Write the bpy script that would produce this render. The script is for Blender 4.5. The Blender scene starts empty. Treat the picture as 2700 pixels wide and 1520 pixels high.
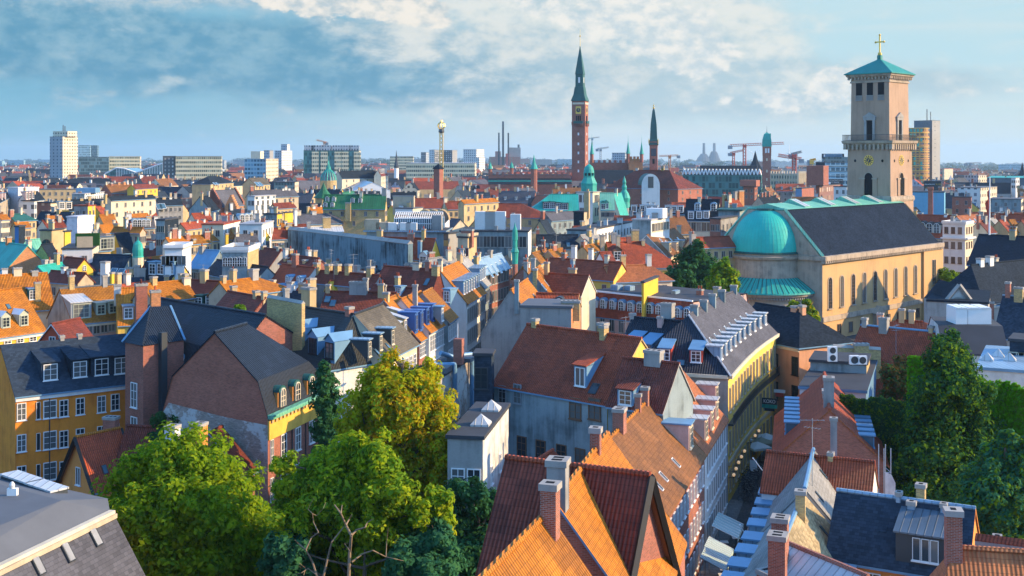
import bpy, math, random
import numpy as np
from mathutils import Vector, Matrix
random.seed(7)
R = math.radians
SC = bpy.context.scene
COL = SC.collection
# ------------------------------------------------------------------ camera, sky, sun, exposure
F, HZ, CH = 3100.0, 412.0, 36.0          # focal length in photo pixels, horizon row, eye height in metres
cam = bpy.data.objects.new('camera', bpy.data.cameras.new('camera'))
COL.objects.link(cam)
cam.location = (0, 0, CH)
cam.rotation_euler = (R(90), 0, 0)
cam.data.sensor_width = 36
cam.data.lens = 36 * F / 2700
cam.data.shift_y = -(760 - HZ) / 2700
cam.data.clip_start = 1
cam.data.clip_end = 60000
SC.camera = cam
SUN_AZ, SUN_EL = R(92), R(21)            # clockwise from +Y (the view), above the horizon
sun = bpy.data.objects.new('sun', bpy.data.lights.new('sun', 'SUN'))
COL.objects.link(sun)
sun.data.energy = 2.2
sun.data.angle = R(0.5)
sun.data.color = (1.0, 0.69, 0.34)
sd = Vector((math.sin(SUN_AZ) * math.cos(SUN_EL), math.cos(SUN_AZ) * math.cos(SUN_EL), math.sin(SUN_EL)))
sun.rotation_euler = sd.to_track_quat('Z', 'Y').to_euler()
SC.view_settings.view_transform = 'Standard'
SC.view_settings.look = 'None'
SC.view_settings.exposure = 1.95
SC.view_settings.gamma = 1
SC.render.engine = 'CYCLES'
SC.cycles.use_denoising = True
SC.cycles.max_bounces = 5
SC.cycles.diffuse_bounces = 3
SC.cycles.glossy_bounces = 2
SC.cycles.transmission_bounces = 3
SC.cycles.volume_bounces = 0
SC.cycles.transparent_max_bounces = 6
SC.cycles.sample_clamp_indirect = 6
class E:
 """A node socket with arithmetic, to write shader maths as expressions."""
 def __init__(s, nt, sock): s.nt, s.s = nt, sock
 def m(s, op, *a, clamp=False):
  n = s.nt.nodes.new('ShaderNodeMath'); n.operation = op; n.use_clamp = clamp
  for i, x in enumerate((s,) + a):
   if isinstance(x, E): s.nt.links.new(x.s, n.inputs[i])
   else: n.inputs[i].default_value = x
  return E(s.nt, n.outputs[0])
 def __add__(s, o): return s.m('ADD', o)
 def __sub__(s, o): return s.m('SUBTRACT', o)
 def __mul__(s, o): return s.m('MULTIPLY', o)
 def __truediv__(s, o): return s.m('DIVIDE', o)
 def smooth(s, a, b):
  n = s.nt.nodes.new('ShaderNodeMapRange'); n.interpolation_type = 'SMOOTHSTEP'
  s.nt.links.new(s.s, n.inputs[0]); n.inputs[1].default_value = a; n.inputs[2].default_value = b
  return E(s.nt, n.outputs[0])
def noise(nt, vec, scale, detail=4, rough=.55, dist=0.0):
 n = nt.nodes.new('ShaderNodeTexNoise')
 n.inputs['Scale'].default_value = scale; n.inputs['Detail'].default_value = detail
 n.inputs['Roughness'].default_value = rough; n.inputs['Distortion'].default_value = dist
 if vec is not None: nt.links.new(vec, n.inputs['Vector'])
 return E(nt, n.outputs[0])
def mixc(nt, f, a, b, mode='MIX'):
 n = nt.nodes.new('ShaderNodeMix'); n.data_type = 'RGBA'; n.blend_type = mode
 for sock, x in ((n.inputs[0], f), (n.inputs[6], a), (n.inputs[7], b)):
  if isinstance(x, E): nt.links.new(x.s, sock)
  elif isinstance(x, (int, float)): sock.default_value = x
  else: sock.default_value = (*x, 1)
 return E(nt, n.outputs[2])
def comb(nt, x, y, z):
 n = nt.nodes.new('ShaderNodeCombineXYZ')
 for i, v in enumerate((x, y, z)):
  if isinstance(v, E): nt.links.new(v.s, n.inputs[i])
  else: n.inputs[i].default_value = v
 return n.outputs[0]
world = bpy.data.worlds.new('World'); SC.world = world
world.use_nodes = True
def build_world():
 nt = world.node_tree; nt.nodes.clear()
 out = nt.nodes.new('ShaderNodeOutputWorld'); bg = nt.nodes.new('ShaderNodeBackground')
 nt.links.new(bg.outputs[0], out.inputs[0])
 sky = nt.nodes.new('ShaderNodeTexSky'); sky.sky_type = 'NISHITA'; sky.sun_disc = False
 sky.sun_elevation = SUN_EL; sky.sun_rotation = SUN_AZ
 sky.air_density = 1.0; sky.dust_density = 0.4; sky.ozone_density = 6.0
 tc = nt.nodes.new('ShaderNodeTexCoord'); sp = nt.nodes.new('ShaderNodeSeparateXYZ')
 nt.links.new(tc.outputs['Generated'], sp.inputs[0])
 X, Y, Z = (E(nt, sp.outputs[i]) for i in range(3))
 az = X.m('ARCTAN2', Y) * (180 / math.pi)          # degrees clockwise from the view
 el = Z.m('ARCSINE') * (180 / math.pi)
 def blob(a, e, ra, re_):                           # soft patch centred at azimuth a, elevation e
  da, de = (az - a) / ra, (el - e) / re_
  return (da * da + de * de).m('MULTIPLY', -1.0).m('EXPONENT')
 v1 = comb(nt, az * .16, el * .50, 0.3)
 n1 = noise(nt, v1, 1.0, 8, .56, .35)
 v2 = comb(nt, az * .50, el * .95, 4.7)
 n2 = noise(nt, v2, 1.0, 10, .62, .15)
 v4 = comb(nt, az * 1.3 + 3.1, el * 1.9, 2.2)
 n4 = noise(nt, v4, 1.0, 8, .60, .1)
 v3 = comb(nt, az * .07, el * .9, 9.1)
 n3 = noise(nt, v3, 1.0, 6, .5, .6)
 K = 1 / 0.15 * 2 ** -SC.view_settings.exposure
 c = lambda r, g, b: tuple(((x / 255.) ** 2.2) * K for x in (r, g, b))
 # clear air: blue to the left, pale to the right, paler at the horizon
 clear = mixc(nt, az.smooth(-24, 8), c(118, 182, 210), c(190, 224, 234))
 clear = mixc(nt, el.smooth(5.0, -0.3) * .75, clear, mixc(nt, az.smooth(-20, 4), c(144, 192, 212), c(226, 231, 224)))
 clear = mixc(nt, n3.smooth(.42, .72) * .5, clear, mixc(nt, az.smooth(-12, 6), c(156, 196, 212), c(224, 231, 228)))
 # slate cloud bank on the left, ragged pale top edge
 band = blob(-15, 4.7, 11, 1.8) + blob(-4, 4.6, 8.5, 1.8) * 1.1 + blob(-22, 5.8, 6, 1.8) * .8 + blob(2.5, 3.7, 6, .9) * .5 + blob(-6, 2.7, 8, .6) * .35
 dm = (band + (n1 - .5) * 1.3 + (n2 - .5) * .6).smooth(.12, .85)
 darkc = mixc(nt, (n2 * .6 + n4 * .4).smooth(.38, .64), c(94, 152, 183), c(138, 180, 200))
 sky1 = mixc(nt, dm * .9, clear, darkc)
 tl = (blob(-16, 7.6, 10, 1.0) + (n1 - .5) * 1.4 + (n4 - .5) * .5).smooth(.25, .85)
 sky1 = mixc(nt, tl * .85, sky1, mixc(nt, (n2 * .5 + n4 * .5).smooth(.38, .62), c(140, 180, 202), c(204, 214, 216)))
 # pale cloud field over the right half
 field = blob(4, 6.2, 8, 2.6) * 1.15 + blob(13, 3.2, 6, 1.4) * .7 + blob(20, 3.4, 4, .8) * .5 + blob(2, 2.4, 9, 1.0) * .45
 fm = (field + (n1 - .5) * 1.0 + (n2 - .5) * .7).smooth(.06, .56)
 fc = mixc(nt, (n2 * .5 + n1 * .4 + n4 * .3 + (el - 4) * .02).smooth(.50, .74), c(178, 203, 213), c(234, 235, 228))
 sky1 = mixc(nt, fm * .88, sky1, fc)
 # sunlit cumulus with hard cauliflower edges: a patch at the top, a tall pile right of the middle, a tower of cloud left of the church
 puff = (n2 - .5) * 1.5 + (n4 - .5) * .55 + (n1 - .5) * .5
 cu = blob(-9.5, 7.6, 3.2, .9) * 1.15 + blob(-5.4, 7.2, 2.6, .75) * .95 + blob(-3.6, 6.5, 1.2, .5) * .5
 cm = (cu + puff).smooth(.46, .66)
 shade = (n4 * .6 + n2 * .5).smooth(.44, .66)
 sky1 = mixc(nt, cm, sky1, mixc(nt, shade, c(188, 204, 210), c(246, 240, 228)))
 pile = blob(4.6, 6.8, 2.6, 1.0) * .9 + blob(7.6, 5.8, 2.6, 1.5) * 1.05 + blob(9.2, 4.6, 1.5, 1.0) + blob(15.4, 3.3, 1.0, 1.3) * .95 + blob(13.2, 2.6, 1.4, .7) * .6 + blob(10.8, 2.7, 2, .4) * .5 + blob(23, 3.0, 2.2, .3) * .5 + blob(1.0, 7.4, 1.5, .7) * .6
 pm = (pile + puff).smooth(.40, .64)
 sky1 = mixc(nt, pm * .95, sky1, mixc(nt, shade, c(200, 216, 222), c(244, 242, 234)))
 # the weather fills the low sky all round; the physical sky takes over higher up
 final = mixc(nt, el.smooth(8.5, 14), sky1, mixc(nt, 1.0, E(nt, sky.outputs[0]), (.98, 1.03, .96), 'MULTIPLY'))
 nt.links.new(final.s, bg.inputs['Color'])
 bg.inputs['Strength'].default_value = 0.15
build_world()
# ------------------------------------------------------------------ picture -> place
def ray(px, py): return Vector(((px - 1350) / F, 1, (HZ - py) / F))
def at_z(p, z):
 d = ray(*p); s = (CH - z) / -d.z
 return Vector((d.x * s, s, z))
def at_y(p, y):
 d = ray(*p); return Vector((d.x * y, y, CH + d.z * y))
def T(ox, oy, k): return lambda x, y: (ox + x / k, oy + y / k)
t1, t2, t3, t4 = T(0, 700, 3.537), T(0, 1100, 3.453), T(650, 700, 3.537), T(650, 1100, 3.453)
t5, t6, t7, t8 = T(1280, 700, 3.537), T(1280, 1100, 3.453), T(1950, 700, 3.4347), T(1950, 1100, 3.4347)
u1, u2, u3, u4, u5, u6 = (T(x, 320, 3.452) for x in (0, 450, 900, 1350, 1800, 2200))
u7, u8 = T(1450, 50, 3.452), T(2150, 50, 2.544)
v1 = T(1860, 1080, 3.296)
def gz(x, y):                       # the land falls away very gently with distance
 d = max(0.0, y - 420)
 az = x / max(y, 1)
 return -d * (0.0010 + 0.013 * max(0, az) ** 1.2 + .004 * max(0, -az - .1))
# ------------------------------------------------------------------ materials
MATS = {}
def newmat(name, rough=.8, spec=.3):
 m = bpy.data.materials.new(name); m.use_nodes = True
 nt = m.node_tree; b = nt.nodes['Principled BSDF']
 b.inputs['Roughness'].default_value = rough
 b.inputs['Specular IOR Level'].default_value = spec
 return m, nt, b
def uvs(nt):
 u = nt.nodes.new('ShaderNodeUVMap'); sp = nt.nodes.new('ShaderNodeSeparateXYZ')
 nt.links.new(u.outputs[0], sp.inputs[0])
 return u.outputs[0], E(nt, sp.outputs[0]), E(nt, sp.outputs[1])
def geo(nt):
 g = nt.nodes.new('ShaderNodeNewGeometry'); return g
def bump(nt, b, h, strength=.5, dist=.03):
 n = nt.nodes.new('ShaderNodeBump'); n.inputs['Strength'].default_value = strength; n.inputs['Distance'].default_value = dist
 nt.links.new(h.s, n.inputs['Height']); nt.links.new(n.outputs[0], b.inputs['Normal'])
def white(nt, vec):
 n = nt.nodes.new('ShaderNodeTexWhiteNoise'); n.noise_dimensions = '3D'
 nt.links.new(vec, n.inputs[0]); return E(nt, n.outputs['Value'])
def scale3(nt, c, f):
 n = nt.nodes.new('ShaderNodeVectorMath'); n.operation = 'SCALE'
 if isinstance(c, E): nt.links.new(c.s, n.inputs[0])
 else: n.inputs[0].default_value = c
 nt.links.new(f.s, n.inputs['Scale']); return E(nt, n.outputs[0])
def objrand(nt):
 return E(nt, nt.nodes.new('ShaderNodeObjectInfo').outputs['Random'])
def tile_mat(name, col, col2=None, pw=.21, ph=.34, rough=.75, wave=.8, moss=.35, spec=.25):
 m, nt, b = newmat(name, rough, spec)
 uv, U, V = uvs(nt)
 P = geo(nt).outputs['Position']
 cu, cv = (U / pw), (V / ph)
 cell = comb(nt, cu.m('FLOOR'), cv.m('FLOOR'), 0)
 w = white(nt, cell)
 big = noise(nt, P, .22, 4, .6)
 mid = noise(nt, P, 1.3, 3, .6)
 col2 = col2 or tuple(x * .45 for x in col)
 c = mixc(nt, (big * .6 + mid * .5).smooth(.42, .72) * moss * 2, col, col2)
 patch = white(nt, comb(nt, (U / (pw * 5)).m('FLOOR'), (V / (ph * 4)).m('FLOOR'), 3.3)).smooth(.90, .93) * .28
 tint = (w - .5) * .26 + 1.0 + patch + (objrand(nt) - .5) * .25
 c = scale3(nt, c, tint)
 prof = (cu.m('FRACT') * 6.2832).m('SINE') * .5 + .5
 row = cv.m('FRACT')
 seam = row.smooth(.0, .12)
 c = scale3(nt, c, (seam * .45 + .55) * (prof.smooth(.0, .55) * (.62 * min(1, wave)) + (1 - .62 * min(1, wave))))  # paints groove shade into the colour: darker valleys, dark row joints
 nt.links.new(c.s, b.inputs['Base Color'])
 bump(nt, b, prof * wave + (row * -1.0 + 1.0) * .7 + w * .15, 1.0, .10)
 return m
def slate_mat(name, col, pw=.32, ph=.22, rough=.85, spec=.05, var=.5):
 m, nt, b = newmat(name, rough, spec)
 uv, U, V = uvs(nt); P = geo(nt).outputs['Position']
 row = V / ph; rf = row.m('FLOOR')
 cu = U / pw + rf.m('MODULO', 2.0) * .5
 w = white(nt, comb(nt, cu.m('FLOOR'), rf, 0))
 big = noise(nt, P, .25, 4, .6)
 c = scale3(nt, col, (w - .5) * var + 1.0 + (big - .5) * .9 + (objrand(nt) - .5) * .3)
 e = (row.m('FRACT').smooth(0, .16)).m('MULTIPLY', cu.m('FRACT').smooth(0, .09))
 c = scale3(nt, c, e * .4 + .6)
 nt.links.new(c.s, b.inputs['Base Color'])
 bump(nt, b, (row.m('FRACT') * -1.0) + w * .4 + e, .4, .025)
 return m
def seam_mat(name, col, pitch=.6, rough=.45, metal=0.0, col2=None, spec=.4):
 m, nt, b = newmat(name, rough, spec)
 b.inputs['Metallic'].default_value = metal
 uv, U, V = uvs(nt); P = geo(nt).outputs['Position']
 f = (U / pitch).m('FRACT')
 rib = (f - .5).m('ABSOLUTE').smooth(.40, .48)
 big = noise(nt, P, .35, 5, .65); st = noise(nt, comb(nt, U * 2.0, V * .15, 0), 1.0, 3)
 c = mixc(nt, (big * .7 + st * .4).smooth(.42, .72), col, col2 or tuple(x * .62 for x in col))
 c = scale3(nt, c, rib * -.35 + 1.0)
 nt.links.new(c.s, b.inputs['Base Color'])
 bump(nt, b, rib, .8, .05)
 return m
def plaster_mat(name, col, stain=.35, rough=.9, dirt=None, scale=.5):
 m, nt, b = newmat(name, rough, .2)
 uv, U, V = uvs(nt); P = geo(nt).outputs['Position']
 a = noise(nt, P, scale, 6, .62); st = noise(nt, comb(nt, U * 1.4, V * .12, 0), 1.0, 4, .6); f = noise(nt, P, 7.0, 3)
 c = mixc(nt, (a * .65 + st * .5).smooth(.50, .80) * stain * 1.6, col, dirt or tuple(x * .5 for x in col))
 c = scale3(nt, c, f * .22 + .89 + (objrand(nt) - .5) * .12)
 nt.links.new(c.s, b.inputs['Base Color'])
 bump(nt, b, f, .25, .02)
 return m
def brick_mat(name, col, mortar=(.30, .27, .24), var=.6, worn=None, worn_amt=0.0):
 m, nt, b = newmat(name, .9, .2)
 uv, U, V = uvs(nt); P = geo(nt).outputs['Position']
 bt = nt.nodes.new('ShaderNodeTexBrick')
 nt.links.new(uv, bt.inputs['Vector'])
 bt.inputs['Scale'].default_value = 1; bt.inputs['Brick Width'].default_value = .24; bt.inputs['Row Height'].default_value = .077
 bt.inputs['Mortar Size'].default_value = .010
 bt.inputs['Color1'].default_value = (*[x * (1 + var * .4) for x in col], 1)
 bt.inputs['Color2'].default_value = (*[x * (1 - var * .5) for x in col], 1)
 bt.inputs['Mortar'].default_value = (*mortar, 1)
 a = noise(nt, P, .45, 6, .65)
 c = scale3(nt, E(nt, bt.outputs[0]), a * .8 + .6)
 if worn: c = mixc(nt, (a + noise(nt, P, 2.2, 5, .7) * .5).smooth(.95 - worn_amt, 1.05 - worn_amt), c, worn)
 nt.links.new(c.s, b.inputs['Base Color'])
 bump(nt, b, E(nt, bt.outputs['Fac']) * -1.0, .3, .01)
 return m
def flat_mat(name, col, rough=.8, spec=.25, metal=0.0, var=.3, scale=.6, emit=None):
 m, nt, b = newmat(name, rough, spec)
 b.inputs['Metallic'].default_value = metal
 P = geo(nt).outputs['Position']
 a = noise(nt, P, scale, 5, .6)
 c = scale3(nt, col, (a - .5) * 2 * var + 1.0)
 nt.links.new(c.s, b.inputs['Base Color'])
 if emit:
  b.inputs['Emission Color'].default_value = (*emit[0], 1); b.inputs['Emission Strength'].default_value = emit[1]
 return m
def grid_mat(name, col, glass, fw, fh, du=.55, dv=.5, rough=.5, off=0.0):
 """A far facade: rows of window openings in a wall."""
 m, nt, b = newmat(name, rough, .4)
 uv, U, V = uvs(nt)
 cu, cv = U / fw, V / fh
 a = (cu.m('FRACT') - .5).m('ABSOLUTE').m('LESS_THAN', du / 2)
 bb = (cv.m('FRACT') - .5).m('ABSOLUTE').m('LESS_THAN', dv / 2)
 k = a * bb
 w = white(nt, comb(nt, cu.m('FLOOR'), cv.m('FLOOR'), 0))
 wc = mixc(nt, w.smooth(.45, .95), glass, tuple(min(1, g * 2.4 + .03) for g in glass))
 P = geo(nt).outputs['Position']; n = noise(nt, P, .15, 4)
 c = mixc(nt, k, scale3(nt, col, n * .4 + .8), wc)
 nt.links.new(c.s, b.inputs['Base Color'])
 r = k * -.3 + rough
 nt.links.new(r.s, b.inputs['Roughness'])
 return m
def leaf_mat(name, c1, c2, c3, trans=.45):
 m = bpy.data.materials.new(name); m.use_nodes = True; nt = m.node_tree; nt.nodes.clear()
 out = nt.nodes.new('ShaderNodeOutputMaterial')
 g = geo(nt); rnd = E(nt, g.outputs['Random Per Island'])
 big = noise(nt, g.outputs['Position'], .35, 3, .6)
 c = mixc(nt, rnd, c1, c2)
 c = mixc(nt, (big + (rnd - .5) * .3).smooth(.46, .66), c, c3)
 d = nt.nodes.new('ShaderNodeBsdfDiffuse'); t = nt.nodes.new('ShaderNodeBsdfTranslucent'); mx = nt.nodes.new('ShaderNodeMixShader')
 nt.links.new(c.s, d.inputs[0]); nt.links.new(scale3(nt, c, E(nt, g.outputs['Backfacing']) * 0.0 + 1.25).s, t.inputs[0])
 mx.inputs[0].default_value = trans
 nt.links.new(d.outputs[0], mx.inputs[1]); nt.links.new(t.outputs[0], mx.inputs[2]); nt.links.new(mx.outputs[0], out.inputs[0])
 return m
def glass_mat():
 m, nt, b = newmat('window_glass', .12, .6)           # some panes show a pale curtain behind
 r = objrand(nt); g = E(nt, geo(nt).outputs['Random Per Island'])
 c = mixc(nt, r.smooth(.58, .62) * .8, (.022, .032, .042), mixc(nt, g, (.20, .20, .19), (.07, .085, .095)))
 nt.links.new(c.s, b.inputs['Base Color']); return m
def M(name): return MATS[name]
MATS.update({
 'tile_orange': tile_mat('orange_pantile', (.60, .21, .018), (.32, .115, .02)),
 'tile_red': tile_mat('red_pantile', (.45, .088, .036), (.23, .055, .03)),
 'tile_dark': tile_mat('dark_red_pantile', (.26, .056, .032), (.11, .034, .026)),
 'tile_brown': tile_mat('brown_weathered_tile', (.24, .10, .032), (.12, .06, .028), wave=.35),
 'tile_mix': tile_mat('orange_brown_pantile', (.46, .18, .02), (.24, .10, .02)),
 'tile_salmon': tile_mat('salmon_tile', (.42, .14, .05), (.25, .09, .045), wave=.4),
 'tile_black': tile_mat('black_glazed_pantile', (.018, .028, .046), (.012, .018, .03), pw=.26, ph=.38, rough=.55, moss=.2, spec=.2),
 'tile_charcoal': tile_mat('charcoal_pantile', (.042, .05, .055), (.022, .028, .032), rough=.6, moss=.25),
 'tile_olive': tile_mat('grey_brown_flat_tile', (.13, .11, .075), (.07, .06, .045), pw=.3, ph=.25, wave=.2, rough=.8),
 'slate': slate_mat('blue_slate', (.028, .042, .062)),
 'slate_church': slate_mat('church_roof_slate', (.018, .028, .048), spec=.015),
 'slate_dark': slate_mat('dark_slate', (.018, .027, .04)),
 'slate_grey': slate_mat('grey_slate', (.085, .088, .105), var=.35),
 'slate_pale': slate_mat('pale_grey_slate', (.26, .26, .25), pw=.4, ph=.3, var=.22),
 'slate_ochre': slate_mat('yellow_grey_slate', (.33, .26, .15), pw=.35, ph=.25, var=.5),
 'felt': flat_mat('dark_roofing_felt', (.05, .055, .065), .85, .2, var=.35, scale=.3),
 'felt_grey': flat_mat('grey_roofing_felt', (.105, .115, .13), .8, .25, var=.3, scale=.4),
 'felt_light': flat_mat('light_roof_surface', (.36, .36, .37), .8, .25, var=.25, scale=.4),
 'copper': seam_mat('green_copper', (.018, .37, .30), .55, .6, 0, (.016, .27, .22)),
 'copper_mid': seam_mat('tower_copper', (.012, .25, .205), .55, .6, 0, (.01, .19, .16)),
 'copper_dome': flat_mat('smooth_turquoise_copper', (.02, .43, .35), .6, .3, var=.22, scale=.5),
 'copper_light': seam_mat('pale_green_copper', (.17, .46, .33), .55, .6, 0, (.10, .36, .26)),
 'copper_dark': seam_mat('dark_green_copper', (.008, .095, .085), .5, .6, 0, (.008, .07, .065)),
 'green_roof': seam_mat('bottle_green_roof', (.012, .15, .06), .6, .6),
 'zinc': seam_mat('zinc_sheet', (.24, .36, .47), .5, .42, .1, (.17, .27, .36)),
 'zinc_dark': seam_mat('dark_zinc_sheet', (.10, .14, .18), .5, .42, .1, (.07, .1, .13)),
 'zinc_pale': seam_mat('pale_metal_sheet', (.55, .56, .56), .55, .4, .1, (.42, .43, .44)),
 'lead': flat_mat('blue_grey_lead', (.13, .27, .42), .5, .4, .1),
 'ochre': plaster_mat('ochre_plaster', (.80, .27, .035), .5, dirt=(.5, .13, .02)),
 'yellow': plaster_mat('yellow_plaster', (.68, .44, .055), .3),
 'yellow_pale': plaster_mat('pale_yellow_plaster', (.72, .50, .11), .35),
 'frieze': plaster_mat('golden_stone', (.70, .43, .08), .4),
 'pink': plaster_mat('pink_plaster', (.55, .37, .32), .25),
 'peach': plaster_mat('peach_plaster', (.60, .31, .18), .3),
 'orange_wall': plaster_mat('orange_plaster', (.66, .26, .07), .25),
 'red_wall': plaster_mat('red_plaster', (.45, .08, .04), .2),
 'white': plaster_mat('white_plaster', (.66, .66, .64), .25, dirt=(.4, .4, .39)),
 'white_dirty': plaster_mat('weathered_white_plaster', (.56, .56, .54), .6, dirt=(.22, .22, .22)),
 'grey_wall': plaster_mat('grey_plaster', (.30, .30, .29), .6, dirt=(.12, .12, .13), scale=.3),
 'bluegrey': plaster_mat('blue_grey_plaster', (.24, .30, .32), .65, dirt=(.08, .105, .115), scale=.3),
 'cream': plaster_mat('cream_plaster', (.62, .54, .40), .3),
 'beige': plaster_mat('beige_stone', (.46, .38, .27), .4),
 'sand': plaster_mat('sandstone_wall', (.50, .37, .20), .4),
 'church_wall': plaster_mat('church_ochre_render', (.56, .36, .17), .4, dirt=(.38, .25, .14), scale=.16),
 'church_tower': plaster_mat('pinkish_tower_render', (.40, .275, .195), .45, dirt=(.26, .18, .13), scale=.16),
 'church_stone': plaster_mat('church_weathered_stone', (.42, .34, .26), .6, dirt=(.2, .17, .14)),
 'stone_grey': plaster_mat('grey_stone', (.33, .32, .30), .4),
 'brick_red': brick_mat('red_brick', (.32, .085, .045)),
 'brick_brown': brick_mat('brown_brick', (.30, .09, .06), (.25, .18, .15)),
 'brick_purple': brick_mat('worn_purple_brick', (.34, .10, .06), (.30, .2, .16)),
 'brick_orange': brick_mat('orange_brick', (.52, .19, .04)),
 'brick_yellow': brick_mat('yellow_brick', (.50, .34, .11)),
 'brick_worn': brick_mat('whitewashed_worn_brick', (.30, .25, .22), worn=(.46, .47, .46), worn_amt=.22),
 'metal_white': flat_mat('white_paint', (.74, .75, .75), .45, .4, var=.06),
 'metal_green': flat_mat('green_grey_paint', (.36, .40, .33), .5, .4, var=.1),
 'metal_dark': flat_mat('dark_painted_metal', (.03, .04, .05), .5, .4, var=.2),
 'metal_grey': flat_mat('grey_painted_metal', (.22, .25, .28), .5, .4, var=.2),
 'metal_blue': flat_mat('blue_painted_metal', (.04, .11, .32), .5, .4, var=.2),
 'metal_red': flat_mat('red_painted_metal', (.42, .05, .03), .5, .4, var=.2),
 'metal_orange': flat_mat('orange_painted_metal', (.55, .19, .05), .5, .4, var=.2),
 'metal_yellow': flat_mat('yellow_painted_metal', (.60, .38, .05), .5, .4, var=.2),
 'brown_wood': flat_mat('brown_painted_wood', (.16, .085, .05), .6, .3, var=.2),
 'black_wood': flat_mat('black_tarred_wood', (.018, .02, .022), .6, .3, var=.2),
 'gold': flat_mat('gilded_metal', (.72, .48, .10), .35, .5, .6, var=.1),
 'glass': glass_mat(),
 'glass_blue': flat_mat('blue_sky_glass', (.06, .13, .18), .1, .6, 0, .3, .4),
 'glass_green': flat_mat('green_glass', (.02, .09, .085), .12, .6, 0, .4, .2),
 'dark': flat_mat('dark_opening', (.012, .014, .018), .9, .1, var=.2),
 'asphalt': flat_mat('asphalt', (.05, .053, .057), .9, .2, var=.35, scale=.5),
 'canvas': flat_mat('parasol_canvas', (.52, .56, .54), .9, .1, var=.1),
 'canvas_teal': flat_mat('awning_canvas', (.34, .46, .47), .9, .1, var=.12),
 'wrap': plaster_mat('white_scaffold_sheet', (.62, .60, .62), .5, dirt=(.38, .37, .42), scale=1.2),
 'bark': flat_mat('bark', (.12, .09, .065), .95, .1, var=.4, scale=3),
 'bark_pale': flat_mat('pale_bark', (.24, .18, .12), .95, .1, var=.3, scale=3),
 'bluewall': plaster_mat('bright_blue_render', (.16,.40,.56), .2),
 'canvas_olive': flat_mat('olive_parasol_canvas', (.22,.24,.18), .9, .1, var=.1),
 'cobbles': slate_mat('street_cobbles', (.085,.088,.09), .18, .12, .8, .15, .5),
 'paving': slate_mat('pavement_flags', (.16,.16,.155), .6, .6, .85, .15, .25),
 'lamp': flat_mat('lamp_globe', (.85, .75, .55), .4, .3, var=.02, emit=((1, .62, .28), .12)),
})
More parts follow.
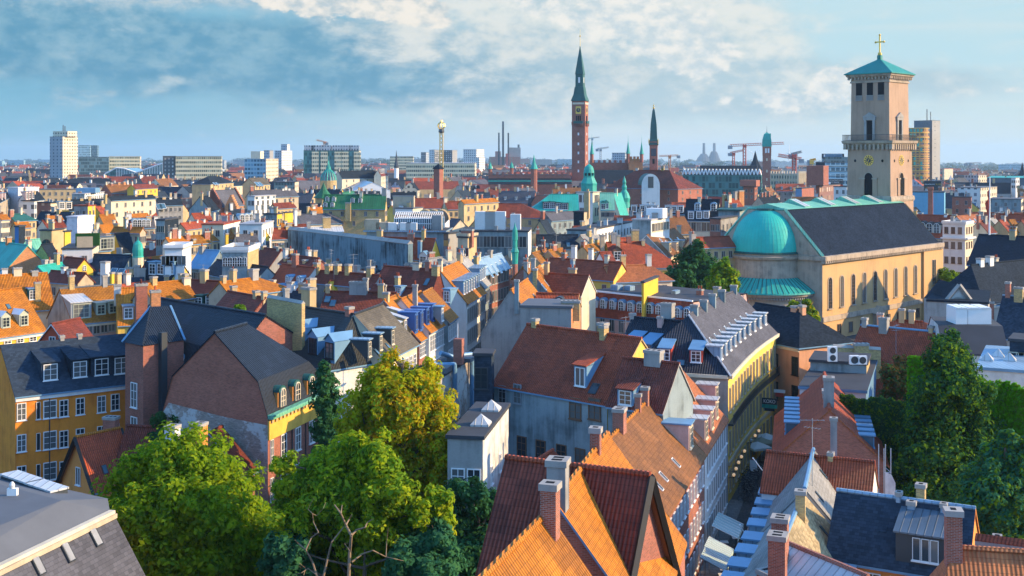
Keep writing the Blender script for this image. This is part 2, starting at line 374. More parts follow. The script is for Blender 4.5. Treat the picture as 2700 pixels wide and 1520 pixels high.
# ------------------------------------------------------------------ meshes and objects
class MB:
 """Collects polygons (world metres) and links them as ONE mesh object."""
 def __init__(s): s.v, s.f, s.mi, s.m, s.sm = [], [], [], [], []
 def slot(s, m):
  if m not in s.m: s.m.append(m)
  return s.m.index(m)
 def poly(s, pts, m, smooth=False):
  i = len(s.v); s.v += [tuple(p) for p in pts]
  s.f.append(tuple(range(i, i + len(pts)))); s.mi.append(s.slot(m)); s.sm.append(smooth)
 def box(s, x0, x1, y0, y1, z0, z1, m, top=None, fr=None, skip=''):
  """Box in the frame fr=(origin, x axis, y axis); the six faces keep the order -z +z -y +x +y -x."""
  if fr: o, ax, ay = fr
  else: o, ax, ay = Vector((0, 0, 0)), Vector((1, 0, 0)), Vector((0, 1, 0))
  P = lambda x, y, z: o + ax * x + ay * y + Vector((0, 0, z))
  c = [P(x0, y0, z0), P(x1, y0, z0), P(x1, y1, z0), P(x0, y1, z0), P(x0, y0, z1), P(x1, y0, z1), P(x1, y1, z1), P(x0, y1, z1)]
  for k, q in (('b', (3, 2, 1, 0)), ('t', (4, 5, 6, 7)), ('f', (0, 1, 5, 4)), ('r', (1, 2, 6, 5)), ('k', (2, 3, 7, 6)), ('l', (3, 0, 4, 7))):
   if k not in skip: s.poly([c[i] for i in q], top if (k == 't' and top) else m)
  return s
 def prism(s, pts, z0, z1, m, top=None, bot=False):
  n = len(pts)
  a = sum(pts[i][0] * pts[(i + 1) % n][1] - pts[(i + 1) % n][0] * pts[i][1] for i in range(n))
  if a < 0: pts = pts[::-1]
  for i in range(n):
   p, q = pts[i], pts[(i + 1) % n]
   s.poly([(p[0], p[1], z0), (q[0], q[1], z0), (q[0], q[1], z1), (p[0], p[1], z1)], m)
  s.poly([(p[0], p[1], z1) for p in pts], top or m)
  if bot: s.poly([(p[0], p[1], z0) for p in pts[::-1]], m)
  return s
 def loft(s, rings, m, cap=True, smooth=False, close=True):
  n = len(rings[0])
  for a, b in zip(rings, rings[1:]):
   for i in range(n if close else n - 1):
    j = (i + 1) % n
    q = [a[i], a[j], b[j], b[i]]
    q2 = [q[0]] + [x for k, x in enumerate(q[1:]) if (Vector(x) - Vector(q[k])).length > 1e-5]
    if (Vector(q2[0]) - Vector(q2[-1])).length < 1e-5: q2 = q2[:-1]
    if len(q2) > 2: s.poly(q2, m, smooth)
  if cap:
   if (Vector(rings[-1][0]) - Vector(rings[-1][1])).length > 1e-4: s.poly(rings[-1], m)
   if (Vector(rings[0][0]) - Vector(rings[0][1])).length > 1e-4: s.poly(rings[0][::-1], m)
  return s
 def lathe(s, cx, cy, prof, n, m, rot=0.0, smooth=None, a0=0.0, a1=2 * math.pi, cap=True):
  full = abs(a1 - a0 - 2 * math.pi) < 1e-6
  k = n if full else n + 1
  rings = [[(cx + r * math.cos(rot + a0 + (a1 - a0) * i / n), cy + r * math.sin(rot + a0 + (a1 - a0) * i / n), z) for i in range(k)] for r, z in prof]
  return s.loft(rings, m, cap and full, n > 9 if smooth is None else smooth, full)
 def sq(s, fr, prof, m):
  """Square-section tower in frame fr: prof = [(half width, z)...]."""
  o, ax, ay = fr
  return s.loft([[o + ax * (sx * r) + ay * (sy * r) + Vector((0, 0, z)) for sx, sy in ((-1, -1), (1, -1), (1, 1), (-1, 1))] for r, z in prof], m)
 def tube(s, p, q, r, m, n=6, r2=None):
  p, q = Vector(p), Vector(q); d = (q - p)
  if d.length < 1e-6: return s
  d.normalize()
  a = d.cross(Vector((0, 0, 1)) if abs(d.z) < .9 else Vector((1, 0, 0))).normalized(); b = d.cross(a)
  r2 = r if r2 is None else r2
  ring = lambda c, rr: [c + a * (rr * math.cos(2 * math.pi * i / n)) - b * (rr * math.sin(2 * math.pi * i / n)) for i in range(n)]
  return s.loft([ring(p, r)[::-1], ring(q, r2)[::-1]], m, True, n > 5)
 def ball(s, c, r, m, n=10, sz=1.0):
  k = max(4, n // 2)
  return s.lathe(c[0], c[1], [(max(1e-6, r * math.sin(math.pi * i / k)), c[2] - r * sz * math.cos(math.pi * i / k)) for i in range(k + 1)], n, m, smooth=True)
 def data(s, name, off=(0, 0, 0)):
  me = bpy.data.meshes.new(name)
  V = np.array(s.v, dtype=np.float64).reshape(-1, 3) - np.array(off)
  me.from_pydata(V.tolist(), [], s.f)
  for m in s.m: me.materials.append(M(m) if isinstance(m, str) else m)
  me.polygons.foreach_set('material_index', s.mi)
  me.polygons.foreach_set('use_smooth', s.sm)
  uv = me.uv_layers.new(name='UVMap')
  co = np.zeros((len(me.loops), 2), dtype=np.float32)
  li = 0
  for f in s.f:
   p = [Vector(s.v[i]) for i in f]
   n = Vector((0, 0, 0))
   for i in range(len(p)):
    a, b = p[i], p[(i + 1) % len(p)]
    n.x += (a.y - b.y) * (a.z + b.z); n.y += (a.z - b.z) * (a.x + b.x); n.z += (a.x - b.x) * (a.y + b.y)
   if n.length > 0: n.normalize()
   u = Vector((-n.y, n.x, 0))
   if u.length < 1e-3: u = Vector((1, 0, 0))
   u.normalize(); w = n.cross(u)
   for q in p: co[li] = (q.dot(u), q.dot(w)); li += 1
  uv.data.foreach_set('uv', co.ravel())
  me.update()
  return me
 def build(s, name, parent=None, loc=None):
  base = Vector(parent['_base']) if parent is not None else Vector(loc or (0, 0, 0))
  me = s.data(name, base)
  o = bpy.data.objects.new(name, me); COL.objects.link(o)
  if parent is not None: o.parent = parent; o['_base'] = parent['_base']
  else: o.location = base; o['_base'] = tuple(base)
  return o
LABELS = {}
def tag(o, label=None, cat=None, group=None, kind=None):
 if label:
  if label in LABELS and not group: print('DUPLICATE LABEL', label)
  LABELS[label] = o
  o['label'] = label
 if cat: o['category'] = cat
 if group: o['group'] = group
 if kind: o['kind'] = kind
 return o
def thing(name, label, cat, loc, group=None):
 o = bpy.data.objects.new(name, None); COL.objects.link(o)
 o.location = loc; o['_base'] = tuple(loc)
 o.empty_display_size = .5
 return tag(o, label, cat, group)
def put(me, name, parent, pos, ang=0.0):
 """A shared mesh placed at world position pos, turned by ang about z, as a part of parent."""
 o = bpy.data.objects.new(name, me); COL.objects.link(o)
 o.parent = parent
 base = Vector(parent['_base'])
 o.location = Vector(pos) - base; o.rotation_euler = (0, 0, ang)
 o['_base'] = tuple(base)
 return o
# ------------------------------------------------------------------ building kit
WIN = {}
FOOT = []
def window_mesh(w, h, style='c', frame='metal_white', glass='glass'):
 """Window in its own frame: x along the wall, -y outward, z up from the sill."""
 k = (round(w, 2), round(h, 2), style, frame, glass)
 if k in WIN: return WIN[k]
 b = MB(); t = min(.085, w * .08)
 if style == 'r':                              # round-headed
  n = 8; r = w / 2
  arc = lambda rr, y: [(rr * math.cos(math.pi * i / n), y, h - r + rr * math.sin(math.pi * i / n)) for i in range(n + 1)]
  outl = lambda rr, y: [(-rr, y, 0), (rr, y, 0)] + arc(rr, y)
  o, i_ = outl(r, -.10), outl(r - t, -.10)
  m = len(o)
  for q in range(m):
   p = (q + 1) % m
   b.poly([o[q], o[p], i_[p], i_[q]], frame)
   b.poly([o[p], o[q], (o[q][0], .02, o[q][2]), (o[p][0], .02, o[p][2])], frame)
  b.poly(outl(r - t, -.05), glass)
  b.box(-.035, .035, -.09, -.05, 0, h, frame)
  for z in (.3, .55): b.box(-r + t, r - t, -.085, -.05, h * z - .025, h * z + .025, frame)
 else:
  for x0, x1, z0, z1 in ((-w / 2, -w / 2 + t, 0, h), (w / 2 - t, w / 2, 0, h), (-w / 2 + t, w / 2 - t, 0, t), (-w / 2 + t, w / 2 - t, h - t, h)):
   b.box(x0, x1, -.09, .01, z0, z1, frame)
  b.poly([(-w / 2 + t, -.04, t), (w / 2 - t, -.04, t), (w / 2 - t, -.04, h - t), (-w / 2 + t, -.04, h - t)], glass)
  if style in 'cd':
   for x in ((0,) if w < 1.7 else (-w / 6, w / 6)):
    b.box(x - .03, x + .03, -.08, -.04, t, h - t, frame)
   b.box(-w / 2 + t, w / 2 - t, -.078, -.04, h * .66, h * .66 + .05, frame)
   if style == 'c':
    b.box(-w / 2 + t, w / 2 - t, -.06, -.04, h * .33, h * .33 + .035, frame)
  if style == 's':
   b.box(-.04, .04, -.08, -.04, t, h - t, frame)
  b.box(-w / 2 - .08, w / 2 + .08, -.16, .01, -.09, -.002, frame)
 WIN[k] = b.data('window')
 return WIN[k]
class Side:
 """One vertical face of a building: p0 left end seen from outside, u along it, n outward, length L, eave height ze."""
 def __init__(s, p0, u, n, L, ze, w=0, prof=None): s.p0, s.u, s.n, s.L, s.ze, s.w, s.prof = p0, u, n, L, ze, w, prof
 def pt(s, x, z, out=0):
  p = s.p0 + s.u * x + s.n * out; p.z = z; return p
 def fr(s): return (Vector((s.p0.x, s.p0.y, 0)), s.u, -s.n)
 def ang(s): return math.atan2(s.u.y, s.u.x)
def add_windows(root, side, xs, zs, w, h, style='c', frame='metal_white', glass='glass', name='window'):
 if side.p0.y > 165 and style == 'c': style = 's'; frame = 'stone_grey' if frame == 'metal_white' else frame
 me = window_mesh(w, h, style, frame, glass)
 for z in zs:
  for x in xs:
   put(me, name, root, side.pt(x, z, .012), side.ang())
def spread(n, a, b): return [a + (b - a) * (i + .5) / n for i in range(n)]
def chimney(root, pos, ang, w, d, h, m='brick_yellow', pots=0, cap='stone_grey', deep=2.0, name='chimney'):
 """Chimney whose foot sits in the roof at pos (top h above it)."""
 ax = Vector((math.cos(ang), math.sin(ang), 0)); ay = Vector((-ax.y, ax.x, 0))
 fr = (Vector((pos[0], pos[1], 0)), ax, ay); z = pos[2]
 b = MB()
 b.box(-w / 2, w / 2, -d / 2, d / 2, z - deep, z + h - .28, m, fr=fr, skip='tb')
 b.box(-w / 2 - .07, w / 2 + .07, -d / 2 - .07, d / 2 + .07, z + h - .28, z + h, cap, fr=fr)
 n = max(1, int(round(w / .5)))
 for i in range(n):
  x = -w / 2 + w * (i + .5) / n
  b.box(x - .13, x + .13, -d * .28, d * .28, z + h + .004, z + h + .008, 'dark', fr=fr, skip='b')
 for i in range(pots):
  x = -w / 2 + w * (i + .5) / pots
  p = fr[0] + ax * x
  b.lathe(p.x, p.y, [(.12, z + h), (.10, z + h + .45), (.13, z + h + .5)], 8, 'tile_red')
 return b.build(name, root)
def aerial(root, pos, h=2.2, ang=.5):
 b = MB(); x, y, z = pos
 b.tube((x, y, z - .5), (x, y, z + h), .028, 'metal_grey', 4)
 for k, l in ((h - .15, .9), (h - .7, .6)):
  dx, dy = math.cos(ang + k), math.sin(ang + k)
  b.tube((x - dx * l, y - dy * l, z + k), (x + dx * l, y + dy * l, z + k), .018, 'metal_grey', 4)
  for i in range(-2, 3):
   q = (x + dx * l * i / 2.2, y + dy * l * i / 2.2, z + k)
   b.tube((q[0] - dy * .25, q[1] + dx * .25, q[2]), (q[0] + dy * .25, q[1] - dx * .25, q[2]), .012, 'metal_grey', 3)
 return b.build('antenna', root)
wrnd = random.Random(77)
class House: pass
def slope_z(prof, o):
 """Height of a roof profile [(offset,z)...] at horizontal offset o from the ridge."""
 if o <= prof[0][0]: return prof[0][1]
 for (a, za), (c, zc) in zip(prof, prof[1:]):
  if o <= c: return za + (zc - za) * (o - a) / (c - a)
 (a, za), (c, zc) = prof[-2:]
 return zc + (zc - za) / (c - a) * (o - c)
def dormer(root, H, side, x, o, w, h, kind='flat', cheek='lead', lid='lead', frame='metal_white', wstyle='c', ww=None, wh=None):
 """Dormer on the slope of side at distance x along it, its face at offset o from the ridge."""
 S = H.side[side]; prof = S.prof
 z = slope_z(prof, o) - .05
 f0 = S.pt(x, 0, o - S.w)             # foot of the face on plan
 ax, ay = S.u, -S.n                   # ay runs inward
 zt = z + h
 oo = o
 while oo > prof[0][0] + .05 and slope_z(prof, oo) < zt: oo -= .05
 d = o - oo + .1
 fr = (Vector((f0.x, f0.y, 0)), ax, ay)
 P = lambda xx, yy, zz: fr[0] + ax * xx + ay * yy + Vector((0, 0, zz))
 b = MB(); W = w / 2
 b.poly([P(-W, 0, z - .3), P(W, 0, z - .3), P(W, 0, zt), P(-W, 0, zt)], cheek)
 b.poly([P(W, 0, z - .3), P(W, d, zt - .02), P(W, 0, zt)], cheek)
 b.poly([P(-W, 0, zt), P(-W, d, zt - .02), P(-W, 0, z - .3)], cheek)
 g = .12
 if kind == 'flat':
  b.box(-W - g, W + g, -.22, d, zt, zt + .13, lid, fr=fr)
 elif kind == 'shed':                 # lid falls forward
  up = min(.9, h * .45); oo2 = oo
  while oo2 > prof[0][0] + .05 and slope_z(prof, oo2) < zt + up: oo2 -= .05
  d2 = o - oo2 + .1
  q = [P(-W - g, -.25, zt), P(W + g, -.25, zt), P(W + g, d2, zt + up), P(-W - g, d2, zt + up)]
  b.poly(q, lid); lo = [v + Vector((0, 0, -.1)) for v in q]
  b.poly([lo[0], lo[1], q[1], q[0]], lid); b.poly([lo[1], lo[2], q[2], q[1]], lid); b.poly([lo[3], lo[0], q[0], q[3]], lid)
  b.poly([P(W, 0, zt - .1), P(W, d, zt - .1), P(W, d2, zt + up - .1)], cheek); b.poly([P(-W, 0, zt - .1), P(-W, d2, zt + up - .1), P(-W, d, zt - .1)], cheek)
 elif kind == 'gable':
  up = w * .42; oo2 = oo
  while oo2 > prof[0][0] + .05 and slope_z(prof, oo2) < zt + up: oo2 -= .05
  d2 = o - oo2 + .15
  b.poly([P(-W, 0, zt), P(W, 0, zt), P(0, 0, zt + up)], cheek)
  for sgn in (1, -1):
   q = [P(sgn * (W + g), -.2, zt - .06), P(sgn * (W + g), d, zt - .06), P(0, d2, zt + up + .05), P(0, -.2, zt + up + .05)]
   b.poly(q if sgn > 0 else q[::-1], lid)
 elif kind == 'arch':
  n = 8; r = W + .08
  A = lambda yy, rr: [P(rr * math.cos(math.pi * i / n), yy, zt + rr * .75 * math.sin(math.pi * i / n)) for i in range(n + 1)]
  up = r * .75; oo2 = oo
  while oo2 > prof[0][0] + .05 and slope_z(prof, oo2) < zt + up: oo2 -= .05
  d2 = o - oo2 + .1
  a0, a1 = A(-.15, r), A(d2, r)
  for i in range(n): b.poly([a0[i], a1[i], a1[i + 1], a0[i + 1]], lid, True)
  b.poly(A(0, r - .03), cheek)
  b.poly(a0, lid)
 o_ = b.build('dormer', root)
 ww = ww or w * .78; wh = wh or (h * .8 if kind != 'arch' else h * .95 + w * .22)
 if wstyle:
  me = window_mesh(ww, wh, 'r' if kind == 'arch' else wstyle, frame)
  put(me, 'window', o_, P(0, -.17 if kind == 'arch' else -.012, z + h * .08), S.ang())
 return o_
def skylight(root, H, side, x, o, w=.7, l=1.1, m='metal_dark', g='glass_blue', lift=.10):
 S = H.side[side]; prof = S.prof
 z0, z1 = slope_z(prof, o), slope_z(prof, o + .1)
 up = S.n * .1 + Vector((0, 0, z1 - z0)); up.normalize(); nn = up.cross(S.u) * -1
 nn = S.u.cross(up) * -1
 if nn.z < 0: nn = -nn
 c = S.pt(x, z0, o - S.w)
 b = MB(); Q = lambda a, bb, cc: c + S.u * a + up * bb + nn * cc
 def slab(a0, a1, b0, b1, c0, c1, mm):
  k = [Q(a, bb, cc) for cc in (c0, c1) for a, bb in ((a0, b0), (a1, b0), (a1, b1), (a0, b1))]
  for q in ((4, 5, 6, 7), (0, 1, 5, 4), (1, 2, 6, 5), (2, 3, 7, 6), (3, 0, 4, 7)):
   pts = [k[i] for i in q]
   b.poly(pts[::-1] if True else pts, mm)
 slab(-w / 2, w / 2, 0, l, -.05, lift, m)
 slab(-w / 2 + .07, w / 2 - .07, .07, l - .07, lift, lift + .012, g)
 return b.build('skylight', root)
def house(label, A=None, B=None, Ept=None, zr=18., t=.9, roof='tile_red', wall='white', cat='house', name='house',
   w=None, wb=None, ze=None, prof=None, EA=None, EB=None, cp=(), hip=(0, 0), flat=None, flatm='felt', R0=None, R1=None, z0=0., over=.35, gover=.12,
   ch=(), dm=(), sk=(), win=(), ant=(), cornice=None, group=None, swap=False, ends=None, backroof=None, verge=None, ridgecap=True, wmb=None, barge=None):
 """A pitched-roof building. A,B: photo positions of the ridge ends; Ept: a photo point on the front eave; zr ridge height; t pitch (rise/run)."""
 if EA is not None:                            # from the front eave: photo points of its ends at height ze
  e0, e1 = at_z(EA, ze), at_z(EB, ze); e0.z = e1.z = 0
  ea = (e1 - e0).normalized(); n = Vector((ea.y, -ea.x, 0))
  if n.dot(e0 + e1) > 0: n = -n
  if prof: w = prof[-1][0]
  if w is None:
   d = ray(*A)                           # ridge point where the ray meets the roof plane
   s = (ze - CH + t * e0.dot(n)) / (d.z + t * (d.x * n.x + d.y * n.y))
   w = (e0 - Vector((d.x * s, d.y * s, 0))).dot(n); zr = CH + s * d.z
  R0, R1 = e0 - n * w, e1 - n * w
  prof = prof or [(flat or 0, zr), (w, ze)]
  swap = (R1 - R0).normalized().y * n.x - (R1 - R0).normalized().x * n.y < 0
 if R0 is None: R0, R1 = at_z(A, zr), at_z(B, zr)
 R0, R1 = Vector(R0), Vector(R1); R0.z = R1.z = 0
 ax = (R1 - R0).normalized(); L = (R1 - R0).length
 n = Vector((ax.y, -ax.x, 0))
 if swap: n = -n
 if Ept is not None and prof is None:
  best = None
  for sg in (1, -1):
   nn = n * sg; d = ray(*Ept)
   den = d.z + t * (d.x * nn.x + d.y * nn.y)
   s = (zr - CH + t * R0.dot(nn)) / den
   ww = (Vector((d.x * s, d.y * s, 0)) - R0).dot(nn)
   if s > 0 and ww > .3 and (best is None or ww < best[0]): best = (ww, nn, CH + s * d.z)
  if best is None: print('NO EAVE', label); best = (5, n, zr - 5 * t)
  w, n, ze = best
 if prof is None:
  if w is None: w = 5.
  if ze is None: ze = zr - w * t
  prof = [(flat or 0, zr), (w, ze)]
 w = prof[-1][0]; ze = prof[-1][1]
 if wb is None: profb = prof
 elif isinstance(wb, list): profb = wb
 else:
  profb = [(p[0] * wb / w, p[1]) for p in prof]
 wbk = profb[-1][0]; zeb = profb[-1][1]
 print('%-58.58s L%5.1f w%5.1f ze%5.1f zr%5.1f  at %5.0f,%4.0f' % (label, L, w, ze, prof[0][1], R0.x, R0.y))
 base = (R0 + R1) / 2; base.z = z0
 root = thing(name, label, cat, base, group)
 FOOT.append((base.copy(), .5*math.hypot(L, 2*w)))
 H = House(); H.root = root; H.ax, H.n, H.R0, H.R1, H.L, H.prof = ax, n, R0, R1, L, prof
 h0, h1 = hip
 # order so that front seen from outside reads left to right
 uf = Vector((-n.y, n.x, 0))
 fl = R0 if (R1 - R0).dot(uf) > 0 else R1
 hl, hr = (h0, h1) if fl is R0 else (h1, h0)
 fro = fl + n * w - uf * hl; Lf = L + h0 + h1
 bk = fl + uf * L - n * wbk + uf * hr
 H.side = {'f': Side(fro, uf, n, Lf, ze, w, prof), 'b': Side(bk, -uf, -n, Lf, zeb, wbk, profb)}
 endp = []
 er = fl + uf * (L + hr); el_ = fl - uf * hl
 H.side['r'] = Side(er + n * w, -n, uf, w + wbk, ze, hr, None); H.side['l'] = Side(el_ - n * wbk, n, -uf, w + wbk, ze, hl, None)
 P = lambda s, o, z: fl + uf * s + n * o + Vector((0, 0, z))
 # ---- walls
 b = MB()
 dz = -.10
 for S_, q in (('f', 1), ('b', -1)):
  s = H.side[S_]
  b.poly([s.pt(0, z0), s.pt(s.L, z0), s.pt(s.L, s.ze + dz), s.pt(0, s.ze + dz)], (wmb or wall) if S_ == 'b' else wall)
 em = ends or {}
 for key, s0, hh, sg in (('l', -hl, hl, -1), ('r', L + hr, hr, 1)):
  pts = [P(s0, w, z0), P(s0, w, ze + dz)]
  if hh == 0: pts += [P(s0, o, z + dz) for o, z in prof[::-1][1:]] + [P(s0, -o, z + dz) for o, z in profb if not (o == 0)]
  else: pts += [P(s0, -wbk, zeb + dz)]
  pts += [P(s0, -wbk, z0)]
  b.poly(pts if sg < 0 else pts[::-1], em.get(key, wall))
 b.build('wall', root)
 # ---- roof shell
 b = MB()
 th = .16
 lv = []
 allo = len(prof)
 for i in range(allo):
  o, z = prof[i]; ob, zb = profb[min(i, len(profb) - 1)]
  fr_ = (z and 0)
  f = 0 if allo == 1 else (prof[0][1] - z) / max(1e-6, prof[0][1] - ze)
  e0, e1 = (hl * f if hl else gover), (hr * f if hr else gover)
  lv.append([o, z, ob, zb, e0, e1])
 # overhang at the eave
 (o1, z1), (o2, z2) = prof[-2:]; k = (z2 - z1) / (o2 - o1)
 (p1, y1), (p2, y2) = profb[-2:]; kb = (y2 - y1) / (p2 - p1)
 ovf, ovb = min(over, .45/abs(k)), min(over, .45/abs(kb))
 lv[-1][0] += ovf; lv[-1][1] += k * ovf; lv[-1][2] += ovb; lv[-1][3] += kb * ovb
 if hl: lv[-1][4] += over
 if hr: lv[-1][5] += over
 ring = lambda q, dd: [P(-q[4], q[0], q[1] + dd), P(L + q[5], q[0], q[1] + dd), P(L + q[5], -q[2], q[3] + dd), P(-q[4], -q[2], q[3] + dd)]
 up = [ring(q, .06) for q in lv]; lo = [ring(q, .06 - th) for q in lv]
 q0 = lv[0]
 if q0[0] > 0: b.poly(up[0], flatm)
 for i in range(allo - 1):
  a, c = up[i], up[i + 1]
  b.poly([c[0], c[1], a[1], a[0]], roof)
  b.poly([c[2], c[3], a[3], a[2]], backroof or roof)
  la, lc = lo[i], lo[i + 1]
  for (i0, i1, hh, rev) in ((1, 2, hr, 0), (3, 0, hl, 0)):
   if hh:
    pts = [c[i0], c[i1], a[i1], a[i0]]
    if (a[i1] - a[i0]).length < 1e-4: pts = pts[:3]
    b.poly(pts, roof)
   else:
    vm = verge or roof
    for x, y in ((i0, i0), (i1, i1)):
     pts = [lc[x], c[x], a[x], la[x]]
     b.poly(pts if x in (1, 3) else pts[::-1], vm)
  if i == allo - 2:
   for i0, i1 in ((0, 1), (1, 2), (2, 3), (3, 0)):
    if (i0, i1) in ((1, 2),) and not hr: continue
    if (i0, i1) in ((3, 0),) and not hl: continue
    b.poly([lc[i0], lc[i1], c[i1], c[i0]], 'lead' if over > .2 else roof)
  b.poly([lc[1], lc[0], la[0], la[1]], 'brown_wood'); b.poly([lc[3], lc[2], la[2], la[3]], 'brown_wood')
 ro = b.build('roof', root)
 if ridgecap and q0[0] == 0:
  c = MB(); c.tube(P(-q0[4] * .99, 0, q0[1] + .05), P(L + q0[5] * .99, 0, q0[1] + .05), .16, ridgecap if isinstance(ridgecap, str) else roof, 6)
  c.build('ridge_cap', ro)
 if barge:
  c = MB()
  for sx in ([] if hl or isinstance(barge, tuple) else [-gover-.06]) + ([] if hr else [L+gover+.06]):
   for pr, sg in ((prof, 1), (profb, -1)):
    for (o1_, z1_), (o2_, z2_) in zip(pr, pr[1:]): c.tube(P(sx, sg*o1_, z1_-.05), P(sx, sg*(o2_+over), z2_-over*(z1_-z2_)/(o2_-o1_)-.05), .2, barge[0] if isinstance(barge, tuple) else barge, 4)
  c.build('barge_board', root)
 H.P = P; H.uf = uf; H.roof = ro; H.w = w; H.wbk = wbk; H.ze = ze
 if cornice:
  c = MB()
  for k_ in 'fb':
   s = H.side[k_]
   c.box(0, s.L, -.22, -.003, s.ze - .75, s.ze - .14, cornice, fr=s.fr())
  c.build('cornice', root)
 if R0.y > 165 and L > 4.5 and wrnd.random() < .9 and roof not in ('zinc_pale',):   # the old town bristles with chimneys
  ch = list(ch)
  for _ in range(wrnd.choice((1, 2, 2, 3))): ch.append((wrnd.choice((.03, .2, .4, .6, .8, .97)), wrnd.choice((0, 0, .5, -.5)), wrnd.uniform(.6, 1.3), .6, wrnd.uniform(.9, 2.0), wrnd.choice(('sand', 'white_dirty', 'brick_yellow', 'cream', 'stone_grey', 'brick_red')), wrnd.choice((0, 0, 1, 2))))
 for c in ch:
  s, o, cw, cd, hh = c[:5]; m = c[5] if len(c) > 5 else 'brick_yellow'
  pots = c[6] if len(c) > 6 else 0
  zz = slope_z(prof if o >= 0 else profb, abs(o))
  p = P(s * L, o, 0)
  chimney(root, (p.x, p.y, zz), math.atan2(uf.y, uf.x), cw, cd, hh, m, pots)
 for c in cp:                                  # chimneys by photo point of the top, standing in the plane o metres in front of the ridge
  pt_, wpx, m = c[:3]; o = c[3] if len(c) > 3 else 0.; pots = c[4] if len(c) > 4 else 0
  d = ray(*pt_); q = R0 + n * o
  s = q.dot(n) / (d.x * n.x + d.y * n.y)
  p = Vector((d.x * s, d.y * s, CH + d.z * s))
  zz = slope_z(prof if o >= 0 else profb, abs(o))
  cw = wpx / F * s
  if p.z - zz > 4.5: p.z = zz + 1.6
  chimney(root, (p.x, p.y, zz), math.atan2(uf.y, uf.x), cw, max(.5, min(cw, .9)), min(4.5, max(.5, p.z - zz)), m, pots)
 def hit_roof(side, px):
  S_ = H.side[side]; d = ray(*px); pr = S_.prof; rid = S_.p0 - S_.n * S_.w
  for (a, za), (c, zc) in list(zip(pr, pr[1:])):
   k = (zc - za) / (c - a)
   s = (za - k * a - k * rid.dot(S_.n) - CH) / (d.z - k * (d.x * S_.n.x + d.y * S_.n.y))
   p = Vector((d.x * s, d.y * s, 0)); o = (p - rid).dot(S_.n)
   if o <= c + .4 and (o >= a - .4): break
  return (p - S_.p0).dot(S_.u), o
 H.hit_roof = hit_roof
 def hit_wall(side, px):
  S_ = H.side[side]; d = ray(*px); s = S_.p0.dot(S_.n) / (d.x * S_.n.x + d.y * S_.n.y)
  p = Vector((d.x * s, d.y * s, CH + d.z * s)); return (p - S_.p0).dot(S_.u), p.z
 for d in dm:
  d = dict(d); sd_ = d.pop('s', 'f'); S_ = H.side[sd_]
  if 'p' in d: xo = [hit_roof(sd_, q) for q in d.pop('p')]
  else:
   xs = d.pop('x'); xs = spread(xs, .05, .95) if isinstance(xs, int) else xs; o = d.pop('o'); xo = [(x * S_.L, o * S_.w) for x in xs]
  for x, o in xo: dormer(root, H, sd_, x, o, **d)
 for d in sk:
  d = dict(d); sd_ = d.pop('s', 'f'); S_ = H.side[sd_]
  if 'p' in d: xo = [hit_roof(sd_, q) for q in d.pop('p')]
  else:
   xs = d.pop('x'); o = d.pop('o'); xo = [(x * S_.L, o * S_.w) for x in xs]
  for x, o in xo: skylight(root, H, sd_, x, o, **d)
 for d in win:
  d = dict(d); sd_ = d.pop('s', 'f'); s = H.side[sd_]
  if 'p' in d:
   dz = d.pop('dz', [0])
   for q in d.pop('p'):
    x, z = hit_wall(sd_, q); add_windows(root, s, [x], [z + k for k in dz], **d)
   continue
  xs = d.pop('x'); rows = d.pop('z')
  xs = spread(xs, .03, .97) if isinstance(xs, int) else xs
  add_windows(root, s, [x * s.L for x in xs], [s.ze - r for r in rows], **d)
 for s, o, h in ant:
  p = P(s * L, o, slope_z(prof, abs(o))); aerial(root, p, h, s * 7)
 return H
# ------------------------------------------------------------------ setting: land, streets, far woods
def build_land():
 m, nt, b = newmat('city_ground', .95, .15)
 P = geo(nt).outputs['Position']
 a = noise(nt, P, .012, 6, .6); c_ = noise(nt, P, .3, 4, .6)
 sp = nt.nodes.new('ShaderNodeSeparateXYZ'); nt.links.new(P, sp.inputs[0])
 far = E(nt, sp.outputs[1]).smooth(1300, 2600)
 near = scale3(nt, (.06, .062, .066), c_ * .8 + .6)
 land = mixc(nt, a.smooth(.42, .60), (.035, .06, .03), (.14, .11, .09))
 nt.links.new(mixc(nt, far, near, land).s, b.inputs['Base Color'])
 MATS['land'] = m
 mb = MB()
 ys = [-300, 0, 60, 120, 200, 300, 420, 600, 800, 1100, 1500, 2100, 3000, 4500, 7000, 11000, 18000]
 xs = np.linspace(-1, 1, 33)
 def row(y):
  hw = max(500, abs(y) * .9 + 300)
  return [(x * hw, y, gz(x * hw, y)) for x in xs]
 rows = [row(y) for y in ys]
 for a_, b_ in zip(rows, rows[1:]):
  for i in range(len(xs) - 1): mb.poly([a_[i], a_[i + 1], b_[i + 1], b_[i]], 'land')
 tag(mb.build('ground'), kind='structure')
build_land()
def street(name, pts, wd, z=.004, m='asphalt'):
 mb = MB()
 for (p, q) in zip(pts, pts[1:]):
  p, q = Vector(p), Vector(q); d = (q - p).normalized(); n = Vector((-d.y, d.x))
  mb.poly([(*(p - n * wd), z), (*(q - n * wd), z), (*(q + n * wd), z), (*(p + n * wd), z)], m)
 return tag(mb.build(name), kind='structure')
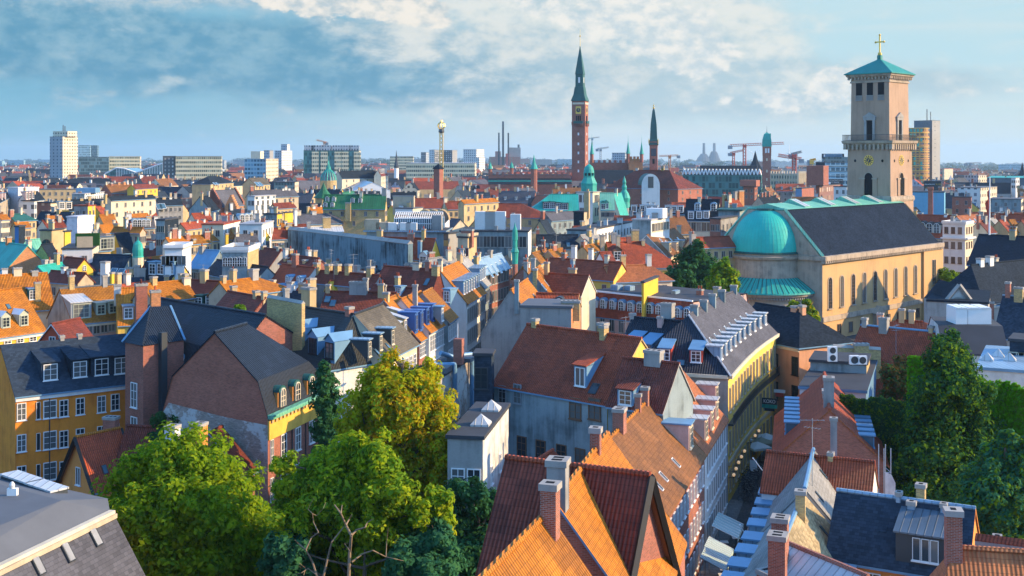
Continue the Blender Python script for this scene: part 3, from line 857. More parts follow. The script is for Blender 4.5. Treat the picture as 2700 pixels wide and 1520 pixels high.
# ------------------------------------------------------------------ the domed church and its tower
def V2(x, y): return Vector((x, y, 0))
def build_church():
 C = V2(60.2, 228); d = V2(.702, .712).normalized(); n = V2(-d.y, d.x)
 Wd, L, ze = 25.3, 52.0, 16.0
 root = thing('domed_church', 'long ochre church with turquoise copper dome on its rounded end and a steep slate roof', 'church', (C + d * 26 + n * 12.6))
 P = lambda s, o, z: C + d * s + n * o + Vector((0, 0, z))
 b = MB()
 prof = [(0, ze), (Wd / 2 - 4.2, 25.1), (Wd / 2 + 4.2, 25.1), (Wd, ze)]
 for s, flip in ((0, False), (L, True)):
  pts = [P(s, 0, 0)] + [P(s, o, z) for o, z in prof] + [P(s, Wd, 0)]
  b.poly(pts if flip else pts[::-1], 'church_wall' if flip else 'church_stone')
 b.poly([P(0, 0, 0), P(L, 0, 0), P(L, 0, ze), P(0, 0, ze)], 'church_wall')
 b.poly([P(L, Wd, 0), P(0, Wd, 0), P(0, Wd, ze), P(L, Wd, ze)], 'church_wall')
 # end bay a little proud
 fr = (C, d, n)
 b.box(L - 9.5, L + .05, -.5, 3, 0, ze - .02, 'church_wall', fr=fr)
 b.build('wall', root)
 b = MB()
 b.box(-.5, L - .4, -1.0, -.01, ze - .35, ze + .55, 'church_stone', fr=fr)
 b.box(-.5, L - .4, -.7, -.01, ze - .9, ze - .36, 'church_stone', fr=fr)
 k = 0
 s = -.3
 while s < L - .6:
  b.box(s, s + .32, -.92, -.72, ze - .8, ze - .37, 'church_stone', fr=fr); s += .75
 b.box(-.55, -.01, -1.0, Wd + .6, ze - .35, ze + .45, 'church_stone', fr=fr)
 b.build('cornice', root)
 b = MB()
 b.box(0, L - 9.6, -.25, -.01, 3.7, 4.7, 'church_stone', fr=fr)
 b.build('string_course', root)
 # roof: steep slate sides, shallow copper on top
 b = MB()
 e = .35
 for o0, z0, o1, z1 in ((-.2, ze + .4, Wd / 2 - 4.2, 25.35), (Wd + .2, ze + .4, Wd / 2 + 4.2, 25.35)):
  q = [P(.7, o0, z0), P(L - 1, o0, z0), P(L - 1, o1, z1), P(.7, o1, z1)]
  b.poly(q if o0 < 5 else q[::-1], 'slate_church')
 b.build('slate_slope', root)
 b = MB()
 for o0, o1 in ((Wd / 2 - 4.6, Wd / 2), (Wd / 2 + 4.6, Wd / 2)):
  q = [P(.2, o0, 25.34), P(L - 1, o0, 25.34), P(L - 1, o1, 26.4), P(.2, o1, 26.4)]
  b.poly(q if o0 < o1 else q[::-1], 'copper_light')
 b.poly([P(.2, Wd / 2 - 4.6, 25.34), P(.2, Wd / 2, 26.4), P(.2, Wd / 2 + 4.6, 25.34)][::-1], 'copper_light')
 b.build('copper_ridge_roof', root)
 b = MB()
 for o0, z0, o1, z1 in ((0, ze + .45, Wd / 2 - 4.2, 25.3), (Wd, ze + .45, Wd / 2 + 4.2, 25.3)):
  b.tube(P(.25, o0, z0), P(.25, o1, z1), .38, 'copper_light', 4)
 b.tube(P(.25, Wd / 2 - 4.2, 25.3), P(.25, Wd / 2 + 4.2, 25.3), .3, 'copper_light', 4)
 b.build('gable_coping', root)
 for s in (9.5, 20, 30.5, 41):
  b = MB(); o0 = Wd / 2 - 4.0; q = lambda ds, o, z: P(s + ds, o, z)
  b.loft([[q(-1.5, o0, 25.4), q(1.5, o0, 25.4), q(1.5, Wd / 2 + 1.5, 26.0), q(-1.5, Wd / 2 + 1.5, 26.0)], [q(-1.3, o0, 25.62), q(1.3, o0, 25.62), q(1.3, Wd / 2 - .3, 27.15), q(-1.3, Wd / 2 - .3, 27.15)]], 'copper_light')
  for a, c_ in ((-1.05, -.15), (.15, 1.05)): b.poly([q(a, o0 + .1, 25.72), q(c_, o0 + .1, 25.72), q(c_, Wd / 2 - .5, 27.10), q(a, Wd / 2 - .5, 27.10)], 'zinc_pale')
  b.build('roof_light', root)
 # rounded end: ambulatory, its copper roof, drum, dome
 ctr = P(0, Wd / 2, 0)
 b = MB(); b.lathe(ctr.x, ctr.y, [(9.7, 0), (9.7, 8.7)], 48, 'church_stone', smooth=True); b.build('apse_wall', root)
 b = MB(); b.lathe(ctr.x, ctr.y, [(9.9, 8.4), (10.7, 8.7), (10.9, 9.2)], 48, 'church_stone', smooth=True)
 for i in range(60):
  a = math.pi + i * math.pi / 60 + .25
  p = ctr + Vector((10.2 * math.cos(a), 10.2 * math.sin(a), 0))
  b.box(-.14, .14, -.2, .2, 8.15, 8.6, 'stone_grey', fr=(p, Vector((-math.sin(a), math.cos(a), 0)), Vector((-math.cos(a), -math.sin(a), 0))))
 b.build('apse_cornice', root)
 b = MB()
 rr = [[(ctr.x + r * math.cos(2 * math.pi * i / 64), ctr.y + r * math.sin(2 * math.pi * i / 64), z) for i in range(64)] for r, z in ((11.1, 9.2), (11.0, 9.5), (7.1, 12.0))]
 b.loft(rr, 'copper', cap=False)
 for i in range(64):
  a = 2 * math.pi * i / 64
  b.tube((ctr.x + 11 * math.cos(a), ctr.y + 11 * math.sin(a), 9.52), (ctr.x + 7.1 * math.cos(a), ctr.y + 7.1 * math.sin(a), 12.02), .07, 'copper_dark', 4)
 b.build('ambulatory_roof', root)
 b = MB(); b.lathe(ctr.x, ctr.y, [(7.0, 11.5), (7.0, 15.6), (7.5, 15.7), (7.7, 16.2), (7.0, 16.3), (7.0, 17.0)], 64, 'church_stone', smooth=True); b.build('drum', root)
 b = MB()
 H_ = 8.4
 N = 56
 pr = [(6.95 * math.cos(t) ** .92, 16.9 + H_ * math.sin(t)) for t in [math.pi / 2 * k / 14 for k in range(14)]] + [(.02, 16.9 + H_)]
 b.lathe(ctr.x, ctr.y, pr, N, 'copper_dome', smooth=True, cap=False)
 for i in range(N):
  a = 2 * math.pi * i / N
  for (r0, z0), (r1, z1) in zip(pr[:-3], pr[1:-2]):
   b.tube((ctr.x + r0 * math.cos(a), ctr.y + r0 * math.sin(a), z0 + .01), (ctr.x + r1 * math.cos(a), ctr.y + r1 * math.sin(a), z1 + .01), .022, 'copper', 3)
 b.lathe(ctr.x, ctr.y, [(7.3, 16.7), (7.3, 16.95), (6.9, 17.1)], 56, 'copper_dark', smooth=True, cap=False)
 b.lathe(ctr.x, ctr.y, [(1.9, 25.0), (1.9, 25.45), (.02, 25.5)], 24, 'copper_dark', smooth=True, cap=False)
 b.build('dome', root)
 for a in (-2.45, -1.95, -1.45, -.95):
  p = ctr + Vector((9.72 * math.cos(a), 9.72 * math.sin(a), 4.6))
  put(window_mesh(1.7, 2.6, 'r', 'stone_grey', 'glass'), 'window', root, p, a + math.pi / 2)
 # arched nave windows
 side = Side(C.copy(), d, -n, L, ze)
 for i in range(9):
  b = MB(); x = 2.9 + i * 4.55; w_, h_ = 1.35, 6.0; r = w_ / 2; N = 10
  Q = lambda xx, zz, out: side.pt(x + xx, 6.2 + zz, out)
  arc = lambda rr, out: [Q(-rr, 0, out), Q(rr, 0, out)] + [Q(rr * math.cos(math.pi * k / N), h_ - r + rr * math.sin(math.pi * k / N), out) for k in range(N + 1)]
  o_, i_ = arc(r + .22, .10), arc(r, .10); g = arc(r, .012)
  m = len(o_)
  for k in range(m):
   j = (k + 1) % m
   b.poly([o_[k], o_[j], i_[j], i_[k]], 'church_stone'); b.poly([i_[k], i_[j], g[j], g[k]], 'church_stone')
  b.poly(g, 'glass')
  b.box(x - .03, x + .03, -.06, -.02, 6.2, 6.2 + h_, 'brown_wood', fr=(C, d, n))
  for z in range(1, 9): b.box(x - r, x + r, -.055, -.02, 6.2 + z * .66, 6.24 + z * .66, 'brown_wood', fr=(C, d, n))
  b.box(x - .95, x + .95, -.3, -.01, 5.95, 6.15, 'church_stone', fr=(C, d, n))
  b.build('arched_window', root)
 me = window_mesh(1.5, 2.0, 's', 'brown_wood')
 for x in (1.8, 6.4, 11, 15.6, 27, 31.5, 36, 40.5): put(me, 'window', root, side.pt(x, .8, .015), side.ang())
 put(window_mesh(1.7, 5.5, 's', 'church_stone'), 'window', root, side.pt(47.3, 7.5, .53), side.ang())
 b = MB()
 x = 21.8
 b.box(x - 1.5, x + 1.5, -.8, -.01, 0, 3.6, 'church_stone', fr=fr)
 b.box(x - .8, x + .8, -.83, -.8, 0, 3.1, 'brown_wood', fr=fr)
 pl = [P(x - 2.1, -1.1, 3.6), P(x + 2.1, -1.1, 3.6), P(x, -1.1, 5.1)]
 pk = [p + n * 1.08 for p in pl]
 b.poly(pl, 'church_stone'); b.poly([pl[1], pk[1], pk[2], pl[2]], 'church_stone'); b.poly([pl[0], pl[2], pk[2], pk[0]], 'church_stone')
 b.poly([pl[0], pk[0], pk[1], pl[1]], 'church_stone')
 b.build('doorway', root)
 # ---- tower
 K = V2(.3221 * 268, 268)
 ct = K + n * 5.5 + d * 5.5
 tr = root
 f2 = (ct, -n, d)                     # x axis to the right of the shaded face seen from outside
 f2 = (Vector((ct.x, ct.y, 0)), -n, d)
 b = MB()
 b.sq(f2, [(5.6, 10), (5.6, 26.2), (5.45, 26.3), (5.3, 38.2)], 'church_tower'); b.build('tower_lower_stage', tr)
 b = MB(); b.sq(f2, [(5.75, 25.6), (5.85, 26.0), (5.75, 26.7), (5.45, 26.8)], 'church_stone'); b.build('tower_string_course', tr)
 b = MB(); b.sq(f2, [(4.85, 38.5), (4.7, 54.3)], 'church_tower'); b.build('tower_upper_stage', tr)
 b = MB(); b.sq(f2, [(5.4, 38.0), (5.5, 38.3), (6.3, 39.0), (6.4, 39.55)], 'church_stone')
 for i in range(12):
  x = -5.9 + i * 11.8 / 11
  for fr_ in ((f2[0], f2[1], f2[2]), (f2[0], f2[2], -f2[1]), (f2[0], -f2[1], -f2[2]), (f2[0], -f2[2], f2[1])):
   b.box(x - .22, x + .22, -6.0, -5.35, 37.5, 38.75, 'church_stone', fr=fr_)
 b.build('tower_balcony', tr)
 b = MB()
 for fr_ in ((f2[0], f2[1], f2[2]), (f2[0], f2[2], -f2[1]), (f2[0], -f2[1], -f2[2]), (f2[0], -f2[2], f2[1])):
  for z in (39.6, 40.85): b.box(-6.2, 6.2, -6.23, -6.16, z, z + .09, 'metal_dark', fr=fr_)
  for i in range(44):
   x = -6.15 + i * 12.3 / 43
   b.box(x - .022, x + .022, -6.22, -6.17, 39.6, 40.9, 'metal_dark', fr=fr_)
 b.build('balcony_railing', tr)
 b = MB(); b.sq(f2, [(4.95, 53.0), (4.95, 53.4), (4.8, 53.42), (4.8, 54.0), (5.6, 54.5), (5.75, 55.0)], 'church_stone')
 for i in range(13):
  x = -5.2 + i * 10.4 / 12
  for fr_ in ((f2[0], f2[1], f2[2]), (f2[0], f2[2], -f2[1])):
   b.box(x - .16, x + .16, -5.4, -4.8, 53.75, 54.4, 'church_stone', fr=fr_)
 b.build('tower_cornice', tr)
 b = MB(); b.sq(f2, [(6.0, 54.95), (6.0, 55.15), (.45, 58.6), (.45, 59.6)], 'copper_mid'); b.build('tower_roof', tr)
 b = MB()
 b.box(-.13, .13, -.13, .13, 59.5, 64.4, 'gold', fr=f2); b.box(-1.05, 1.05, -.12, .12, 62.6, 62.9, 'gold', fr=f2)
 for x, z in ((-1.05, 62.75), (1.05, 62.75), (0, 64.4)):
  p = ct + f2[1] * x; b.ball((p.x, p.y, z), .28, 'gold', 8)
 b.ball((ct.x, ct.y, 59.9), .5, 'gold', 10)
 b.build('cross', tr)
 for fr_, nm in (((f2[0], f2[1], f2[2]), 0), ((f2[0], f2[2], -f2[1]), 1)):
  pt = lambda x, y, z: fr_[0] + fr_[1] * x + fr_[2] * y + Vector((0, 0, z))
  # clock
  b = MB(); N = 32; yc = -5.42
  ring = lambda r, y: [pt(r * math.cos(2 * math.pi * i / N), y, 35.0 + r * math.sin(2 * math.pi * i / N)) for i in range(N)]
  b.poly(ring(1.22, yc), 'gold'); b.loft([ring(1.22, yc + .12), ring(1.22, yc)], 'gold', cap=False)
  b.poly(ring(.55, yc - .012), 'metal_dark')
  for i in range(12):
   a = 2 * math.pi * i / 12
   b.poly([pt(r * math.cos(a + da), yc - .013, 35 + r * math.sin(a + da)) for r, da in ((.62, -.16), (1.1, -.09), (1.1, .09), (.62, .16))], 'metal_dark')
  ca = R(58)
  for a, l, w_ in ((R(60), 1.0, .07), (R(-118), .65, .09)):
   dx, dz = math.cos(a), math.sin(a)
   b.poly([pt(-dz * w_, yc - .03, 35 + dx * w_), pt(dz * w_, yc - .03, 35 - dx * w_), pt(dx * l + dz * w_ * .5, yc - .03, 35 + dz * l - dx * w_ * .5), pt(dx * l - dz * w_ * .5, yc - .03, 35 + dz * l + dx * w_ * .5)], 'gold')
  b.build('clock', tr)
  b = MB()                         # tall arched opening with side posts
  N = 10
  g = [pt(-1.0, -5.46, 26.9), pt(1.0, -5.46, 26.9)] + [pt(math.cos(math.pi * i / N), -5.46 + .06, 31.1 + math.sin(math.pi * i / N)) for i in range(N + 1)]
  b.poly(g, 'dark')
  for sx in (-1, 1):
   b.box(sx * 1.6 - .55, sx * 1.6 + .55, -5.62, -5.3, 26.85, 30.6, 'church_tower', fr=fr_)
   b.box(sx * 1.6 - .7, sx * 1.6 + .7, -5.7, -5.3, 30.6, 30.95, 'church_stone', fr=fr_)
  ao = [(1.18 * math.cos(math.pi * i / N), 31.1 + 1.18 * math.sin(math.pi * i / N)) for i in range(N + 1)]; ai = [(math.cos(math.pi * i / N), 31.1 + math.sin(math.pi * i / N)) for i in range(N + 1)]
  for i in range(N): b.poly([pt(ao[i][0], -5.5, ao[i][1]), pt(ao[i + 1][0], -5.5, ao[i + 1][1]), pt(ai[i + 1][0], -5.5, ai[i + 1][1]), pt(ai[i][0], -5.5, ai[i][1])], 'church_stone')
  b.build('arched_opening', tr)
  b = MB()
  for x in (-3.4, 3.4): b.poly([pt(x + .28 * math.cos(2 * math.pi * i / 12), -5.39, 34.9 + .34 * math.sin(2 * math.pi * i / 12)) for i in range(12)], 'dark')
  b.build('round_vent', tr)
  b = MB()                         # pedimented window on the balcony
  b.box(-.7, .7, -4.86, -4.5, 39.6, 44.2, 'dark', fr=fr_)
  for sx in (-1, 1): b.box(sx * 1.05 - .28, sx * 1.05 + .28, -5.12, -4.5, 39.6, 44.3, 'stone_grey', fr=fr_)
  b.box(-1.5, 1.5, -5.16, -4.5, 44.3, 45.0, 'stone_grey', fr=fr_)
  tri = [pt(-1.75, -5.25, 45.0), pt(1.75, -5.25, 45.0), pt(0, -5.25, 46.1)]; tk = [p + fr_[2] * .6 for p in tri]
  b.poly(tri, 'stone_grey'); b.poly([tri[1], tk[1], tk[2], tri[2]], 'stone_grey'); b.poly([tri[0], tri[2], tk[2], tk[0]], 'stone_grey'); b.poly([tri[0], tk[0], tk[1], tri[1]], 'stone_grey')
  b.build('pedimented_window', tr)
  if nm == 0:
   for x in (-2.75, 0, 2.75):
    b = MB(); b.box(x - .75, x + .75, -4.82, -4.3, 50.0, 53.0, 'dark', fr=fr_)
    for z in (48.85, 49.95): b.box(x - .85, x + .85, -4.95, -4.3, z, z + .14, 'stone_grey', fr=fr_)
    for i in range(7): b.box(x - .72 + i * .24 - .06, x - .72 + i * .24 + .06, -4.9, -4.7, 48.95, 49.95, 'stone_grey', fr=fr_)
    b.build('bell_opening', tr)
build_church()
# ------------------------------------------------------------------ near houses, left side
def pts(t, *q): return [t(*p) for p in q]
H_ochre = house('ochre plastered tenement under a shaded blue slate roof, beside the brick stair tower', A=t1(10,745), B=t1(1165,640), Ept=t1(95,1215), zr=15.1, t=.75,
 roof='slate', wall='ochre', cornice='white', ridgecap=False, cat='building', name='tenement',
 dm=[dict(p=pts(t1,(470,1082),(745,1054)), w=1.9, h=2.2, kind='shed', cheek='slate', lid='slate'), dict(p=pts(t1,(947,1034),(1130,1022)), w=2.3, h=2.3, kind='shed', cheek='slate', lid='slate', ww=1.5)],
 win=[dict(p=pts(t1,(200,1447),(594,1412),(747,1393),(945,1372),(1073,1353)), dz=[0,-3.35,-6.7], w=.95, h=1.85),
   dict(p=pts(t1,(465,1425)), dz=[0,-3.35,-6.7], w=1.4, h=1.95), dict(p=pts(t1,(356,1435)), dz=[0,-3.35,-6.7], w=.42, h=1.85, style='p')],
 cp=[(t1(577,655), 10, 'stone_grey'), (t1(742,640), 10, 'stone_grey')])
b = MB()
for s0 in (.255, .885):
 s = H_ochre.side['f']; b.tube(s.pt(s.L*s0, 0, .08), s.pt(s.L*s0, s.ze-.3, .08), .06, 'metal_dark', 6)
b.build('drainpipe', H_ochre.root)
H_brick = house('dark brick house with a windowless gable end, glazed black roof and green copper gutter', R0=(-28.3,112,0), R1=(-26.6,117.8,0), prof=[(0,19.2),(4.6,14.8),(5.6,11.6)], hip=(0,8.0), over=.5,
 roof='tile_black', wall='brick_brown', ends={'l':'brick_purple'}, cat='building', name='brick_house', ridgecap='tile_black',
 dm=[dict(x=[.2,.42,.645,.875], o=.985, w=1.35, h=1.55, kind='arch', cheek='orange_wall', lid='copper_dark', frame='cream')],
 win=[dict(x=[.05], z=[4.7,8.3], w=.6, h=2.3), dict(x=[.22,.435,.655,.875], z=[4.7,8.3,11.2], w=1.15, h=2.3)])
b = MB(); s = H_brick.side['f']
b.box(-.1, s.L+.3, -.65, -.002, s.ze-.32, s.ze+.06, 'copper_light', fr=s.fr()); b.box(-.1, s.L+.3, -.9, -.66, s.ze-.02, s.ze+.16, 'copper_light', fr=s.fr())
b.build('gutter', H_brick.root)
b = MB(); b.box(-.02, s.L, -.18, -.003, s.ze-2.3, s.ze-.34, 'frieze', fr=s.fr())
for i in range(18): b.box(s.L*(i+.3)/18, s.L*(i+.7)/18, -.34, -.19, s.ze-.75, s.ze-.34, 'sand', fr=s.fr())
b.build('frieze', H_brick.root)
b = MB(); e = H_brick.side['l']
b.poly([e.pt(0,0,.02), e.pt(e.L,0,.02), e.pt(e.L,10.7,.02), e.pt(e.L*.6,11.2,.02), e.pt(.6,12.2,.02), e.pt(0,11.3,.02)], 'brick_worn'); b.build('worn_plinth', H_brick.root)
b = MB()
for x in (.34,.55,.77,.965): b.tube(s.pt(s.L*x, 0, .1), s.pt(s.L*x, s.ze-2.0, .1), .06, 'metal_dark', 6)
b.build('drainpipe', H_brick.root)
H_main = house('brick wing with a large black glazed mansard roof and a square brick stair tower', A=t1(1450,372), B=t1(2475,545), prof=[(0,18.9),(3.6,15.3),(4.4,11.9)], roof='tile_black', wall='brick_brown',
 cat='building', name='brick_wing', ridgecap='tile_black', over=.3, wb=7,
 dm=[dict(p=pts(t1,(1585,965),(1668,985)), w=1.2, h=1.5, kind='arch', cheek='metal_white', lid='lead')],
 win=[dict(p=pts(t1,(1480,1335),(1565,1370),(1642,1395)), w=1.0, h=2.3)])
def stair_tower(root):
 K = at_y((377.4, 909), 126); K.z = 0
 a = Vector((-.75,.66,0)); c = Vector((.66,.75,0)); fr = (K, -a, c)
 b = MB(); ze = 15.7
 q = [K, K + a*3.6, K + a*3.6 + c*5, K + c*5]
 b.prism([(p.x, p.y) for p in q], 0, ze, 'brick_brown', 'felt'); b.build('stair_tower', root)
 ap = at_y(t1(1405,385), 131.2); ap2 = at_y(t1(1590,380), 133.0)
 z = Vector((0,0,ze)); o = [K - a*.25 - c*.25, K + a*3.85 - c*.25, K + a*3.85 + c*5, K + c*5 - a*.25]; o = [p + z for p in o]
 b = MB(); b.poly([o[1], o[0], ap], 'tile_black'); b.poly([o[0], o[3], ap2, ap], 'tile_black'); b.poly([o[2], o[1], ap], 'tile_black'); b.poly([o[3], o[2], ap, ap2], 'tile_black')
 b.tube(o[1], ap, .14, 'lead', 5); b.tube(o[0], ap, .12, 'tile_black', 5); b.tube(o[3], ap2, .16, 'lead', 5)
 b.poly(o[::-1], 'lead'); b.build('stair_tower_roof', root)
 for z_ in (8.8, 5.1, 1.4): put(window_mesh(1.25, 2.7), 'window', root, K + a*1.75 + Vector((0,0,z_)) - c*.012, math.atan2(-a.y, -a.x))
 b = MB(); p = K + c*2.2 - a*.3; b.box(-.35,.35,-.35,.35, 0, ze+1.2, 'metal_dark', fr=(p, c, a)); b.build('flue_duct', root)
 for px0, px1, yt, yb, D, m in ((1252,1380,170,600,138,'brick_brown'),(1395,1500,232,400,136.5,'brick_orange')):
  p = at_y(t1((px0+px1)/2, yt), D); pb = at_y(t1(0, yb), D); wd = (px1-px0)/3.537/F*D
  chimney(root, (p.x, p.y, pb.z+1), .5, wd*.8, .9, p.z-pb.z-1, m, 1, deep=4)
stair_tower(H_main.root)
H_pink = house('pink house with orange-brown roof, large pale glass dormer and two small green-framed dormers', A=t1(560,222), B=t1(1075,183), Ept=t1(640,540), zr=16.6, t=.95, roof='tile_mix', wall='pink', ends={'l':'grey_wall'}, cornice='cream', ridgecap='felt_grey',
 dm=[dict(p=pts(t1,(757,500)), w=3.0, h=2.5, kind='shed', cheek='metal_grey', lid='zinc_pale', frame='metal_green', wstyle='c'), dict(p=pts(t1,(942,462),(1055,447)), w=1.5, h=1.75, kind='flat', cheek='metal_green', lid='metal_green', frame='metal_green')],
 win=[dict(p=pts(t1,(685,672),(757,660),(829,650),(900,640),(970,628),(1040,616),(1105,606)), dz=[0,-3.2], w=1.0, h=1.75)])
H_yel = house('yellow house with lit orange roof and two small gabled dormers', EA=t1(-160,682), EB=t1(425,600), ze=12, t=.95, A=t1(65,228), roof='tile_orange', wall='yellow', cornice='white',
 dm=[dict(p=pts(t1,(55,585),(224,565)), w=1.4, h=1.7, kind='gable', cheek='metal_green', lid='metal_white', frame='metal_green')],
 sk=[dict(p=pts(t1,(65,365)), w=.6, l=.9)],
 win=[dict(p=pts(t1,(70,735),(187,725),(305,712)), dz=[0,-3], w=1.1, h=.95)], ridgecap='tile_orange')
p = at_y(t1(490,548),150); q = Vector((p.x+1.5,155,0))
house('small red gable house with white-edged roof between the yellow and pink houses', R0=(p.x,p.y,0), R1=q, prof=[(0,p.z),(2.3,p.z-2.6)], roof='tile_dark', wall='red_wall', verge='metal_white', over=.3, gover=.3,
 win=[dict(s='l', x=[.5], z=[.6], w=.95, h=1.6)])
house('orange roofed house with a tall chimney, half in shade, behind the yellow house', A=t1(-260,110), B=t1(437,73), Ept=t1(400,400), zr=18, t=1, roof='tile_orange', wall='cream',
 cp=[(t1(322,52),15,'stone_grey'), (t1(350,155),14,'brick_yellow',3.5,1)], dm=[dict(p=pts(t1,(305,325)), w=1.2, h=1.7, cheek='copper_dark', lid='lead')])
house('orange roofed house with one dormer in a pinkish frame, right of the pink house', A=t1(1085,218), B=t1(1420,205), Ept=t1(1160,545), zr=16.6, t=.95, roof='tile_orange', wall='yellow_pale',
 dm=[dict(p=pts(t1,(1197,503)), w=1.5, h=1.9, kind='flat', cheek='pink', lid='zinc', frame='metal_white')])
house('long orange lit roof behind the twin brick chimneys', A=t1(1330,180), B=t1(1730,140), Ept=t1(1440,330), zr=17.5, t=.9, roof='tile_orange', wall='beige',
 cp=[(t1(1432,103),14,'brick_yellow'),(t1(1730,78),12,'sand')])
house('dark red roof with teal dormers and a blue lead valley', A=t1(1740,135), B=t1(2052,152), Ept=t1(1850,395), zr=17.2, t=.95, roof='tile_dark', wall='grey_wall',
 dm=[dict(p=pts(t1,(1570,345),(1675,370),(1850,385),(1955,375)), w=1.7, h=1.6, kind='flat', cheek='copper_dark', lid='copper_dark')], cp=[(t1(1905,38),17,'sand')], ant=[(.5,0,2.5)])
house('orange hipped roof with three pale chimneys above the dark red roof', A=t1(2050,160), B=t1(2405,115), Ept=t1(2075,300), zr=17.8, t=.85, hip=(0,5), roof='tile_orange', wall='beige',
 cp=[(t1(2082,95),12,'sand'),(t1(2176,32),12,'sand'),(t1(2365,33),22,'stone_grey')])
house('plain dark red roof sloping toward the black glazed roof', A=t1(2130,243), B=t3(172,305), Ept=t1(2005,440), zr=17, t=1, roof='tile_dark', wall='brick_brown',
 cp=[(t1(2178,190),14,'sand',-1),(t1(2392,235),15,'sand'),(t3(165,240),12,'sand')], sk=[dict(p=pts(t1,(2250,380)), w=.6, l=.9)])
house('dark red roof with white-capped parapet beside the charcoal corner house', A=t3(190,338), B=t3(478,400), Ept=t3(372,668), zr=18.2, t=1.1, roof='tile_dark', wall='brick_brown', verge='stone_grey', cp=[(t3(370,212),13,'stone_grey')],
 dm=[dict(p=pts(t3,(290,640)), w=1.5, h=1.2, lid='lead')])
# charcoal corner house: one building of two wings
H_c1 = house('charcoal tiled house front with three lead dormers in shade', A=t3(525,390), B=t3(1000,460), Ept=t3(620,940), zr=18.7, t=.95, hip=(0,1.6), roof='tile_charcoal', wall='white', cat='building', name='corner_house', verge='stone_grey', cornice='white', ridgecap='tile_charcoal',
 dm=[dict(p=pts(t3,(470,750),(620,835),(775,880)), w=1.7, h=2.1, kind='gable', cheek='lead', lid='lead', frame='black_wood')],
 win=[dict(x=[.12,.4,.68,.93], z=[3.4,6.8,10], w=1.1, h=2.0)], cp=[(t3(580,205),38,'sand',-.4),(t3(960,385),17,'brick_red')])
H_c2 = house('lit grey-brown wing of the charcoal corner house, with three narrow dormers', A=t3(1005,462), B=t3(1268,365), Ept=t3(1430,795), zr=18.7, t=1.0, roof='tile_olive', wall='cream', cat='building', name='corner_house', verge='stone_grey', ridgecap='tile_charcoal',  # sunlight on this wing is painted as a paler, browner tile
 dm=[dict(p=pts(t3,(1145,860),(1250,800),(1360,745)), w=1.0, h=1.9, cheek='metal_dark', lid='zinc', frame='cream')], sk=[dict(p=pts(t3,(1190,785),(1290,730)), w=.5, l=1)],
 win=[dict(x=6, z=[2.9,6,9], w=.95, h=1.7)])
b = MB(); p = at_z(t3(980, 985), 13.2)
H_a = house('first lit orange roof of the receding street row, with three metal-topped dormers', A=t3(1282,328), B=t3(1412,276), Ept=t3(1440,785), zr=17.8, t=1.05, roof='tile_orange', wall='brick_brown', verge='stone_grey', ridgecap='tile_orange',
 dm=[dict(p=pts(t3,(1425,695),(1480,655),(1535,615)), w=1.1, h=2.2, kind='shed', cheek='sand', lid='zinc_pale', frame='metal_white')], cp=[(t3(1302,250),15,'sand')],
 win=[dict(x=6, z=[2.4,5.3], w=.9, h=1.7, frame='metal_white')])
H_b = house('second lit orange roof of the street row, with four blue dormers', A=t3(1440,318), B=t3(1622,245), Ept=t3(1622,655), zr=17.6, t=1.05, roof='tile_orange', wall='white', verge='stone_grey',
 dm=[dict(p=pts(t3,(1585,610),(1635,588),(1690,558),(1742,525)), w=1.3, h=2.3, kind='flat', cheek='metal_blue', lid='metal_blue', frame='metal_blue')], sk=[dict(p=pts(t3,(1550,410)), w=.5, l=1)],
 win=[dict(x=9, z=[2.8,6.2,9.4], w=.9, h=2.1)])
house('third orange roof of the street row, with one grey dormer', A=t3(1640,262), B=t3(1730,215), Ept=t3(1840,545), zr=17.6, t=1.05, roof='tile_mix', wall='bluegrey', verge='stone_grey',
 dm=[dict(p=pts(t3,(1825,525)), w=1.3, h=2.0, cheek='metal_grey', lid='lead')], cp=[(t3(1572,178),12,'stone_grey',0,1)], win=[dict(x=4, z=[2.8,6], w=.9, h=2.0)])
H_m5 = house('large dark red roof of the pale blue corner building, street gable dormer in front', A=t3(1285,8), B=t3(1800,45), Ept=t3(1900,400), zr=19, t=1.15, roof='tile_dark', wall='white', cat='building', name='corner_building', hip=(0,1.0),
 dm=[dict(p=pts(t3,(1868,350)), w=1.3, h=2.0, cheek='lead', lid='lead')], sk=[dict(p=pts(t3,(1700,125),(1730,310)), w=.8, l=1.3)], win=[dict(x=[.8,.9,.97], z=[3.4,6.8,10], w=1.0, h=2.0)])
house('pale blue street wing under a lit orange roof with a long row of lead dormers', A=t3(1800,45), B=t3(1990,-35), Ept=t3(1965,395), zr=19, t=1.15, roof='tile_orange', wall='white', cat='building', name='corner_building',
 dm=[dict(x=[.12,.25,.38,.51,.64,.77,.9], o=.82, w=1.0, h=2.1, cheek='lead', lid='zinc', frame='metal_white')], win=[dict(x=9, z=[3.2,6.4,9.6,12.6], w=1.0, h=2.1)])
house('grey slate street house with pale dormers, farther along the narrow street', A=t3(1995,-40), B=t3(2060,-75), Ept=t3(2140,250), zr=19, t=1.1, roof='slate_pale', wall='bluegrey', cat='building', name='street_house',
 dm=[dict(x=[.15,.4,.65,.9], o=.82, w=1.0, h=2.1, cheek='lead', lid='zinc')], win=[dict(x=6, z=[3,6.2,9.4,12.4], w=1.1, h=2.0, frame='metal_grey')])
house('small yellow sloping attic beside the grey stone chimney block', A=t3(778,148), B=t3(965,130), Ept=t3(745,238), zr=16.8, t=1.2, roof='yellow', wall='yellow', ridgecap='tile_red', cp=[(t3(1000,118),12,'sand'),(t3(605,118),20,'sand')], ant=[(.2,0,3)])
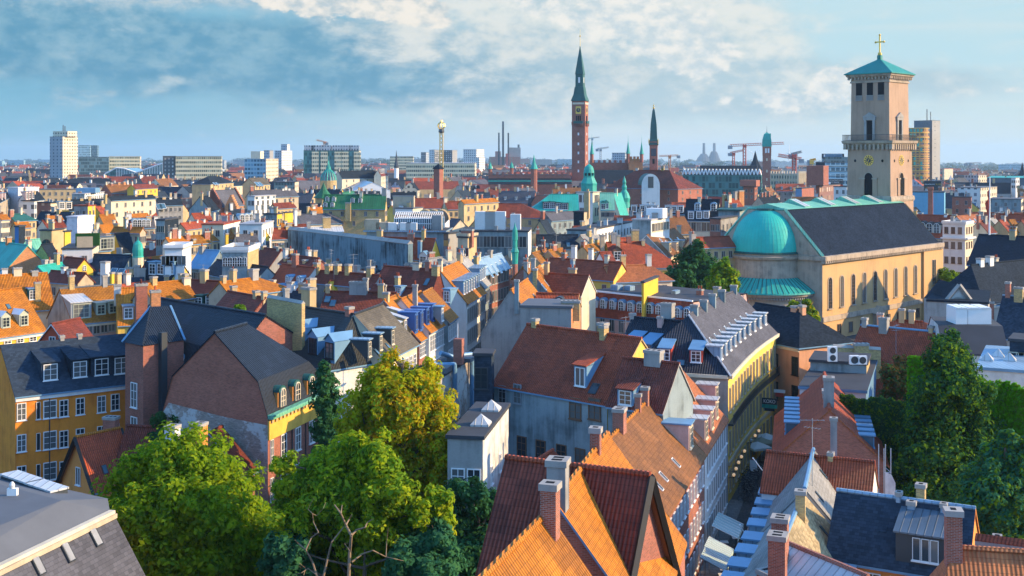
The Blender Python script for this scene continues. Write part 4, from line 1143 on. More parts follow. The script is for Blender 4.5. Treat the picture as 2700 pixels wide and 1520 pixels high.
house('dark red roof with blue lead valleys and a big grey stone chimney', A=t3(742,245), B=t3(1395,258), Ept=t3(800,405), zr=16.5, t=.95, roof='tile_dark', wall='brick_brown', cp=[(t3(1045,150),46,'grey_wall'),(t3(1112,118),12,'grey_wall'),(t3(1285,182),9,'stone_grey')], sk=[dict(p=pts(t3,(765,290),(815,325)), w=.9, l=1.2)])
house('weathered dark red roof behind the grey stone chimney', A=t3(1190,185), B=t3(1560,215), Ept=t3(1200,310), zr=16.8, t=.9, roof='tile_dark', wall='sand', dm=[dict(p=pts(t3,(1415,280)), w=1.1, h=1.3, lid='lead')])
house('red roof with small white arched dormers in two rows', A=t3(335,-8), B=t3(640,25), Ept=t3(255,245), zr=18.5, t=1.05, roof='tile_red', wall='white', verge='stone_grey',
 dm=[dict(p=pts(t3,(387,165),(490,175)), w=.9, h=1.0, kind='arch', cheek='metal_white', lid='lead'), dict(p=pts(t3,(290,270),(420,255)), w=1.3, h=1.2, kind='arch', cheek='metal_white', lid='lead')])
house('long dark red roof with three lit chimneys right of the arched dormers', A=t3(645,48), B=t3(1240,95), Ept=t3(640,150), zr=18, t=1, roof='tile_dark', wall='grey_wall', cp=[(t3(765,-12),15,'brick_yellow'),(t3(850,-12),14,'brick_yellow'),(t3(950,-12),14,'brick_yellow'),(t3(1155,10),15,'brick_yellow')], ant=[(.25,0,3.5),(.6,0,3)])
def stone_wall(label, a, c, D0, D1, m, ztop=None, th=.5, name='party_wall', cap='stone_grey'):
 p, q = at_y(a, D0), at_y(c, D1); d = Vector((q.x-p.x, q.y-p.y, 0)); L = d.length; d.normalize(); n = Vector((-d.y, d.x, 0))
 b = MB(); z0 = Vector((0,0,0))
 A0, B0 = Vector((p.x,p.y,0)), Vector((q.x,q.y,0))
 for sg, k in ((0,0),): pass
 f = [A0, B0, B0+n*th, A0+n*th]
 tz = [p.z, q.z, q.z, p.z]
 top = [v + Vector((0,0,z)) for v, z in zip(f, tz)]
 for i in range(4):
  j = (i+1) % 4; b.poly([f[i], f[j], top[j], top[i]], m)
 b.poly(top, m)
 r = thing(name, label, 'wall', (A0+B0)/2); r['kind'] = 'thing'; b.build('masonry', r)
 b = MB(); b.tube(top[0]+n*th/2, top[1]+n*th/2, th*.62, cap, 4); b.build('coping', r); return r
stone_wall('rough lit stone wall with a chimney in front, left of the charcoal corner house', t3(190,300), t3(515,360), 131, 128, 'brick_yellow')
# ------------------------------------------------------------------ near houses, centre and right
H_p1 = house('big plain dark red tiled roof in the middle, grey walls and one long shed dormer', EA=t5(70,1105), EB=t5(1135,1290), ze=13.4, t=1.0, A=t5(205,530), roof='tile_red', wall='bluegrey', ends={'r':'yellow_pale'}, over=.25, verge='sand',
 cp=[(t5(463,495),15,'brick_yellow'),(t5(1100,560),16,'brick_yellow',.3),(t5(1095,535),22,'brick_yellow',-.4)],
 dm=[dict(p=pts(t5,(885,1140)), w=1.5, h=2.2, kind='shed', cheek='lead', lid='tile_red', frame='metal_white', wstyle='s')], sk=[dict(p=pts(t5,(1042,1105)), w=.9, l=1.2, g='glass')],
 win=[dict(p=pts(t5,(160,1300),(300,1290)), w=1.0, h=1.9, frame='metal_grey'), dict(p=pts(t5,(840,1435),(1020,1440)), dz=[0], w=1.4, h=2.0, frame='brown_wood')])
add_windows(H_p1.root, H_p1.side['f'], [x*H_p1.side['f'].L for x in (.1,.27,.44,.62,.78,.93)], [H_p1.ze-6.6, H_p1.ze-10.2], 1.2, 2.0, 'c', 'brown_wood')
H_p2 = house('steep house with a huge bare grey gable wall and a lit orange slope with skylights', A=t5(235,235), B=t5(392,128), Ept=t5(490,392), zr=18.5, t=1.25, roof='tile_orange', wall='grey_wall', over=.1, verge='stone_grey',
 sk=[dict(p=pts(t5,(365,360),(440,270)), w=1.0, l=1.2, m='pink', g='glass')], cp=[(t5(292,135),11,'bluegrey',.8)], wb=[(0,18.5),(3.9,12.9)])
def block(label, cat, name, pl, pc, pr, ytop, D, phi, wl, wr=None, top='felt', ybase=None, z0=None, parapet=0, **k):
 """Box building by photo columns of its left end, near corner and right end; D depth of the near corner, phi turn of the left face."""
 K = at_y((pc, ytop), D); zt = K.z; K.z = 0; phi += math.atan((pc-1350)/F)
 a = Vector((-math.cos(phi), math.sin(phi), 0)); c = Vector((math.sin(phi), math.cos(phi), 0))
 def run(px, d):
  kk = (px-1350)/F; den = d.x - kk*d.y
  return (kk*K.y - K.x)/den if abs(den) > 1e-6 else 5.
 la, lc = run(pl, a), run(pr, c)
 if la < 0 or la > 400: print('BLOCK a', label, la); la = 10
 if lc < 0 or lc > 400 or pr == pc: lc = k.pop('dep', 12) if 'dep' in k or pr == pc else (print('BLOCK c', label, lc) or 12)
 zb = gz(K.x, K.y) if z0 is None else z0
 root = thing(name, label, cat, K + (a*la + c*lc)*.5 + Vector((0,0,zb)), k.get('group'))
 print('%-58.58s la%5.1f lc%5.1f zt%5.1f D%5.0f' % (label, la, lc, zt, D))
 q = [K, K+a*la, K+a*la+c*lc, K+c*lc]
 b = MB(); z = Vector((0,0,1))
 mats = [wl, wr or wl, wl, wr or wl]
 for i, m in zip(range(4), mats):
  p, r_ = q[i], q[(i+1) % 4]
  b.poly([r_+z*zb, p+z*zb, p+z*zt, r_+z*zt], m)
 b.build('wall', root)
 b = MB(); g = k.get('eave', .15)
 e = [K-(a+c)*g, K+a*(la+g)-c*g, K+a*(la+g)+c*(lc+g), K+c*(lc+g)-a*g]
 b.prism([(p.x,p.y) for p in e], zt+.004, zt+.3, k.get('rim', top), top); b.build('roof', root)
 if parapet:
  b = MB()
  for i in range(4):
   p, r_ = e[i], e[(i+1) % 4]; d = (r_-p).normalized(); n_ = Vector((-d.y,d.x,0));
   b.box(0, (r_-p).length, -.12, .12, zt+.31, zt+.3+parapet, k.get('rim', wl), fr=(p, d, n_))
  b.build('parapet', root)
 FOOT.append((K+(a*la+c*lc)*.5, .5*math.hypot(la, lc)))
 H = House(); H.root = root; H.side = {'f': Side(K+a*la, -a, -c, la, zt), 'r': Side(K.copy(), c, -a, lc, zt)}; H.K, H.a, H.c, H.la, H.lc, H.zt = K, a, c, la, lc, zt
 if D > 165 and 'win' not in k and wl in ('white','cream','sand','bluegrey','grey_wall','stone_grey','beige','brick_purple','white_dirty'):
  k['win'] = [dict(s=q, x=max(2, int(l/2.6)), z=[2.5,5.3], w=.9, h=1.4, frame='stone_grey') for q, l in (('f', la), ('r', lc)) if l < 40]
 for d in k.get('win', ()):
  d = dict(d); s = H.side[d.pop('s', 'f')]; xs = d.pop('x'); rows = d.pop('z'); xs = spread(xs, .03, .97) if isinstance(xs, int) else xs
  add_windows(root, s, [x*s.L for x in xs], [zt-r for r in rows], **d)
 if D > 185 and zt < 27 and la > 3 and lc > 2:               # vents, stacks and plant on the flat roof
  for _ in range(wrnd.choice((2, 3, 4))):
   p = K+a*la*wrnd.uniform(.08,.92)+c*lc*wrnd.uniform(.1,.9); chimney(root, (p.x,p.y,zt+.3), math.atan2(-a.y,-a.x), wrnd.uniform(.5,1.2), .6, wrnd.uniform(.6,1.8), wrnd.choice(('sand','white_dirty','zinc_pale','stone_grey','metal_grey','brick_red')), 0)
 for x, y, w_, d_, h_, m in k.get('boxes', ()):        # roof boxes: position as fractions, size in metres
  b = MB(); b.box(-w_/2, w_/2, -d_/2, d_/2, zt+.3, zt+.3+h_, m, fr=(K+a*la*x+c*lc*y, -a, c)); b.build(k.get('boxname', 'roof_plant'), root)
 for x, y, cw, h_, m in k.get('ch', ()):
  p = K+a*la*x+c*lc*y; chimney(root, (p.x,p.y,zt+.3), math.atan2(-a.y,-a.x), cw, .7, h_, m)
 return H
block('low annex with weathered grey wall and a yellow brick chimney block, against the bare gable', 'building', 'annex', *(t5(x,0)[0] for x in (330,800,860)), t5(0,405)[1], 139, .12, 'grey_wall', 'brick_orange', 'felt_grey', ch=[(.05,.3,2.2,.4,'brick_yellow')])
house('narrow lit orange roof with skylights behind the bare gable', A=t5(430,62), B=t5(508,5), Ept=t5(600,250), zr=19, t=1.2, roof='tile_orange', wall='bluegrey', verge='stone_grey', sk=[dict(p=pts(t5,(520,175),(545,140)), w=.5, l=1.2, m='metal_white')])
b = MB()
H = house('slender white square chimney house end beside the street', A=t5(345,20), B=t5(420,-20), Ept=t5(480,90), zr=18.5, t=1.1, roof='tile_mix', wall='brick_red', cp=[(t5(385,-20),14,'white')])
house('dark red roof with blue valleys and pale parapet, upper of two behind the annex', A=t5(560,75), B=t5(962,96), Ept=t5(615,255), zr=18.2, t=1.0, roof='tile_red', wall='cream', verge='white_dirty')
house('dark red roof with lit yellow parapet, lower of two behind the annex', A=t5(480,262), B=t5(868,272), Ept=t5(515,390), zr=17, t=.9, roof='tile_red', wall='brick_orange', verge='sand', dm=[dict(p=pts(t5,(685,398)), w=1.1, h=1.1, kind='arch', cheek='metal_dark', lid='metal_dark')])
H_p4 = house('long pink house with red mansard, white arched dormers and flat black roof', EA=t5(912,442), EB=t5(1900,560), ze=11.4, prof=[(7.2,14.7),(8.1,11.4)], roof='tile_red', wall='pink', over=.3, flatm='felt', cat='building', name='mansard_house',
 dm=[dict(p=pts(t5,(1020,397),(1100,404),(1186,412),(1272,422),(1357,433),(1443,443),(1533,453),(1620,460),(1797,488),(1885,495)), w=1.25, h=1.25, kind='arch', cheek='metal_white', lid='lead')],
 win=[dict(p=pts(t5,(930,582),(1012,595),(1095,603),(1180,617),(1267,630)), dz=[0,-3.3], w=.95, h=1.9, frame='metal_white')])
b = MB(); s = H_p4.side['f']; b.box(0, s.L, .75, 1.0, 14.72, 14.95, 'metal_white', fr=s.fr()); b.build('white_fascia', H_p4.root)
for x, o, r_ in ((.14,3.2,.7),(.22,2.0,.6),(.6,0,.4),(.62,1.0,.4)):
 p = H_p4.P(x*H_p4.L, o, 14.76); b = MB(); b.box(-r_,r_,-r_,r_,p.z,p.z+r_*1.2,'zinc', fr=(Vector((p.x,p.y,0)),H_p4.uf,H_p4.n)); b.build('roof_vent', H_p4.root)
H_p5 = house('dark blue tiled roof with two pink-framed dormers beside the curved yellow building', A=t5(1375,487), B=t5(1880,530), Ept=t5(1300,800), zr=17.6, t=.95, roof='tile_black', wall='pink', verge='stone_grey',
 dm=[dict(p=pts(t5,(1345,860),(1495,885)), w=1.5, h=1.9, kind='shed', cheek='lead', lid='lead', frame='pink')], cp=[(t5(1700,350),32,'stone_grey',-1.5),(t5(1632,475),13,'pink',.6),(t5(1372,462),12,'stone_grey')], ant=[(.1,3,3.4)])
house('dark red roof with big grey chimney, right of the big red roof', A=t5(1295,868), B=t5(1800,920), Ept=t5(1200,1290), zr=17.2, t=1.1, roof='tile_dark', wall='bluegrey', verge='stone_grey',
 cp=[(t5(1570,790),46,'grey_wall')], dm=[dict(p=pts(t5,(1305,1310)), w=1.6, h=1.6, kind='shed', cheek='lead', lid='tile_dark')])
# row along the street: weathered brown roof and its taller orange neighbour
H_be = house('brown weathered roof with white-hinged skylights along the shaded street', EA=t6(1650,882), EB=t6(1993,335), ze=9.5, t=.95, A=t6(1130,200), roof='tile_brown', wall='brick_brown', ends={'l':'brick_purple'}, verge='tile_orange', ridgecap='tile_orange', over=.2,
 sk=[dict(p=pts(t6,(1690,380),(1575,505),(1530,585)), w=.55, l=1.0, m='metal_white', g='metal_dark')],
 win=[dict(x=11, z=[2.5,5.7,8.6], w=.8, h=1.75, frame='metal_white')], cp=[(t5(1250,1330),38,'brick_red'),(t5(1422,1197),13,'brick_red'),(t5(1488,1133),19,'brick_red')])
H_al = house('orange-brown street roof with white-topped square dormers, above pale blue walls', EA=t6(1998,328), EB=t6(2200,12), ze=9.5, t=1.0, A=t5(1640,1075), roof='tile_salmon', wall='white', verge='tile_orange', ridgecap='tile_orange', over=.2,
 dm=[dict(p=pts(t6,(1868,290)), w=2.0, h=2.3, cheek='pink', lid='lead', frame='cream'), dict(p=pts(t6,(2008,205),(2062,115)), w=1.6, h=2.0, cheek='pink', lid='zinc_pale', frame='cream'), dict(p=pts(t5,(2155,1435),(2155,1290)), w=1.6, h=2.0, cheek='pink', lid='zinc_pale', frame='cream')],
 win=[dict(x=10, z=[2.3,5.4,8.4], w=.95, h=2.0, frame='metal_white', style='p')], cp=[(t5(1665,948),32,'brick_worn'),(t5(1570,1008),20,'brick_worn')])
# steep cross-shaped roof in the foreground
H_x = house('steep dark brown tiled roof crossing the foreground, with a brick gable end', A=t6(240,382), B=t6(1437,527), zr=21, t=1.45, w=7.2, swap=None, roof='tile_dark', wall='brick_brown', ridgecap='tile_red', over=.3, gover=.35, verge='black_wood', barge=('black_wood',), cat='building', name='gabled_hall',
 win=[dict(x=[.9], z=[4,8], w=1.2, h=2)])
house('lit orange wing roof behind the steep brown roof, with a tall grey chimney', A=t6(640,775), B=t6(1108,160), zr=20.9, t=1.3, w=4.2, roof='tile_orange', wall='brick_purple', ridgecap='tile_orange', over=.1, verge='lead', cat='building', name='gabled_hall',
 cp=[(t6(660,378),50,'grey_wall'),(t6(1003,92),26,'brick_red')])
house('lit orange ribbed roof nearest the camera, with a square brick chimney', A=t6(-250,1700), B=t6(562,878), zr=21, t=1.3, w=6.5, roof='tile_orange', wall='brick_purple', ridgecap='tile_orange', over=.1, verge='brick_purple', cat='building', name='gabled_hall',
 cp=[(t6(590,595),42,'brick_red',.35)])
# white rendered houses in the court below the big red roof
house('small house with a red tiled slope and rounded grey gable in the court', R0=at_z(t5(215,1330),8.6), R1=at_z(t5(620,1265),8.6), prof=[(0,8.6),(3.2,5.0)], roof='tile_red', wall='bluegrey', ends={'l':'white_dirty'}, ridgecap='sand') if False else None
def court():
 H = block('white rendered rear house with flat felt roof, small roof pyramids and casement windows', 'house', 'rear_house', 1180, 1273, 1341, 1160, 92, .185, 'stone_grey', 'white_dirty', 'felt',  # shade on the front wall is painted as grey; the house is white
  win=[dict(s='f', x=[.3,.75], z=[4.2,8.2], w=1.1, h=1.9), dict(s='r', x=[.3,.62], z=[4.5,8.0], w=.8, h=1.5)])
 for x, y in ((.3,.3),(.35,.75)):
  p = H.K+H.a*H.la*x+H.c*H.lc*y; b = MB(); b.sq((Vector((p.x,p.y,0)),-H.a,H.c), [(.75,H.zt+.3),(.75,H.zt+.45),(.02,H.zt+1.2)], 'zinc_pale'); b.build('roof_pyramid', H.root)
 p0 = at_y(t6(420,-20), 97);
 house('grey rear house with a half-hipped red tiled roof in the shaded court', R0=at_y(t5(400,1330),94), R1=at_y(t5(625,1262),99), prof=[(0,11.2),(4.6,7.4)], roof='tile_red', wall='bluegrey', over=.15,
  win=[dict(x=[.2,.5,.8], z=[1.9,4.6], w=.8, h=1.5, frame='metal_grey')], wb=3)
court()
def ducts():
 H = block('dark flat-roofed service building with blue pipes, left of the big red roof', 'building', 'service_building', 1090, 1156, 1247, 1001, 113, .30, 'grey_wall', 'brick_worn', 'felt', boxes=[(.3,.2,2.2,2,.5,'felt_grey'),(.1,.75,2.5,3,.4,'felt_grey'),(-.02,.55,.9,.9,2.6,'brick_brown'),(.06,.62,.8,.8,2.4,'brick_red')])
 s = H.side['r']
 for x, dx in ((s.L*.35,-1.0),(s.L*.86,-2.2)):
  b = MB(); q = [s.pt(x+dx*1.6, s.ze+1.3, -2.0), s.pt(x+dx, s.ze+.75, -1.2), s.pt(x, s.ze+.7, .3), s.pt(x, s.ze+.2, .35), s.pt(x, 4, .35)]
  limb_tube(b, q, .24, 'lead'); b.build('duct', H.root)
 for x, z in ((.2,3.2),(.55,5.5)): put(window_mesh(.9,1.3,'s','stone_grey'), 'window', H.root, s.pt(s.L*x, s.ze-z-1, .012), s.ang())
 b = MB(); p = s.pt(s.L*.95, s.ze+.3, -1.5); b.tube(p, p+Vector((0,0,3.4)), .04, 'metal_white', 5); b.lathe(p.x,p.y,[(.02,p.z+1.3),(.35,p.z+1.5)],10,'metal_white'); b.build('mast', H.root)
 block('narrow dark bay with tall windows between the pipes and the big red roof', 'building', 'stair_bay', 1250, 1296, 1303, 940, 114, .1, 'slate', 'slate', 'felt', win=[dict(s='f',x=[.4],z=[3.2,8.2],w=1.3,h=2.1,frame='metal_dark')])
def limb_tube(b, q, r, m):
 for a, c in zip(q, q[1:]): b.tube(a, c, r, m, 8); b.ball(c, r, m, 8)
ducts()
# curved yellow building
def curved():
 st = [((1920,986)),((1935,968.5)),((1950,952)),((1968,934)),((1988,916)),((2015,896)),((2046,876))]
 E_ = [at_z(p, 13.5) for p in st]
 for e in E_: e.z = 0
 N = len(E_); dirs = []
 for i in range(N):
  d = (E_[min(i+1,N-1)]-E_[max(i-1,0)]).normalized(); dirs.append(d)
 nin = [Vector((-d.y,d.x,0)) for d in dirs]
 root = thing('curved_building', 'long curved yellow building with grey slate roof and a row of flat-topped dormers', 'building', E_[3])
 w, zr, ze = 5.2, 18.6, 13.5
 z = Vector((0,0,1))
 bk = [e+n*2*w for e, n in zip(E_, nin)]
 b = MB()
 for i in range(N-1):
  b.poly([E_[i], E_[i+1], E_[i+1]+z*ze, E_[i]+z*ze], 'yellow_pale'); b.poly([bk[i+1], bk[i], bk[i]+z*ze, bk[i+1]+z*ze], 'yellow_pale')
 b.poly([bk[0], E_[0], E_[0]+z*ze, bk[0]+z*ze], 'stone_grey'); b.poly([E_[-1], bk[-1], bk[-1]+z*ze, E_[-1]+z*ze], 'yellow_pale'); b.poly([E_[-1]+z*ze, bk[-1]+z*ze, E_[-1]+nin[-1]*w+z*zr], 'yellow_pale')
 b.build('wall', root)
 rd = [e+n*w+z*zr for e, n in zip(E_, nin)]; rd[0] = rd[0]+dirs[0]*6; rd[1] = E_[1]+nin[1]*w+dirs[1]*3.5+z*zr
 o = .35
 f = [e-n*o+z*(ze-o*.9+.1) for e, n in zip(E_, nin)]; k = [q+n*o+z*(ze-o*.9+.1) for q, n in zip(bk, nin)]
 f[0] = f[0]-dirs[0]*o; k[0] = k[0]-dirs[0]*o
 b = MB()
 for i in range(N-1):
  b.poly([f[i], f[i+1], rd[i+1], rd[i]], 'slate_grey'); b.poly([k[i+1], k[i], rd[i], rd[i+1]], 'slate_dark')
 b.poly([k[0], f[0], rd[0]], 'tile_black')
 b.build('roof', root)
 b = MB()
 for i in range(N-1): b.tube(rd[i], rd[i+1], .14, 'slate_grey', 5)
 b.tube(f[0], rd[0], .12, 'zinc_pale', 5); b.build('ridge_cap', root)
 b, b2 = MB(), MB()
 for i in range(N-1):
  d = (E_[i+1]-E_[i]); L = d.length; d.normalize(); n = Vector((-d.y,d.x,0))
  b.box(-.02, L+.02, -.45, -.005, ze-.55, ze-.15, 'cream', fr=(E_[i],d,n)); b.box(0, L, -.2, -.004, 4.0, 4.35, 'beige', fr=(E_[i],d,n))
  b2.box(0, L, -.55, -.004, 8.1, 8.3, 'metal_dark', fr=(E_[i],d,n))
  for q in range(int(L*3)): b2.box(q/3+.05, q/3+.09, -.55, -.51, 8.31, 9.2, 'metal_dark', fr=(E_[i],d,n))
  b2.box(0, L, -.56, -.50, 9.2, 9.26, 'metal_dark', fr=(E_[i],d,n))
 b.build('cornice', root); b2.build('balcony', root); b = MB()
 d = (E_[0]-bk[0]).normalized(); b.box(-.02, 2*w, -.4, -.005, ze-.5, ze-.15, 'cream', fr=(bk[0],d,nin[0]*0+Vector((-d.y,d.x,0))))
 b.build('cornice', root)
 seg = [(E_[i+1]-E_[i]).length for i in range(N-1)]; tot = sum(seg)
 def along(s):
  for i, l in enumerate(seg):
   if s <= l or i == len(seg)-1:
    d = (E_[i+1]-E_[i]).normalized(); return E_[i]+d*s, d
   s -= l
 nw = 15
 for i in range(nw):
  p, d = along(tot*(i+.5)/nw); n = Vector((d.y,-d.x,0)); a = math.atan2(d.y,d.x)
  for zz, h_ in ((9.3,2.6),(5.0,2.4),(1.1,2.3)): put(window_mesh(1.0,h_,'s','beige','glass'), 'window', root, p+n*.012+z*zz, a)
 H = House();
 for i in range(10):                       # dormers
  p, d = along(tot*(i+.55)/10.2+.5); n = Vector((d.y,-d.x,0))
  S = Side(p-d*2, d, n, 4, ze, w, [(0,zr),(w,ze)]); H.side = {'f': S}
  dormer(root, H, 'f', 2, w*.80, 1.15, 1.5, 'flat', 'zinc', 'zinc_pale', 'metal_white', 's')
 for i in range(8):
  p, d = along(tot*(i+1.5)/10.2+.5); n = Vector((d.y,-d.x,0))
  H.side = {'f': Side(p-d*2, d, n, 4, ze, w, [(0,zr),(w,ze)])}; skylight(root, H, 'f', 2, w*.45, .4, .9, 'metal_white')
 d = (E_[0]-bk[0]).normalized(); nn = Vector((d.y,-d.x,0))
 H.side = {'f': Side(bk[0], d, nn, 2*w, ze, 6.0, [(0,zr),(6.0,ze)])}
 for x in (3.6,6.9): dormer(root, H, 'f', x, 5.1, 1.35, 1.5, 'shed', 'metal_red', 'lead', 'metal_white', 'c')
 skylight(root, H, 'f', 5.3, 4.9, .9, .8)
 add = [(x*2*w, zz) for x in (.3,.7) for zz in (9.0,5.4)]
 for x, zz in add: put(window_mesh(1.1,1.8,'c'), 'window', root, bk[0]+d*x+nn*.012+z*zz, math.atan2(d.y,d.x))
 for px_, py_, wd in ((t5(1952,370)+(15,)),(t5(2032,322)+(12,)),(t5(2120,265)+(13,)),(t5(2205,226)+(13,)),(t5(2315,262)+(13,))):
  best = min(range(40), key=lambda q: abs(((lambda P_: 1350+F*P_.x/P_.y)(rd[0]+(rd[-1]-rd[0])*(q/39)))-px_))
  p = rd[0]+(rd[-1]-rd[0])*(best/39); top = at_y((px_,py_), p.y)
  chimney(root, (p.x,p.y,zr), math.atan2(dirs[2].y,dirs[2].x), wd/F*p.y, .8, max(.8,top.z-zr), 'bluegrey')
 return root, along, tot
CURVED, ALONG, CTOT = curved()
H_q1 = house('peach plastered house with dark hipped roof between the curved building and the church', A=t7(150,345), B=t7(547,408), Ept=t7(480,720), zr=15.9, t=.8, hip=(0,4.6), roof='slate_dark', wall='peach', over=.35, cornice='cream',
 win=[dict(p=pts(t7,(503,995)), dz=[0,-3.6], w=1.1, h=2.3, frame='black_wood'), dict(p=pts(t7,(325,960)), dz=[0,-3.6], w=1.0, h=2.3, frame='black_wood')], cp=[(t7(508,368),19,'peach'),(t7(570,360),13,'peach')])
H_q2 = house('dark red roof with snow boards and pale chimneys in front of the church', A=t7(1105,545), B=t7(1835,612), zr=15.2, t=.85, w=8.5, roof='tile_red', wall='cream', verge='white', ridgecap='lead', swap=None,
 cp=[(t7(1308,472),22,'stone_grey',.4),(t7(1135,475),13,'stone_grey'),(t7(1735,548),11,'sand')], ant=[(.55,3,3.5)])
house('small red hipped roof with two sand-coloured chimneys behind the red roof', A=t7(1420,500), B=t7(1660,515), Ept=t7(1330,545), zr=13.5, t=.9, roof='tile_red', wall='sand', hip=(2,3), cp=[(t7(1470,392),14,'sand'),(t7(1560,405),14,'sand'),(t7(1275,432),15,'peach')])
H_q3 = house('black felt-covered mansard building with pale trim, right of the tall conical tree', EA=t7(1850,795), EB=t7(2435,815), ze=13.9, prof=[(3.5,16.5),(7.5,13.9)], roof='felt', wall='white_dirty', flatm='felt', verge='zinc_pale', over=.1, cat='building', name='mansard_building')
# ------------------------------------------------------------------ near, far right
H_q5 = house('long red roof with blue dormers on both slopes and a brick gable', R0=(28.0,103.6,0), R1=(32.2,121.2,0), prof=[(0,13.6),(4.7,9.2)], roof='tile_red', wall='white', ends={'l':'brick_purple','r':'brick_purple'}, verge='tile_salmon', ridgecap='tile_red', cat='building', name='dormer_house',
 dm=[dict(s='b', x=[.1,.2,.3,.4,.5,.6,.7], o=.8, w=.85, h=1.15, cheek='glass_blue', lid='lead', frame='lead', wstyle='p'), dict(s='f', x=[.1,.2,.3,.4,.5,.62,.74], o=.8, w=.85, h=1.15, cheek='glass_blue', lid='lead', frame='lead', wstyle='p')],
 win=[dict(s='b', x=10, z=[2.4,5.4,8.3], w=.9, h=1.7, frame='metal_white')], cp=[(t7(808,1010),32,'grey_wall'),(t7(853,945),15,'grey_wall'),(t7(797,1262),36,'brick_worn')])
house('lower red tiled cross roof with a small black-edged gable, in front of the brick gable', A=t8(255,318), B=t8(1215,415), Ept=t8(212,662), zr=12.3, t=1.0, roof='tile_red', wall='white', ridgecap='tile_red', over=.15, cp=[(t8(825,385),13,'brick_yellow')])
H_6a = house('grey slate house with a sunlit pale slope, blue dormers facing the street', A=t8(590,650), B=t8(668,298), zr=12.4, t=1.15, w=4.6, roof='slate_pale', wall='white', ridgecap='lead', over=.15,
 dm=[dict(s='b', x=[.12,.36,.6,.84], o=.86, w=1.5, h=1.25, cheek='zinc', lid='lead', frame='lead', wstyle='p'), dict(s='f', x=[.2,.5], o=.86, w=1.5, h=1.3, cheek='zinc', lid='zinc', frame='metal_white', wstyle='p')],
 sk=[dict(s='f', p=pts(t8,(720,480),(680,680)), w=.4, l=.9)], cp=[(t8(552,662),25,'brick_yellow')], ant=[(.2,.4,5)], win=[dict(s='b', x=5, z=[2.4,5.2,7.8], w=.9, h=1.6)])
H_6b = house('yellowish slate roof with worn patches, nearest the street corner, blue dormers below', A=t8(330,1290), B=t8(575,700), zr=12.1, t=1.1, w=4.4, roof='slate_ochre', backroof='slate_pale', wall='white', ridgecap='lead', over=.15, verge='metal_white',
 dm=[dict(s='b', x=[.1,.3,.5,.7], o=.86, w=1.6, h=1.25, cheek='zinc', lid='lead', frame='lead', wstyle='p'), dict(s='f', x=[.3,.6], o=.86, w=1.5, h=1.3, cheek='zinc', lid='zinc', frame='metal_white', wstyle='p')],
 sk=[dict(s='f', p=pts(t8,(720,990),(640,1215)), w=.4, l=.9)], cp=[(t8(368,900),43,'brick_red',.3),(t8(345,1055),48,'brick_red',.9)], win=[dict(s='b', x=5, z=[2.4,5.2,7.8], w=.9, h=1.6)])
H_7 = house('blue-grey slate roof with a big black box dormer and orange walls', A=t8(895,668), B=t8(2122,832), Ept=t8(1235,1318), zr=13, t=1.05, roof='slate', wall='orange_wall', ridgecap='zinc', over=.3, verge='orange_wall',
 dm=[dict(p=pts(t8,(1640,1345)), w=3.1, h=2.1, kind='shed', cheek='metal_dark', lid='zinc_dark', frame='metal_dark', wstyle=None)],
 win=[dict(x=[.12,.34,.52,.7,.88], z=[2.3,5.2], w=1.0, h=1.6)], cp=[(t8(1643,603),22,'brick_yellow',-.6),(t8(1443,718),12,'zinc'),(t8(1558,758),20,'zinc',.4),(t8(1850,778),14,'zinc',.3)], sk=[dict(p=pts(t8,(1305,985),(2040,1140)), w=.5, l=.5, m='slate', g='slate')])
x, o = H_7.hit_roof('f', t8(1640,1345)); S = H_7.side['f']; z = slope_z(S.prof, o)
for i in range(3): put(window_mesh(.5,1.45,'p','metal_white'), 'window', [c for c in H_7.root.children if c.name.startswith('dormer')][0], S.pt(x-.25+i*.55, z+.3, o-S.w+.02), S.ang())
# red pyramid-roofed pavilion at the bottom right, with its big brick chimney
p = at_z(t8(1945,1190), 17)
house('salmon tiled hipped roof with a tall brick chimney in the corner nearest the camera', R0=(p.x,p.y,0), R1=(p.x+7.5,p.y-1.6,0), prof=[(0,17),(3.6,12.2)], hip=(2.2,0), roof='tile_salmon', wall='brick_red', ridgecap='tile_salmon', cp=[(t8(1935,832),40,'brick_red',.1)])
house('metal standing-seam roof with brick coping in the foreground, below the brick chimneys', A=t8(440,1150), B=t8(1150,1445), zr=12.8, t=.75, w=6, roof='zinc_pale', wall='brick_red', ridgecap='brick_red', verge='brick_red', cp=[(t8(270,1392),52,'brick_red',2.2)])
stone_wall('grey garden wall with tile coping and a slim chimney, bottom right corner', t8(2130,1112), t8(2700,1185), 66, 64, 'grey_wall', cap='tile_red')
house('dark red tiled lean-to roof in front of the grey garden wall', A=t8(2140,1235), B=t8(2700,1300), zr=12, t=.9, w=4, roof='tile_dark', wall='grey_wall', ridgecap='lead', cp=[(t8(2335,1070),18,'white_dirty')])
